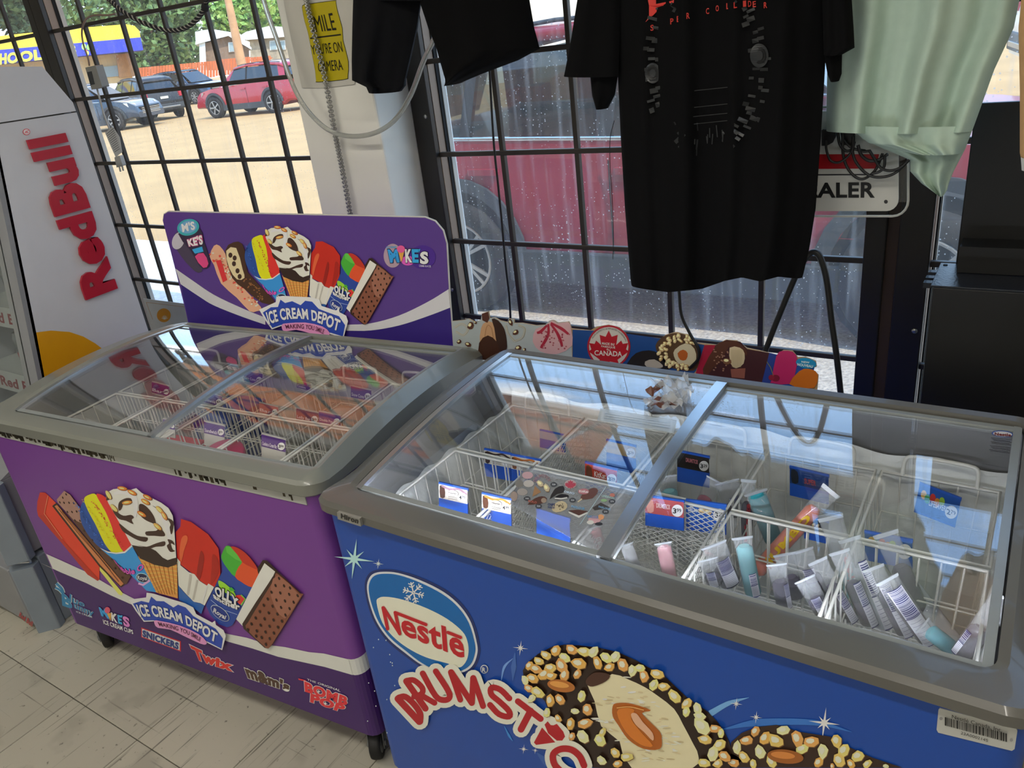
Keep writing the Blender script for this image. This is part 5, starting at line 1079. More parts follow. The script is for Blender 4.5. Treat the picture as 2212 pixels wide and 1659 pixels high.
# ------------------------------------------------------------------ papers, signs, cords
paper = P('paper', 'c4c2b8', .8, var=.03)
YP = 1.69
sm = thing('camera_notice', aty(690, 180, YP), 'white paper with a yellow camera warning taped on the pillar', 'sign')
pts = [(604, -60), (760, -60), (766, 60), (766, 182), (700, 190), (652, 190), (630, 90), (614, 10)]
MB().prism([aty(x, y, YP - .004) for x, y in pts], (0, .0012, 0)).build('paper_sheet', paper, sm)
q = Print((0, YP - .0045, 0), (0, -1, 0), .0004, (600, 0, .25216), 1.25)
wav = [(212, 70), (225, 45), (260, 38), (480, 8), (498, 20), (510, 90), (552, 240), (560, 350), (603, 520), (600, 650), (575, 678), (350, 700), (330, 685), (322, 600), (290, 430), (262, 280), (235, 190)]
q.poly([(x + (x - 410) * .02, y + (y - 350) * .015) for x, y in wav], '1e1c10', 1, 2); q.poly(wav, 'a89a10', 2, 2)
q.text('SMILE', [(265, 150), (470, 108)], [(290, 280), (508, 258)], '17170f', 4, .0); q.poly([(280, 322), (543, 290), (545, 302), (282, 334)], '17170f', 4); q.text("YOU'RE ON", [(285, 385), (545, 350)], [(300, 470), (562, 445)], '17170f', 4, 0); q.text('CAMERA', [(345, 530), (545, 506)], [(350, 615), (565, 600)], '17170f', 4, 0); q.build('printed_warning', sm)
# dealer plate, seen between the shirts
YD = 1.53
ds = thing('dealer_sign', aty(1860, 460, YD), 'white dealer plate with a red stripe hanging behind the mint shirt', 'sign')
def plate(x0, x1, y0, y1, r, Y, dy, sl=0): return [aty(a, b, Y) for a, b in rloop(x0, x1, y0, y1, r, 5)]
MB().prism(plate(1560, 1963, 230, 468, 34, YD + .006, 0), (0, .004, 0)).build('clear_backing', thin_glass('acrylic', tint=(.86, .88, .88), f0=.06), ds)
MB().prism(plate(1580, 1941, 240, 456, 26, YD, 0), (0, .003, 0)).build('plate', P('enamel_white', 'b9b9b2', .35), ds)
MB().tube([aty(x, y, YD + .008) for x, y in rloop(1561, 1962, 231, 467, 34, 5)], .0022, 6, closed=True).build('backing_edge', MATS['sash_white'], ds)
q = Print((0, YD, 0), (0, -1, 0), .0005, (1740, 260, .23111), 1.3); q.poly([(-560, 318), (688, 316), (660, 450), (-560, 458)], '8c0c14', 1); q.poly([(-560, 506), (600, 500), (600, 512), (-560, 518)], '15151a', 1); q.text('DEALER', [(-165, 586), (250, 580), (655, 575)], [(-175, 724), (250, 722), (650, 722)], '101010', 1, .03); q.ell((752, 760), 18, 18, '2c2c2c', 1); q.build('plate_lettering', ds)
cord = P('cord_black', '121212', .45)
def cable(name, label, pts, Y, r, mat=cord, n=8, k=8, dy=None, cat='cord', group=None):
    path = [aty(x, y, Y if dy is None else Y + dy[i]) for i, (x, y) in enumerate(pts)]; path = smooth_path(path, k)
    return tag(MB().tube(path, r, n).build(name, mat), label, cat, group)
YC = 1.512
bz = lambda l: [(1740 + x * .23111, 260 + y * .23111) for x, y in l]
for lab, l, r in (('black cord looped over the red stripe, leftmost loop', [(195, 190), (195, 270), (230, 370), (300, 395), (370, 360), (430, 290), (460, 200)], 7), ('black cord hanging lowest over the dealer lettering', [(350, 90), (350, 300), (390, 440), (470, 530), (550, 545), (640, 480), (690, 390), (720, 310)], 8), ('long black cord swinging out to the right of the dealer plate', [(445, 150), (445, 320), (500, 430), (600, 515), (720, 530), (840, 490), (970, 370)], 8),
                  ('black cord hanging inside the long loop', [(490, 230), (520, 320), (590, 375), (680, 370), (770, 315)], 9), ('black cord curling beside the plate edge', [(600, 285), (640, 350), (700, 440), (780, 470), (880, 445), (975, 360)], 8), ('black cord running level across the plate top', [(300, 100), (320, 220), (380, 285), (460, 270), (540, 290), (610, 285)], 8), ('black cord under the long loop ending upright', [(620, 500), (690, 480), (735, 430), (742, 330)], 8), ('black cord dropping behind the adapters', [(335, 90), (360, 180), (440, 260), (560, 285)], 8)):
    cable('power_cord', lab, bz(l), YC - .012 * rng.random(), r * .23111 / FPX * 2.25, group='cords tangled at the dealer plate')
for lab, l in (('black plug adapter by the black t-shirt edge', [(150, 90), (280, 90), (280, 150), (250, 210), (200, 238), (150, 238)]), ('black plug adapter beneath the mint shirt hem', [(365, 90), (455, 90), (455, 200), (440, 232), (345, 232), (350, 150)])):
    tag(MB().prism([aty(x, y, YC + .003) for x, y in bz(l)], (0, .008, 0)).build('plug_adapter', MATS['black_plastic'], bev=.004), lab, 'adapter')
cable('black_wire', 'thin black wire hanging down the left of the dirty window', [(1050, -20), (1056, 120), (1066, 300), (1076, 400), (1084, 480), (1092, 570), (1100, 640), (1103, 700), (1103, 770)], 1.79, .0032)
cable('black_wire', 'thin black wire dropping from the shirt hem to the cardboard', [(1460, 560), (1467, 630), (1472, 680), (1490, 720), (1508, 752), (1508, 775), (1490, 795)], 1.479, .0033)
cable('hair_wire', 'hair-thin wire trailing down the dirty window', [(1327, 260), (1318, 300), (1318, 360), (1322, 420), (1325, 500), (1324, 560)], 1.80, .0009, n=5)
cable('power_cord', 'thick black power cord bent over beside the shirt hem', [(1640, 860), (1648, 780), (1664, 730), (1690, 665), (1715, 605), (1735, 566), (1752, 546), (1768, 550), (1780, 580), (1788, 620), (1796, 690), (1806, 760), (1816, 850), (1820, 900)], 1.55, .0062)
rope_clear = P('rope_light', 'c9cbc6', .15, trans=.7, var=.05)
cable('rope_light', 'clear plastic rope light sagging across the pillar', [(560, -40), (572, 10), (596, 80), (640, 200), (690, 266), (740, 292), (800, 290), (850, 262), (886, 208), (915, 132), (940, 78), (955, 20)], 1.635, .0065, rope_clear, 10)
# braided rope
br = thing('braided_rope', aty(360, 66, 1.80), 'black and white braided rope looped in the left window', 'rope')
path = smooth_path([aty(x, y, 1.80) for x, y in ((215, -25), (240, 3), (270, 28), (320, 54), (370, 66), (408, 56), (436, 28), (446, 0), (447, -30))], 16)
for k, (nm, mt2) in enumerate((('dark_strand', P('rope_dark', '1e1e20', .8)), ('pale_strand', P('rope_pale', 'a9a59a', .8)))):
    h = MB()
    for j in range(2):
        pp = []
        for i, v in enumerate(path):
            t = (path[min(i + 1, len(path) - 1)] - path[max(i - 1, 0)]).normalized(); a = t.orthogonal().normalized() if i == 0 else a; a = (a - t * a.dot(t)).normalized(); b = t.cross(a); an = i * .9 + math.pi * j + k * math.pi / 2; pp.append(v + (a * math.cos(an) + b * math.sin(an)) * .0042)
        h.tube(pp, .0045 if k == 0 else .0026, 6)
    h.build(nm, mt2, br)
MB().lathe([(0, -.014), (.009, -.011), (.013, 0), (.009, .011), (0, .014)], aty(443, 16, 1.80), (.3, 0, 1), 12).build('knot', MATS['rope_dark'], br)
# chain on the pillar
ch = thing('metal_chain', aty(757, 465, 1.672), 'thin silver chain hanging down the face of the pillar', 'chain')
cp = smooth_path([aty(x, y, 1.672) for x, y in ((655, -40), (668, 30), (700, 160), (722, 280), (740, 370), (758, 470), (766, 520))], 24); lk = MB()
for i in range(0, len(cp) - 1):
    a, b = cp[i], cp[i + 1]; t = (b - a); d = t.normalized(); s1 = d.orthogonal().normalized(); s2 = d.cross(s1); s = s1 if i % 2 else s2; m2 = (a + b) / 2; hl = t.length * .62
    lk.tube([m2 + d * hl * math.cos(q2) + s * .0062 * math.sin(q2) for q2 in (2 * math.pi * j / 8 for j in range(8))], .0026, 5, closed=True)
tag(lk.build('links', MATS['steel'], ch), kind='stuff')
# white extension lead with an in-line box, warning tag and plug
ex = thing('extension_lead', aty(205, 190, 1.81), 'white extension lead with an in-line box hanging in the left window', 'cord')
YE = 1.815
P('box_grey', '8b8b85', .5); P('cord_white', 'b9b6ae', .5)
MB().tube(smooth_path([aty(x, y, YE) for x, y in ((250, 30), (232, 33), (205, 33), (186, 42), (177, 66), (180, 95), (190, 125), (193, 142))], 6), .0035, 6).build('lead', P('lead_brown', '8a7466', .5), ex)
MB().prism([aty(x, y, YE - .02) for x, y in ((184, 146), (206, 141), (221, 188), (198, 194))], (0, .03, 0)).build('box', MATS['box_grey'], ex, bev=.004)
MB().prism([aty(x, y, YE - .0215) for x, y in ((188, 156), (197, 154), (204, 182), (195, 184))], (0, .002, 0)).build('switch', MATS['cladding'], ex)
MB().tube(smooth_path([aty(x, y, YE) for x, y in ((210, 192), (216, 215), (224, 245), (236, 278), (250, 330))], 6), .0035, 6).build('lead', MATS['cord_white'], ex)
MB().prism([aty(x, y, YE - .008) for x, y in ((227, 287), (243, 273), (258, 296), (264, 328), (250, 340), (240, 318))], (0, .001, 0)).build('warning_tag', MATS['label_white'], ex)
q = Print((0, YE - .008, 0), (0, -1, 0), .0004, gain=1)
for i in range(11): q.line([(230 + i * 1.8, 290 + i * 3.8), (246 + i * 1.3, 277 + i * 4.4)], 1.2, '555555', 1)
q.build('tag_lettering', ex)
MB().prism([aty(x, y, YE - .012) for x, y in ((247, 340), (258, 336), (265, 358), (252, 362))], (0, .016, 0)).build('plug', MATS['cord_white'], ex, bev=.003)
for x, y in ((256, 361), (262, 359)): MB().prism([aty(x, y, YE - .004), aty(x + 2, y, YE - .004), aty(x + 4.5, y + 10, YE - .004), aty(x + 2.5, y + 10, YE - .004)], (0, .004, 0)).build('prong', MATS['steel'], ex)
# white card with an orange sun in the left window
YW = 1.80
wc = thing('poster_card', aty(350, 690, YW), 'white card with an orange sun standing behind the purple freezer', 'poster')
MB().prism([aty(x, y, YW) for x, y in ((309, 645), (405, 657), (420, 720), (330, 720))], (0, .003, 0)).build('card', MATS['label_white'], wc)
q = Print((0, YW, 0), (0, -1, 0), .0005, gain=1.2); q.ell((354, 681), 15, 15, 'c9850f', 1); q.line([(316, 653), (400, 663)], .8, 'b07a3a', 1); q.line([(316, 653), (330, 690)], .8, 'b07a3a', 1)
for a in range(-3, 4): q.line([(356, 690), (356 + 7 * math.sin(a * .4), 690 - 9 * math.cos(a * .4))], 1, 'd8d2c0', 2)
q.build('printed_sun', wc)

# ------------------------------------------------------------------ cardboard topper behind the blue freezer
YK = 1.485
Z7 = (960, 450, .27119); Z9 = (1350, 660, .40157)
bd = thing('cardboard_topper', aty(1400, 800, YK), 'printed cardboard strip of ice creams standing behind the blue freezer', 'display')
P('cardboard', 'a98d68', .85)
top7 = [(60, 900), (165, 890), (190, 880), (240, 905), (290, 890), (300, 840), (350, 822), (360, 875), (400, 870), (440, 895), (505, 910), (510, 880), (555, 885), (555, 915), (620, 915), (730, 935), (800, 930), (830, 900), (865, 890), (900, 912), (990, 905), (1010, 960), (1160, 975), (1210, 945), (1300, 930), (1390, 950), (1450, 1010), (1720, 1040), (1760, 1010), (1830, 990)]
out = [(960 + x * Z7[2], 450 + y * Z7[2]) for x, y in top7] + [(1350 + x * Z9[2], 660 + y * Z9[2]) for x, y in ((280, 145), (340, 160), (375, 200), (490, 213), (540, 186), (600, 190), (655, 230), (720, 243), (815, 268), (850, 242), (900, 245), (928, 280), (970, 278), (1025, 300), (1030, 330), (1000, 340), (1040, 375), (1035, 430), (1030, 480))]
botl = [(1760, 862), (980, 765)]
MB().prism([aty(x, y, YK) for x, y in out + botl], (0, .004, 0)).build('board', MATS['cardboard'], bd)
def kp(z, g=1.35): return Print((0, YK, 0), (0, -1, 0), .0004, z, g)
q = kp((0, 0, 1)); o1 = [v for v in out]
def clip(xa, xb): return [v for v in o1 if xa <= v[0] <= xb]
q.poly(clip(970, 1237) + [(1237, 800), (980, 762)], '97a0a2', 1); q.poly([(1237, 712)] + [(1320, 716), (1420, 730), (1480, 738), (1522, 745), (1504, 800), (1480, 830), (1237, 800)], '1c3f78', 1)
q.poly([(1522, 745), (1546, 745), (1512, 830), (1496, 830)], '8c1c34', 2); q.poly([(1546, 745), (1570, 734), (1600, 738), (1614, 754), (1662, 762), (1640, 850), (1512, 830)], '3a2024', 2); q.poly([(1662, 762), (1690, 768), (1680, 850), (1640, 850)], '26387c', 2); q.poly([(1680, 766), (1760, 790), (1750, 850), (1660, 850)], '24468c', 1); q.build('printed_ground', bd)
q = kp(Z7); q.poly([(295, 950), (330, 905), (380, 905), (405, 950), (415, 1060), (350, 1110), (285, 1080)], 'b08a66', 3, 2); q.line([(320, 1090), (330, 980), (350, 930), (380, 960), (395, 1060)], 5, '946c48', 4, 4)
q.poly([(380, 880), (430, 890), (480, 960), (500, 1060), (495, 1130), (440, 1140), (415, 1050), (400, 950)], '33211a', 4, 2); q.poly([(280, 1070), (350, 1010), (420, 1060), (440, 1130), (430, 1200), (290, 1200)], '3a2218', 5, 2); q.poly([(300, 840), (350, 822), (360, 875), (345, 910), (305, 890)], '4a2a20', 4)
for x, y, r in ((210, 930, 34), (248, 905, 16), (530, 905, 26), (570, 985, 28), (120, 1060, 22), (190, 1080, 26), (590, 1110, 28), (640, 1125, 18)): nut(q, x, y, r, 4, '4a2a22')
for pts in ([(80, 950), (140, 920), (190, 960), (150, 1010), (90, 980)], [(560, 1060), (620, 1030), (640, 960), (590, 930)], [(490, 930), (510, 1000), (560, 1060)]): q.line(pts, 14, 'a8986c', 2, 5); q.line(pts, 8, '9aa0a0', 3, 5)
q.build('printed_bar', bd)
q = kp(Z7); q.poly([(730, 960), (800, 940), (860, 890), (900, 915), (990, 905), (1010, 960), (1020, 1090), (900, 1160), (770, 1140), (705, 1060)], 'b89498', 3, 2)
for pts in ([(830, 920), (830, 1000), (790, 1080), (770, 1110)], [(850, 920), (900, 990), (930, 1060), (940, 1100)], [(850, 910), (940, 960), (990, 1000)], [(820, 930), (770, 980), (740, 990)]): q.line(pts, [16, 24, 18], '96283a', 4, 5)
for i in range(34): q.ell((740 + rng.uniform(0, 260), 960 + rng.uniform(0, 170)), 8, 7, rng.choice(('a05a60', '8c3a48')), 4, 0, 6)
q.build('printed_berry_swirl', bd)
q = kp(Z7); q.ell((1312, 1100), 172, 172, '96202c', 4); q.ell((1312, 1100), 157, 157, 'b0aca6', 5)
leaf = [(0, -135), (24, -85), (72, -100), (60, -20), (100, -55), (112, -28), (155, -35), (138, 15), (160, 32), (70, 98), (80, 125), (8, 112), (8, 165), (-8, 165), (-8, 112), (-80, 125), (-70, 98), (-160, 32), (-138, 15), (-155, -35), (-112, -28), (-100, -55), (-60, -20), (-72, -100), (-24, -85)]
q.poly([(1312 + x, 1105 + y) for x, y in leaf], '9c1c28', 6)
for t, y0, y1, w in (('MADE IN/', 1065, 1085, 50), ('FABRIQUÉ', 1088, 1108, 55), ('AU', 1112, 1128, 15), ('CANADA', 1130, 1170, 110)): q.text(t, [(1310 - w, y0 - 4), (1310 + w, y0 + 6)], [(1310 - w, y1 - 4), (1310 + w, y1 + 8)], 'c4c0ba', 7, .02)
def arct(q, body, c, r0, r1, a0, a1, col, l):
    n = 10; q.text(body, [(c[0] + r1 * math.sin(math.radians(a0 + (a1 - a0) * i / n)), c[1] - r1 * math.cos(math.radians(a0 + (a1 - a0) * i / n))) for i in range(n + 1)], [(c[0] + r0 * math.sin(math.radians(a0 + (a1 - a0) * i / n)), c[1] - r0 * math.cos(math.radians(a0 + (a1 - a0) * i / n))) for i in range(n + 1)], col, l, 0, None, 2)
arct(q, 'FROM DOMESTIC & IMPORTED INGREDIENTS', (1312, 1100), 140, 152, -62, 72, '3a3434', 7); q.build('printed_origin_badge', bd)
q = kp(Z9); q.poly([(20, 300), (60, 255), (130, 240), (190, 260), (245, 320), (230, 345), (120, 345), (20, 320)], '211e1f', 3, 2); q.poly([(110, 300), (160, 288), (205, 320), (190, 335), (120, 330)], '9a948c', 4, 2); q.build('printed_dark_cone', bd)
q = kp(Z9); q.poly([(165, 215), (200, 170), (260, 148), (320, 155), (365, 190), (395, 250), (400, 310), (370, 350), (290, 345), (230, 320), (185, 265)], '4a3626', 3, 2); q.poly([(270, 235), (330, 200), (375, 230), (385, 290), (350, 325), (290, 310), (265, 270)], 'b0a890', 5, 2); q.poly([(285, 255), (315, 235), (340, 255), (330, 290), (300, 290)], '9c5224', 6, 2)
for i in range(60):
    a = rng.uniform(1.2, 5.6); r = rng.uniform(70, 110); nut(q, 300 + r * math.cos(a) * 1.05, 250 + r * math.sin(a) * .85, rng.uniform(10, 15), 6, rng.choice(('c4b08a', 'a88a5c', 'b8a27a')))
q.build('printed_nut_cone', bd)
q = kp(Z9); q.poly([(490, 215), (540, 190), (600, 193), (652, 232), (655, 270), (620, 240), (560, 220), (520, 300), (480, 330), (440, 380), (420, 340)], '4a2c22', 4, 2); q.poly([(565, 225), (620, 225), (645, 255), (640, 310), (600, 335), (570, 310)], 'b4a68a', 5, 2); q.poly([(570, 340), (650, 335), (645, 390), (575, 385)], '7a4a40', 5); nut(q, 550, 295, 24, 5, '6a4a3a')
for i in range(26): q.ell((470 + rng.uniform(0, 100), 230 + rng.uniform(0, 120)), 5, 4, '8a6a5a', 5, 0, 6)
for i in range(9): q.line([(575 + i * 7, 235), (578 + i * 6, 330)], 1.5, '968868', 6)
q.build('printed_almond_bar', bd)
q = kp(Z9); q.poly([(790, 400), (815, 270), (850, 242), (905, 248), (928, 285), (920, 350), (890, 420), (790, 415)], 'a02458', 4, 2); q.build('printed_pink_pop', bd)
q = kp(Z9); q.poly([(885, 420), (940, 350), (985, 338), (1028, 352), (1040, 390), (1020, 440), (960, 440)], 'b0601c', 5, 2); q.build('printed_orange_pop', bd)
q = kp(Z9); q.ell((812, 388), 22, 18, '6c1c30', 6); q.ell((790, 385), 16, 15, '7c2036', 6); q.line([(800, 375), (785, 330), (765, 300)], 3, '7a7a3a', 6); q.build('printed_cherries', bd)
q = kp(Z9); q.ell((976, 308), 55, 28, '1c7aa8', 6, 8); q.text('NEW', [(952, 294), (995, 299)], [(952, 304), (995, 309)], 'c4d4da', 7, .03); q.text('NOUVEAU', [(930, 306), (1014, 318)], [(930, 320), (1012, 332)], 'c4d4da', 7, .03); q.build('printed_new_badge', bd)

# ------------------------------------------------------------------ black metal shelving at the right
P('shelf_black', '0c0c0d', .45, var=.1, scale=20); P('shelf_sheen', '1c2028', .35, metal=.3, bump=.1, bscale=200)  # second black is lighter and bluer: window sheen put into its colour
sf = thing('black_shelf', (.3, 1.6, 0), 'black metal shelf unit with slotted bracket at the right edge', 'shelf')
ZT = 1.042
MB().box(-.134, .95, 1.52, 1.535, 0, ZT - .004).build('front_panel', MATS['shelf_black'], sf, bev=.002)
MB().box(-.134, -.122, 1.535, 1.66, 0, ZT - .004).build('side_panel', MATS['shelf_black'], sf)
MB().box(-.138, .95, 1.518, 1.66, ZT - .004, ZT).build('shelf_plate', MATS['shelf_sheen'], sf, bev=.001)
MB().box(-.112, .95, 1.66, 1.672, 0, 1.334).build('back_panel', MATS['shelf_black'], sf, bev=.002)
MB().box(-.105, .95, 1.60, 1.66, ZT + .001, ZT + .05).build('back_channel', MATS['shelf_black'], sf)
for y in (1.545, 1.575, 1.61): MB().box(-.152, -.137, y - .008, y + .008, ZT - .012, ZT - .002).build('bracket_tooth', MATS['shelf_sheen'], sf)
MB().lathe([(0, 0), (.004, 0), (.004, .001), (0, .001)], (-.128, 1.645, ZT), n=10).build('bracket_hole', MATS['gasket'], sf)

# ------------------------------------------------------------------ what the freezers hold
def lattice(mb, p, u, v, nu, nv, w=.0016):
    """expanded metal: zigzag strands whose peaks meet, on the parallelogram p + u + v"""
    p, u, v = Vector(p), Vector(u), Vector(v); un = u.normalized(); vn = v.normalized(); h = v / nv
    for j in range(nv + 1):
        for s in (-1, 1):
            if (j == 0 and s < 0) or (j == nv and s > 0): continue
            pts = [p + h * j + u * (i / (2 * nu)) + h * (.5 * s * (i % 2)) for i in range(2 * nu + 1)]
            a = [q + vn * w / 2 for q in pts]; b = [q - vn * w / 2 for q in pts]
            mb.add(a + b, [(i, i + 1, len(a) + i + 1, len(a) + i) for i in range(len(a) - 1)])
def basket(M, x0, x1, y0, y1, z0, z1, kind, label, group, handle=1):
    q = lambda x, y, z: M @ Vector((x, y, z))
    o = thing('wire_basket' if kind == 'wire' else 'mesh_basket', q((x0 + x1) / 2, (y0 + y1) / 2, z0), label, 'basket', M.to_euler().z, group)
    g = .005; xa, xb, ya, yb = x0 + g, x1 - g, y0, y1; dx = .012
    rim = MB(); rim.tube([q(*v, z1) for v in ((xa, ya), (xb, ya), (xb, yb), (xa, yb))], .0034, 6, closed=True); rim.build('rim_wire', MATS['wire_white'], o)
    hc = (xa + xb) / 2
    if handle == 1:
        MB().tube(smooth_path([q(hc - .058, ya, z1), q(hc - .052, ya - .012, z1 + .016), q(hc - .03, ya - .016, z1 + .022), q(hc + .03, ya - .016, z1 + .022), q(hc + .052, ya - .012, z1 + .016), q(hc + .058, ya, z1)], 3), .0042, 8).build('handle', MATS['alu'], o)
    if handle == 2:
        MB().tube(smooth_path([q(hc - .058, yb, z1), q(hc - .056, yb + .004, z1 + .03), q(hc - .04, yb + .006, z1 + .038), q(hc + .04, yb + .006, z1 + .038), q(hc + .056, yb + .004, z1 + .03), q(hc + .058, yb, z1)], 3), .0036, 8).build('handle', MATS['wire_white'], o)
    mb = MB(); r = .0016
    if kind == 'wire':
        n = 6; m = 6
        for i in range(n + 1):
            x = xa + (xb - xa) * i / n
            for y in (ya, yb): mb.tube([q(x, y, z1), q(xa + dx + (xb - xa - 2 * dx) * i / n, y, z0)], r, 5)
            mb.tube([q(xa + dx + (xb - xa - 2 * dx) * i / n, ya, z0), q(xa + dx + (xb - xa - 2 * dx) * i / n, yb, z0)], r, 5)
        for i in range(1, m):
            y = ya + (yb - ya) * i / m
            for x, e in ((xa, dx), (xb, -dx)): mb.tube([q(x, y, z1), q(x + e, y, z0)], r, 5)
            mb.tube([q(xa + dx, y, z0), q(xb - dx, y, z0)], r, 5)
        for f in (.35, .68): mb.tube([q(*v, z1 + (z0 - z1) * f) for v in ((xa + dx * f, ya), (xb - dx * f, ya), (xb - dx * f, yb), (xa + dx * f, yb))], r * 1.2, 5, closed=True)
    else:
        nz = int((z1 - z0) / .0105)
        for a, b in (((xa, ya), (xb, ya)), ((xb, ya), (xb, yb)), ((xb, yb), (xa, yb)), ((xa, yb), (xa, ya))):
            A = q(*a, z0); B = q(*b, z0); lattice(mb, A, B - A, Vector((0, 0, z1 - z0)), max(3, int((B - A).length / .017)), nz)
        A = q(xa, ya, z0); lattice(mb, A, q(xb, ya, z0) - A, q(xa, yb, z0) - A, int((xb - xa) / .017), int((yb - ya) / .0105))
    g2 = mb.build('wire_grid' if kind == 'wire' else 'mesh_sides', MATS['wire_white'], o); tag(g2, kind='stuff')
    if kind != 'wire': md = g2.modifiers.new('solid', 'SOLIDIFY'); md.thickness = .001; md.offset = 0
    return o
edges = [-.975, -.775, -.575, -.375, -.172, .022]; I4 = Matrix.Identity(4)
col = ('leftmost', 'second from the left', 'middle', 'second from the right', 'rightmost')
for i in range(5):
    k = ('wire', 'mesh', 'mesh', 'wire', 'wire')[i]
    basket(I4, edges[i], edges[i + 1], .905, 1.115, .50, .742, k, 'white %s basket in the front row of the blue freezer, %s' % (k, col[i]), 'baskets in the blue freezer')
    k = ('wire', 'mesh', 'wire', 'wire', 'wire')[i]
    basket(I4, edges[i], edges[i + 1], 1.125, 1.345, .50, .742, k, 'white %s basket in the back row of the blue freezer, %s' % (k, col[i]), 'baskets in the blue freezer', 2)
pe = [-1.02 + .2 * i for i in range(6)]
for i in range(5):
    basket(MP, pe[i], pe[i + 1], .075, .30, .50, .728, 'wire', 'white wire basket in the front row of the purple freezer, ' + col[i], 'baskets in the purple freezer')
    basket(MP, pe[i], pe[i + 1], .31, .555, .50, .728, 'wire', 'white wire basket in the back row of the purple freezer, ' + col[i], 'baskets in the purple freezer', 2)
# lamps under the front rims
P('led', 'eef2ff', .5, emit=110.0); P('led_dim', 'fff2e2', .5, emit=22)
MB().box(-.97, .015, .846, .856, .775, .781).build('led_strip', MATS['led'], blue)
MB().box(-1.0, -.04, .042, .052, .755, .761, M=MP).build('led_strip', MATS['led_dim'], purple)
# frost on the blue freezer's walls
def frost(name, p0, p1, up, out, parent, n=46, m=10, amp=.02, base=.012, seed=1):
    r2 = random.Random(seed); ph = [r2.uniform(0, 6.28) for _ in range(8)]; p0, p1, up, out = Vector(p0), Vector(p1), Vector(up), Vector(out); G = []
    for j in range(m + 1):
        row = []
        for i in range(n + 1):
            u, v = i / n, j / m; w = math.sin(math.pi * v) ** .7
            d = base + amp * (.5 + .5 * math.sin(u * 23 + ph[0] + 2 * v)) * (.6 + .4 * math.sin(u * 51 + ph[1])) + .006 * math.sin(u * 90 + v * 20 + ph[2]) + r2.uniform(-.0015, .0015)
            row.append(p0.lerp(p1, u) + up * (v + .02 * math.sin(u * 40 + ph[3])) + out * d * w)
        G.append(row)
    return MB().grid(G).build(name, MATS['frost'], parent)
frost('frost', (-.990, .87, .50), (-.990, 1.365, .50), (0, 0, .235), (1, 0, 0), blue, amp=.012, base=.012, seed=2)
frost('frost', (-.985, 1.370, .50), (.03, 1.370, .50), (0, 0, .27), (0, -1, 0), blue, 90, 10, .012, .006, 3)
frost('frost', (.034, 1.36, .45), (.034, .87, .45), (0, 0, .30), (-1, 0, 0), blue, amp=.010, base=.010, seed=4)
# price tags
P('holder_blue', '1f55b8', .35); P('holder_clear', 'b4b4b0', .3, var=.04)
def price_tag(label, tl, tr, h, cf, zt, n, card, price, word, wcol, holder, group, dec=(), wordbox=(.30, .30, .66, .60), pricec='f2f0ea', slant=0.0, par=1.0):
    """holder clip with a printed card above; corners in photograph pixels, hung at height zt, facing n"""
    n = Vector(n); P0 = atz(tl[0], tl[1], zt)
    g = lambda x, y: onp(x, y, P0, n)
    B = lambda u, v: (tl[0] + (tr[0] - tl[0]) * u + slant * v * h, tl[1] + (tr[1] - tl[1]) * u + h * v * par)
    o = thing('price_tag', g(*B(.5, 1)), label, 'price tag', 0, group)
    MB().prism([g(*B(u, v)) for u, v in ((0, cf), (1, cf), (1, 1), (0, 1))], -n * .003).build('clip', holder, o)
    MB().prism([g(*B(u, v)) for u, v in ((-.01, -.06), (1.01, -.06), (1.01, .04), (-.01, .04))], -n * .0035).build('clip_lip', holder, o)
    q = Print(P0, n, .0004, gain=1.25)
    if card: q.poly([B(0, 0), B(1, 0), B(1, cf), B(0, cf)], card, 1)
    bb = lambda u, v: B(u, v * cf)
    w = tr[0] - tl[0]
    for d in dec:
        if d[0] == 'bar': q.poly([bb(*v) for v in ((.04, .1), (.2, .15), (.22, .85), (.06, .92))], d[1], 2, 2)
        if d[0] == 'swirl': q.line([bb(.1, .08), bb(.4, .2), bb(.7, .05), bb(.98, .3)], h * cf * .14, d[1], 2, 4)
        if d[0] == 'oval': c = bb(.50, .42); q.ell(c, w * .2, h * cf * .24, '2a2420', 2, 12); q.ell(c, w * .19, h * cf * .21, 'd8d4cc', 3, 12)
        if d[0] == 'cone': nut(q, *bb(.40, .42), w * .10, 3, 'b49a70'); nut(q, *bb(.55, .48), w * .10, 3, 'b49a70')
        if d[0] == 'fruit':
            for k, (u, c) in enumerate(((.14, 'c8a040'), (.24, '3a8a3a'), (.36, 'b8342c'), (.48, 'd08a30'), (.58, '8ab03a'))): q.ell(bb(u, .32 + .1 * (k % 2)), w * .07, h * cf * .18, c, 2)
        if d[0] == 'lines':
            for k in range(2): q.line([bb(.34, .72 + .12 * k), bb(.66, .72 + .12 * k)], 1.0, '6a6460', 3)
    if word:
        a, b, c2, d2 = wordbox; q.text(word, [bb(a, b), bb(c2, b)], [bb(a, d2), bb(c2, d2)], wcol, 4, .02)
    if price:
        c = bb(.84, .56); r = min(w * .15, h * cf * .40); q.ell(c, r, r * 1.05, pricec, 4)
        s = (tr[1] - tl[1]) / (tr[0] - tl[0]); t = lambda x, y: (c[0] + x * r, c[1] + y * r + s * x * r)
        q.text(price[0], [t(-.72, -.42), t(-.12, -.42)], [t(-.72, .48), t(-.12, .48)], '17171c', 6, .02); q.text(price[1], [t(-.04, -.46), t(.72, -.46)], [t(-.04, .18), t(.72, .18)], '17171c', 6, .01)
    q.build('card', o)
    return o
FB = (0, -1, 0); hb = MATS['holder_blue']; gb = 'price tags in the blue freezer'
CR = 'c4beb2'
price_tag('ice cream bar tag priced 4.79 with a white swirl, leftmost in front', (948, 1045), (1010, 1059), 60, .50, .775, FB, CR, ('4', '79'), 'Häagen', '3a2c28', hb, gb, (('bar', '3c221a'), ('oval',), ('lines',), ('swirl', '8a6a7a')), (.36, .34, .64, .50))
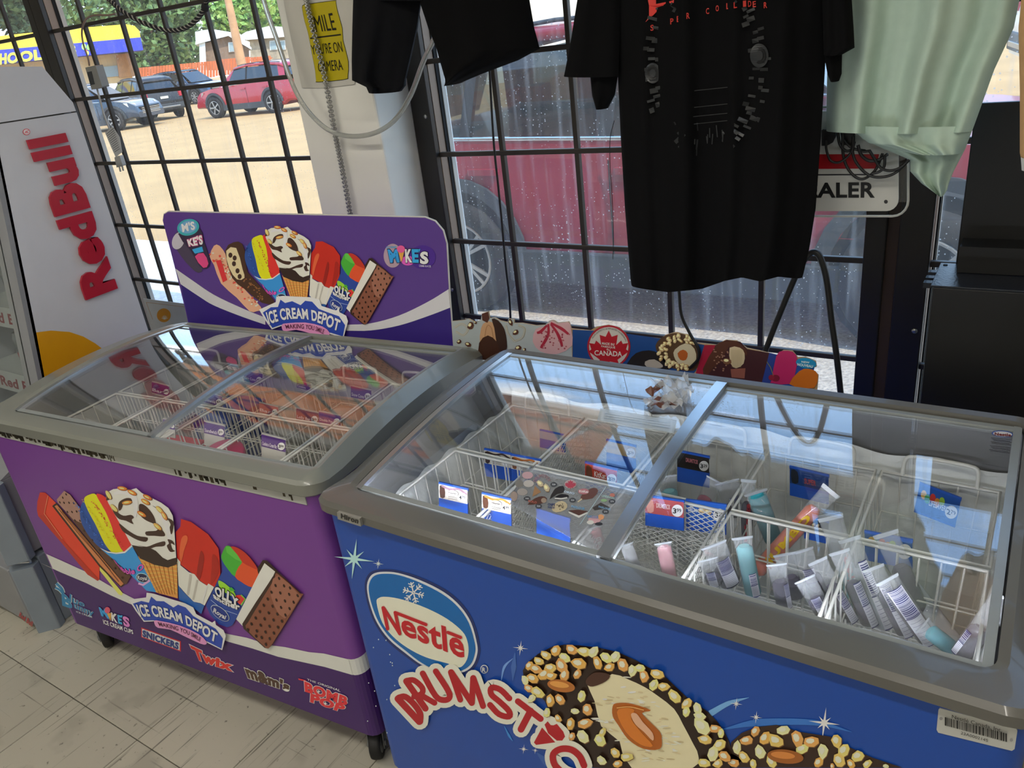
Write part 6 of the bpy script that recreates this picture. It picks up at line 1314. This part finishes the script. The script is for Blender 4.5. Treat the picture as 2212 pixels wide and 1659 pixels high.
price_tag('ice cream bar tag priced 4.99 with an orange swirl', (1041, 1067), (1104, 1081), 58, .52, .775, FB, CR, ('4', '99'), 'Häagen', '3a2c28', hb, gb, (('bar', '4a2618'), ('oval',), ('lines',), ('swirl', 'c07a2a')), (.36, .34, .64, .50))
price_tag('blank blue tag clipped to the mesh basket in front', (1159, 1102), (1231, 1124), 64, .50, .772, FB, '2a4f9c', None, None, None, hb, gb)
price_tag('ice cream bar tag priced 4.99 with a dark swirl, second row', (1046, 972), (1103, 983), 56, .50, .745, FB, CR, ('4', '99'), 'Häagen', '3a2c28', hb, gb, (('bar', '33201a'), ('oval',), ('lines',), ('swirl', '3a2824')), (.36, .34, .64, .50))
price_tag('ice cream bar tag priced 4.79 with a caramel swirl, second row', (1104, 984), (1167, 996), 54, .52, .745, FB, CR, ('4', '79'), 'Häagen', '3a2c28', hb, gb, (('bar', '6a4020'), ('oval',), ('lines',), ('swirl', 'b0672a')), (.36, .34, .64, .50))
price_tag('red wafer bar tag priced 3.29', (1264, 1001), (1333, 1017), 62, .56, .745, FB, 'a83420', ('3', '29'), 'KitKat', 'd8d0c8', hb, gb, (('bar', '5a3420'),), (.30, .30, .66, .66))
price_tag('frosted blue tag at the back left of the blue freezer', (1166, 930), (1221, 942), 36, .45, .735, FB, '8f9aa8', None, None, None, hb, gb)
price_tag('frosted blue tag priced 3.29 at the back, behind the red tag', (1310, 952), (1373, 966), 58, .42, .735, FB, 'a8926c', ('3', '29'), None, None, hb, gb)
price_tag('black cone tag priced 3.29 at the back', (1463, 976), (1532, 990), 64, .50, .745, FB, '221c1a', ('3', '29'), 'DRUMSTICK', 'b06a72', hb, gb, (), (.28, .24, .66, .52))
price_tag('frosted tag with a grey price disc at the back', (1706, 1010), (1790, 1030), 60, .55, .745, FB, '1c3a70', ('', ''), 'SUPER', 'a83038', hb, gb, (('bar', '20242c'),), (.34, .42, .66, .78), '8a9094') if False else None
price_tag('frosted dark blue tag with a blank grey disc at the back', (1706, 1010), (1790, 1030), 60, .55, .745, FB, '1c3a70', None, 'SUPER', 'a83038', hb, gb, (('bar', '20242c'),), (.38, .42, .68, .78))
price_tag('tilted candy ring pop tag priced 2.79 on the frost at the back', (1987, 1046), (2076, 1080), 60, .92, .745, FB, '1c4a94', ('2', '79'), 'LIFESAVERS', 'd0d4d8', hb, gb, (('fruit',),), (.30, .40, .74, .62), 'd8d8d4', -.22)
price_tag('pink cone tag priced 3.99 on the mesh basket', (1394, 1073), (1477, 1085), 62, .55, .745, FB, 'a04a4c', ('3', '99'), 'DRUMSTICK', 'd8c8c4', hb, gb, (('bar', 'c08a80'),), (.30, .25, .66, .55))
price_tag('blue nut cone tag priced 3.29 on the mesh basket', (1482, 1082), (1568, 1094), 62, .55, .745, FB, '1e4f9c', ('3', '29'), 'DRUM', 'c0c4cc', hb, gb, (('cone',),), (.06, .35, .28, .60))
price_tag('dark blue tag behind the orange ice tube', (1737, 1117), (1790, 1130), 46, .5, .745, FB, '20242c', None, None, None, hb, gb, (('cone',),))
price_tag('fruit pop tag with a handwritten 1.69', (1868, 1150), (1971, 1170), 60, .70, .745, FB, '1f4f9a', ('1', '69'), None, None, hb, gb, (('fruit',),))
PN = tuple(FN); hc = MATS['holder_clear']; gp = 'price tags in the purple freezer'; PU = '4a2a74'
for lab, tl, tr, h, cf, zt, w1, pr1, c2 in (('purple tag for a seafood shaped bar, far left of the purple freezer', (328, 825), (366, 835), 26, .85, .745, 'Bar', ('3', '99'), '5a2468'), ('purple tag for a brownie cone in the middle left', (440, 846), (480, 857), 26, .85, .745, 'Brownie', ('4', '29'), PU), ('purple tag cut off by the lid divider in front', (352, 905), (378, 911), 36, .5, .765, 'Strawberry', ('3', '99'), PU),
    ('purple tag reading ice cream sandwich, second in front', (441, 911), (485, 921), 50, .48, .765, 'Sandwich', ('3', '99'), PU), ('purple tag reading cookies and cream bar in front', (565, 938), (617, 951), 52, .5, .765, 'Cookies n Cream Bar', ('3', '99'), PU), ('purple tag under the plastic bags at the back', (641, 822), (672, 830), 16, .9, .735, 'Cookies', None, PU), ('purple tag at the back left beside the lid divider', (527, 799), (567, 808), 28, .85, .735, 'King Cone', ('4', '99'), PU),
    ('orange and purple tag in the middle of the purple freezer', (560, 870), (601, 880), 22, .9, .745, 'Bar', ('3', '99'), '8a4a5c'), ('purple tag for a two scoop bar in the middle right', (640, 882), (688, 893), 28, .9, .745, 'Lolly Bar', ('3', '49'), '7a4258'), ('purple tag for a sundae cup in the middle right', (689, 889), (736, 899), 26, .9, .745, 'Double Pop', ('3', '47'), '5a3a80'), ('purple rainbow snow cone tag at the back right', (758, 834), (802, 844), 26, .9, .735, 'Snow Cone', ('3', '99'), PU)):
    price_tag(lab, tl, tr, h, cf, zt, PN, c2, pr1, w1, 'cfc8d4', hc, gp, (), (.06, .52, .66, .84))

# freezer pops in clear sleeves
P('pop_clear', 'e2e6ea', .08, trans=0, alpha=.22, var=.02, spec=.9); P('pop_orange', 'd0541a', .25); P('pop_teal', '2a9aa8', .25); P('pop_purple', '3a2c44', .2); P('pop_white', 'b9bfc4', .25); P('pop_pink', 'b45a70', .25); P('pop_aqua', '6ab4bc', .25); P('pop_label', 'd4d4dc', .4)
def pop(label, b, t, wpx, mat, zb=.60, zt=.78, fill=.8, lab=None, text=None, tcol='b02a34'):
    A = atz(b[0], b[1], zb); B = atz(t[0], t[1], zt); d = (B - A); Ln = d.length; d.normalize()
    mid = (A + B) / 2; view = (CAM - mid).normalized(); s = d.cross(view).normalized(); f = s.cross(d).normalized()
    if f.dot(view) < 0: f = -f
    W = wpx * 1.1 / FPX * (mid - CAM).dot(_w) / 2
    o = thing('freezer_pop', A, label, 'freezer pop', 0, 'freezer pops in the blue freezer')
    def sec(tt, a, bb, n=12): c = A + d * (Ln * tt); return [c + s * a * math.cos(2 * math.pi * i / n) + f * bb * math.sin(2 * math.pi * i / n) for i in range(n)]
    MB().loft([sec(0, W * .5, W * .3), sec(.04, W * .92, W * .55), sec(fill * .6, W * .95, W * .58), sec(fill - .04, W * .9, W * .5), sec(fill, W * .6, W * .3)], True, True).build('ice', mat, o)
    MB().loft([sec(-.02, W * .6, W * .4), sec(.05, W, W * .62), sec(fill, W, W * .6), sec(min(.93, fill + .12), W * 1.02, W * .3), sec(.96, W * 1.08, W * .06), sec(1.0, W * 1.15, W * .04)], True, True).build('sleeve', MATS['pop_clear'], o)
    MB().loft([sec(.965, W * 1.12, W * .07), sec(1.0, W * 1.17, W * .05)], True, True, None, False).build('crimp', MATS['pop_white'], o)
    def patch(u, v, e): a = u * 1.15; return A + d * (Ln * v) + s * (W * 1.015) * math.sin(a) + f * ((W * .625) * math.cos(a) + e)
    if lab:
        m = MB(); u0, u1, v0, v1 = lab; nn = 6
        m.grid([[patch(u0 + (u1 - u0) * i / nn, v, .0006) for i in range(nn + 1)] for v in (v0, v1)], col=h2l('e4e4ea'))
        vm = v0 + (v1 - v0) * .5; x = vm + .01
        while x < v1 - .02:
            w = rng.choice((.006, .01, .015)); m.grid([[patch(u0 + (u1 - u0) * (.08 + .84 * i / nn), v, .0010) for i in range(nn + 1)] for v in (x, min(x + w, v1 - .01))], col=h2l('2c2c74')); x += w + rng.choice((.008, .012))
        for k in range(7):
            xx = v0 + (vm - v0) * (.12 + .12 * k); m.grid([[patch(u0 + (u1 - u0) * (.12 + .7 * i / nn), v, .0010) for i in range(nn + 1)] for v in (xx, xx + .004)], col=h2l('4a4a7c'))
        for v in (v0, vm, v1): m.grid([[patch(u0 + (u1 - u0) * i / nn, w2, .0011) for i in range(nn + 1)] for w2 in (v - .006, v + .006)], col=h2l('262668'))
        m.build('barcode_label', MATS['print'], o)
    if text:
        vs, fs = glyphs(text, .05); x1 = max(v[0] for v in vs); y1 = max(v[1] for v in vs); m = MB(); m.add([patch(.55 - 1.1 * v[1] / y1 * .62 - .15, .18 + .55 * v[0] / x1, .0012) for v in vs], fs, h2l(tcol)); m.build('sleeve_lettering', MATS['print'], o)
    return o
pop('bright orange ice tube leaning over the others', (1632, 1238), (1797, 1058), 33, MATS['pop_orange'], .62, .80, .80, None, 'JUMBO', 'd8b020')
pop('teal ice tube standing behind the orange one', (1672, 1170), (1632, 1062), 38, MATS['pop_teal'], .60, .775, .96)
pop('dark tube with upright red lettering beside the mesh basket', (1610, 1190), (1617, 1036), 24, MATS['pop_purple'], .58, .78, .7, None, 'Mr.Freeze', 'b8303c')
pop('short bright teal tube at the front of the pile', (1628, 1285), (1603, 1160), 34, MATS['pop_aqua'], .62, .775, .86, (-.1, .7, .05, .45))
pop('clear tube with a barcode leaning at the mesh basket corner', (1578, 1262), (1541, 1176), 44, MATS['pop_purple'], .64, .775, .45, (-.4, .8, .1, .75))
pop('small clear tube lying in the mesh basket corner', (1545, 1262), (1528, 1208), 34, MATS['pop_purple'], .66, .765, .4, (-.6, .3, .1, .7))
pop('upright dark purple tube with a barcode on its right edge', (1695, 1310), (1677, 1218), 33, MATS['pop_purple'], .65, .775, .62, (.3, .95, .05, .62))
pop('clear tube tip bent over the dark ones', (1720, 1290), (1694, 1196), 36, MATS['pop_purple'], .62, .775, .5)
pop('dark purple tube half hidden in the middle of the pile', (1776, 1300), (1731, 1188), 38, MATS['pop_purple'], .62, .775, .55, (-.6, .4, .5, .75))
pop('short clear tube at the rim in front of the pile', (1780, 1325), (1738, 1250), 36, MATS['pop_purple'], .68, .785, .45, (-.5, .4, .1, .6))
pop('dark tube with a barcode left of the tall tube', (1838, 1340), (1765, 1210), 33, MATS['pop_purple'], .63, .785, .6, (-.1, .9, .02, .52))
pop('tall teal and pink lettered tube in the middle of the pile', (1862, 1330), (1793, 1115), 40, MATS['pop_aqua'], .58, .79, .55, None, 'Mr.Freeze', 'b43848')
pop('dark tube with a long label beside the tall tube', (1880, 1350), (1812, 1190), 34, MATS['pop_purple'], .62, .785, .6, (.0, .95, .02, .62))
pop('white ice tube with a barcode label', (1912, 1355), (1834, 1162), 36, MATS['pop_white'], .61, .79, .7, (-.1, .8, .02, .78))
pop('barcode tube between the white and the dark one', (1958, 1370), (1885, 1225), 36, MATS['pop_purple'], .64, .785, .66, (-.3, .8, .02, .85))
pop('broad barcode label tube at the front right of the pile', (2008, 1385), (1915, 1250), 40, MATS['pop_purple'], .66, .79, .8, (-.7, .8, .02, .9))
pop('tall dark purple tube standing over the right of the pile', (2005, 1365), (1912, 1150), 40, MATS['pop_purple'], .58, .79, .68)
pop('long cloudy white tube lying across the right basket', (2065, 1392), (1900, 1178), 34, MATS['pop_white'], .60, .70, .9)
pop('teal tube lying at the bottom right', (2070, 1412), (1992, 1350), 34, MATS['pop_teal'], .66, .72, .8)
pop('crinkled dark and pink tube in the right front corner', (2072, 1420), (2172, 1290), 42, MATS['pop_purple'], .68, .79, .50, (-.9, -.3, .05, .4))
pop('teal tipped clear tube behind the cone tags', (1450, 1090), (1440, 1028), 34, MATS['pop_aqua'], .66, .765, .5)
pop('clear tube with a red mark behind the cone tags', (1515, 1095), (1545, 1036), 30, MATS['pop_pink'], .66, .77, .35)
pop('clear tube with a barcode behind the nut cone tag', (1590, 1110), (1570, 1040), 40, MATS['pop_purple'], .64, .775, .3, (-.2, .7, .2, .7))
pop('cloudy tube behind the dark blue tag', (1815, 1200), (1790, 1110), 34, MATS['pop_white'], .62, .77, .4)
# small packs in the mesh baskets
P('pack_white', 'cfd2d4', .3); P('pack_pink', 'd08a94', .3); P('pack_red', 'c02030', .3)
for lab, bx, tx, w, mt3, tt in (('pink and white ice pop pack lying in the mesh basket', (1448, 1250), (1432, 1172), 30, 'pack_pink', None), ('white wrapper crumpled at the basket handle', (1372, 1228), (1352, 1176), 26, 'pack_white', None), ('red and white pack by the lid divider', (1300, 1188), (1283, 1138), 24, 'pack_red', 'NERD')):
    pop(lab, bx, tx, w, MATS[mt3], .66, .75, .9, None, tt, 'e8e4e0')
# pink ice cream tub in the purple freezer, plastic bags and boxes
P('tub_pink', 'a8305c', .4); P('bag_clear', 'c9c8c0', .2, alpha=.55, var=.1, bump=.6, bscale=30); P('box_tan', 'c2a878', .7); P('box_brown', '5a3a34', .6); P('box_blue', '2a4a9c', .5)
c = MP @ Vector((-.44, .17, .60)); tb = thing('ice_cream_tub', c, 'round pink ice cream tub lying in the front basket of the purple freezer', 'tub')
MB().lathe([(0, 0), (.042, 0), (.05, .10), (0, .10)], c, (.15, -.25, 1), 22).build('tub_body', MATS['label_white'], tb); MB().lathe([(.052, .096), (.054, .098), (.054, .112), (.05, .114), (0, .114)], c, (.15, -.25, 1), 22).build('tub_lid', MATS['tub_pink'], tb)
def bag(label, x, y, z, sx, sy, sz, seed):
    r2 = random.Random(seed); n, m = 18, 10; lo = []
    for j in range(m + 1):
        v = j / m; ring = []
        for i in range(n):
            a = 2 * math.pi * i / n; k = math.sin(math.pi * min(1, max(.02, v))) ** .35 * (1 + .10 * math.sin(5 * a + seed) + r2.uniform(-.05, .05)); ring.append(MP @ Vector((x + sx * k * math.cos(a), y + sy * k * math.sin(a), z + sz * v)))
        lo.append(ring)
    return tag(MB().loft(lo, True, True).build('plastic_bag', MATS['bag_clear']), label, 'bag')
bag('rubber-banded stack of clear plastic bags on the back basket', -.50, .515, .742, .085, .035, .045, 1); bag('clear bag of ice cream under the bag stack', -.50, .46, .52, .08, .07, .19, 2); bag('clear bag of ice cream in the back basket beside the stack', -.33, .46, .52, .07, .07, .17, 4)
for lab, x, y, z, a, b, h, mm in (('tan carton in the left basket of the purple freezer', -.90, .20, .505, .07, .07, .13, 'box_tan'), ('brown carton at the back right of the purple freezer', -.12, .43, .505, .075, .08, .19, 'box_brown'), ('blue carton at the back middle of the purple freezer', -.72, .43, .505, .07, .08, .15, 'box_blue'), ('carton in the second basket of the purple freezer, its red painted after mirrored lettering', -.70, .19, .505, .07, .07, .15, 'pack_red'), ('pink carton at the front right of the purple freezer', -.11, .19, .505, .07, .07, .10, 'tub_pink')):  # red carton's colour stands in for cooler lettering mirrored in the lid
    bx = thing('ice_cream_carton', MP @ Vector((x, y, z)), lab, 'carton', PA); M2 = MP @ Matrix.Translation((x, y, z))
    MB().box(-a, a, -b, b, 0, h, M=M2).build('carton_body', MATS[mm], bx, bev=.003); MB().box(-a * .7, a * .7, -b - .0006, -b + .001, h * .3, h * .8, M=M2).build('carton_label', MATS['label_white'], bx)

# ------------------------------------------------------------------ stickers on the blue freezer's lids
def lid_point(x, y, dz=-.003):
    d = ray(x, y); z = .85
    for _ in range(8): p = CAM + d * ((z - CAM.z) / d.z); z = _bf(p.y - .796) + dz
    return p
def lidprint(gain=1.3, lift=.0005):
    q = Print((0, 0, .85), (0, 0, 1), lift, gain=gain); q.depth = lambda x, y: lid_point(x, y); return q
fl = thing('menu_sheet', lid_point(1230, 1100), 'translucent sheet of ice cream pictures and prices stuck on the left lid', 'sheet')
P('sheet_clear', '8c9094', .25, alpha=.42)
def sheet(name, quad, mat, parent, dz, n=12):
    G = []
    for j in range(n + 1):
        v = j / n; row = []
        for i in range(n + 1):
            u = i / n; a = Vector(quad[0]).lerp(Vector(quad[1]), u); b = Vector(quad[3]).lerp(Vector(quad[2]), u); c3 = a.lerp(b, v); row.append(lid_point(c3.x, c3.y, dz))
        G.append(row)
    return MB().grid(G).build(name, mat, parent, solid=.0006)
sheet('film', ((1130, 1010), (1372, 1062), (1300, 1200), (1102, 1088)), MATS['sheet_clear'], fl, -.0028)
z3 = (900, 900, .22604); q = lidprint(1.35); q.depth = lambda x, y: lid_point(x, y, -.0022); q.z = z3
arct(q, 'DRUMSTICK', (1200, 640), 60, 90, -75, 75, '8a5a60', 3)
for x, y in ((1180, 640), (1240, 680)): nut(q, x, y, 42, 2, 'b0a488')
q.poly([(1130, 660), (1190, 720), (1105, 765)], '8a6a4c', 2); q.poly([(1320, 690), (1400, 660), (1410, 720), (1340, 740), (1270, 790)], '2a2624', 2, 2); q.text('OREO', [(1410, 705), (1510, 725)], [(1405, 725), (1505, 745)], 'a8b8c8', 3, .03); q.poly([(1320, 770), (1380, 740), (1450, 750), (1440, 780), (1340, 795)], '201c1c', 2, 2); q.line([(1320, 780), (1380, 785), (1440, 775)], 14, 'b4b4b0', 3)
q.ell((1470, 645), 58, 42, 'a09090', 2); q.poly([(1470 + x * .34, 645 + y * .3) for x, y in leaf], '9c3a4a', 3); q.ell((1595, 715), 52, 28, 'a06a70', 3); q.text('KitKat', [(1555, 700), (1640, 708)], [(1555, 722), (1640, 730)], 'd0c8c8', 4, .03); q.poly([(1640, 700), (1700, 680), (1735, 710), (1680, 780), (1580, 790), (1570, 760)], '5a3a30', 2, 2); q.line([(1580, 785), (1540, 815)], 12, 'b0a488', 2)
q.poly([(1060, 840), (1130, 780), (1200, 760), (1245, 780), (1230, 820), (1150, 835)], '4a3028', 2, 2); q.ell((1215, 800), 26, 24, '8a7a6c', 3); q.text('ROLO', [(1070, 795), (1150, 810)], [(1065, 815), (1145, 832)], 'a05a50', 3, .04); q.text('CHIPS', [(1255, 825), (1325, 830)], [(1250, 848), (1320, 856)], '2a3458', 4, .05); q.text('AHOY!', [(1255, 852), (1320, 862)], [(1250, 872), (1316, 884)], '2a3458', 4, .05); q.poly([(1320, 830), (1390, 805), (1440, 840), (1420, 890), (1330, 915), (1290, 880)], 'a89c80', 3, 2)
for i in range(12): q.ell((1340 + rng.uniform(0, 70), 835 + rng.uniform(0, 55)), 6, 5, '3a3028', 4, 0, 6)
q.text('PARLOUR', [(1480, 845), (1610, 870)], [(1478, 868), (1606, 892)], '5a86a8', 4, .04); q.poly([(1450, 895), (1550, 890), (1635, 905), (1550, 945)], '4a3028', 3); q.poly([(1450, 905), (1550, 945), (1635, 912), (1630, 925), (1550, 968), (1455, 920)], 'b8b8b4', 3)
q.poly([(1680, 870), (1760, 820), (1850, 870), (1700, 895)], '3a3430', 2); q.text('PARLOUR', [(1740, 850), (1855, 875)], [(1738, 870), (1852, 895)], '6a92b0', 4, .03); q.text('LIFESAVERS', [(1770, 745), (1890, 770)], [(1770, 765), (1890, 790)], '8aa8a0', 4, .02); q.ell((1870, 750), 24, 18, 'a86a5c', 3); q.ell((1790, 800), 30, 14, '7a9a70', 3); q.text('PARLOUR', [(1630, 940), (1740, 950)], [(1630, 965), (1740, 975)], '5a7aa0', 4, .03)
for x, y, w, h, c3 in ((1700, 985, 60, 34, 'b08a90'), (1760, 960, 30, 26, 'c08a60'), (1740, 1025, 36, 16, '2c2c30'), (1660, 1010, 34, 20, 'b4b4b0'), (1060, 560, 52, 34, 'a88a90'), (1070, 640, 50, 34, 'a09c98'), (1010, 720, 50, 34, '8a8480'), (980, 640, 40, 36, '6a6864'), (930, 760, 34, 46, '8a7c74')): q.ell((x, y), w, h, c3, 2)
for x, y, t in ((1310, 648, '329'), (1055, 782, '349'), (1165, 855, '329'), (1490, 798, '329'), (1868, 810, '279'), (1805, 908, '279')): q.ell((x, y), 32, 22, '3a3c40', 3); q.text(t, [(x - 16, y - 9), (x + 16, y - 6)], [(x - 16, y + 7), (x + 16, y + 10)], 'b0b4b8', 5, .02)
q.line([(1810, 670), (1560, 1030)], 5, '9ab0b8', 2); q.build('pictures', fl)
st = thing('lid_sticker', lid_point(2160, 950), 'oval maker sticker with fine print on the right lid', 'sticker'); z4 = (1900, 850, .15072)
q = lidprint(1.3); q.depth = lambda x, y: lid_point(x, y, -.0110); q.z = z4; q.ell((1763, 578), 155, 46, '1c3f8a', 1, 4); q.ell((1763, 580), 138, 37, 'b8b8b8', 2, 4); q.text('Nestle', [(1650, 555), (1885, 575)], [(1648, 600), (1885, 618)], '6a3030', 3, .05)
for k in range(11):
    if k != 5: q.line([(1600 + 20 * (k % 3) - k * 3, 632 + k * 19), (1905 - 30 * (k % 2) - k * 4, 665 + k * 19)], 6, '23242a', 1)
q.build('print', st)
nt2 = thing('lid_sticker', lid_point(1380, 905), 'pale warning strip printed on the left lid glass', 'sticker')
sheet('film', ((1297, 882), (1462, 908), (1455, 936), (1290, 908)), P('film_pale', 'c4d0d8', .3, alpha=.35), nt2, -.0022)
q = lidprint(1.0); q.depth = lambda x, y: lid_point(x, y, -.0016)
for k in range(3): q.line([(1306, 893 + k * 5), (1448, 915 + k * 5)], .9, '8a949c', 1)
q.build('fine_print', nt2)
# crumpled wrapper lying on the left lid
wr = thing('crumpled_wrapper', lid_point(1445, 860), 'crumpled clear wrapper with brown print lying on the left lid', 'wrapper'); r3 = random.Random(11)
def wrap_mesh(pts, nx, ny, amp, mat, name):
    G = []
    for j in range(ny + 1):
        row = []
        for i in range(nx + 1):
            a = Vector(pts[0]).lerp(Vector(pts[1]), i / nx); b = Vector(pts[3]).lerp(Vector(pts[2]), i / nx); c3 = a.lerp(b, j / ny); row.append(lid_point(c3.x + r3.uniform(-3, 3), c3.y + r3.uniform(-3, 3), .002) + Vector((0, 0, r3.uniform(0, amp))))
        G.append(row)
    return MB().grid(G, smooth=False).build(name, mat, wr, solid=.0004)
P('wrap_clear', 'd0d4d8', .1, alpha=.4); P('wrap_brown', '6a4438', .3)
wrap_mesh(((1405, 835), (1480, 820), (1500, 860), (1470, 888)), 9, 7, .022, MATS['wrap_clear'], 'film'); wrap_mesh(((1388, 862), (1470, 855), (1465, 885), (1392, 885)), 9, 4, .014, MATS['wrap_clear'], 'film'); wrap_mesh(((1395, 852), (1432, 830), (1440, 842), (1400, 862)), 5, 3, .016, MATS['wrap_brown'], 'printed_flap'); wrap_mesh(((1400, 868), (1465, 866), (1462, 882), (1400, 882)), 6, 3, .010, MATS['wrap_brown'], 'printed_flap')
bpy.data.scenes.remove(_ts)
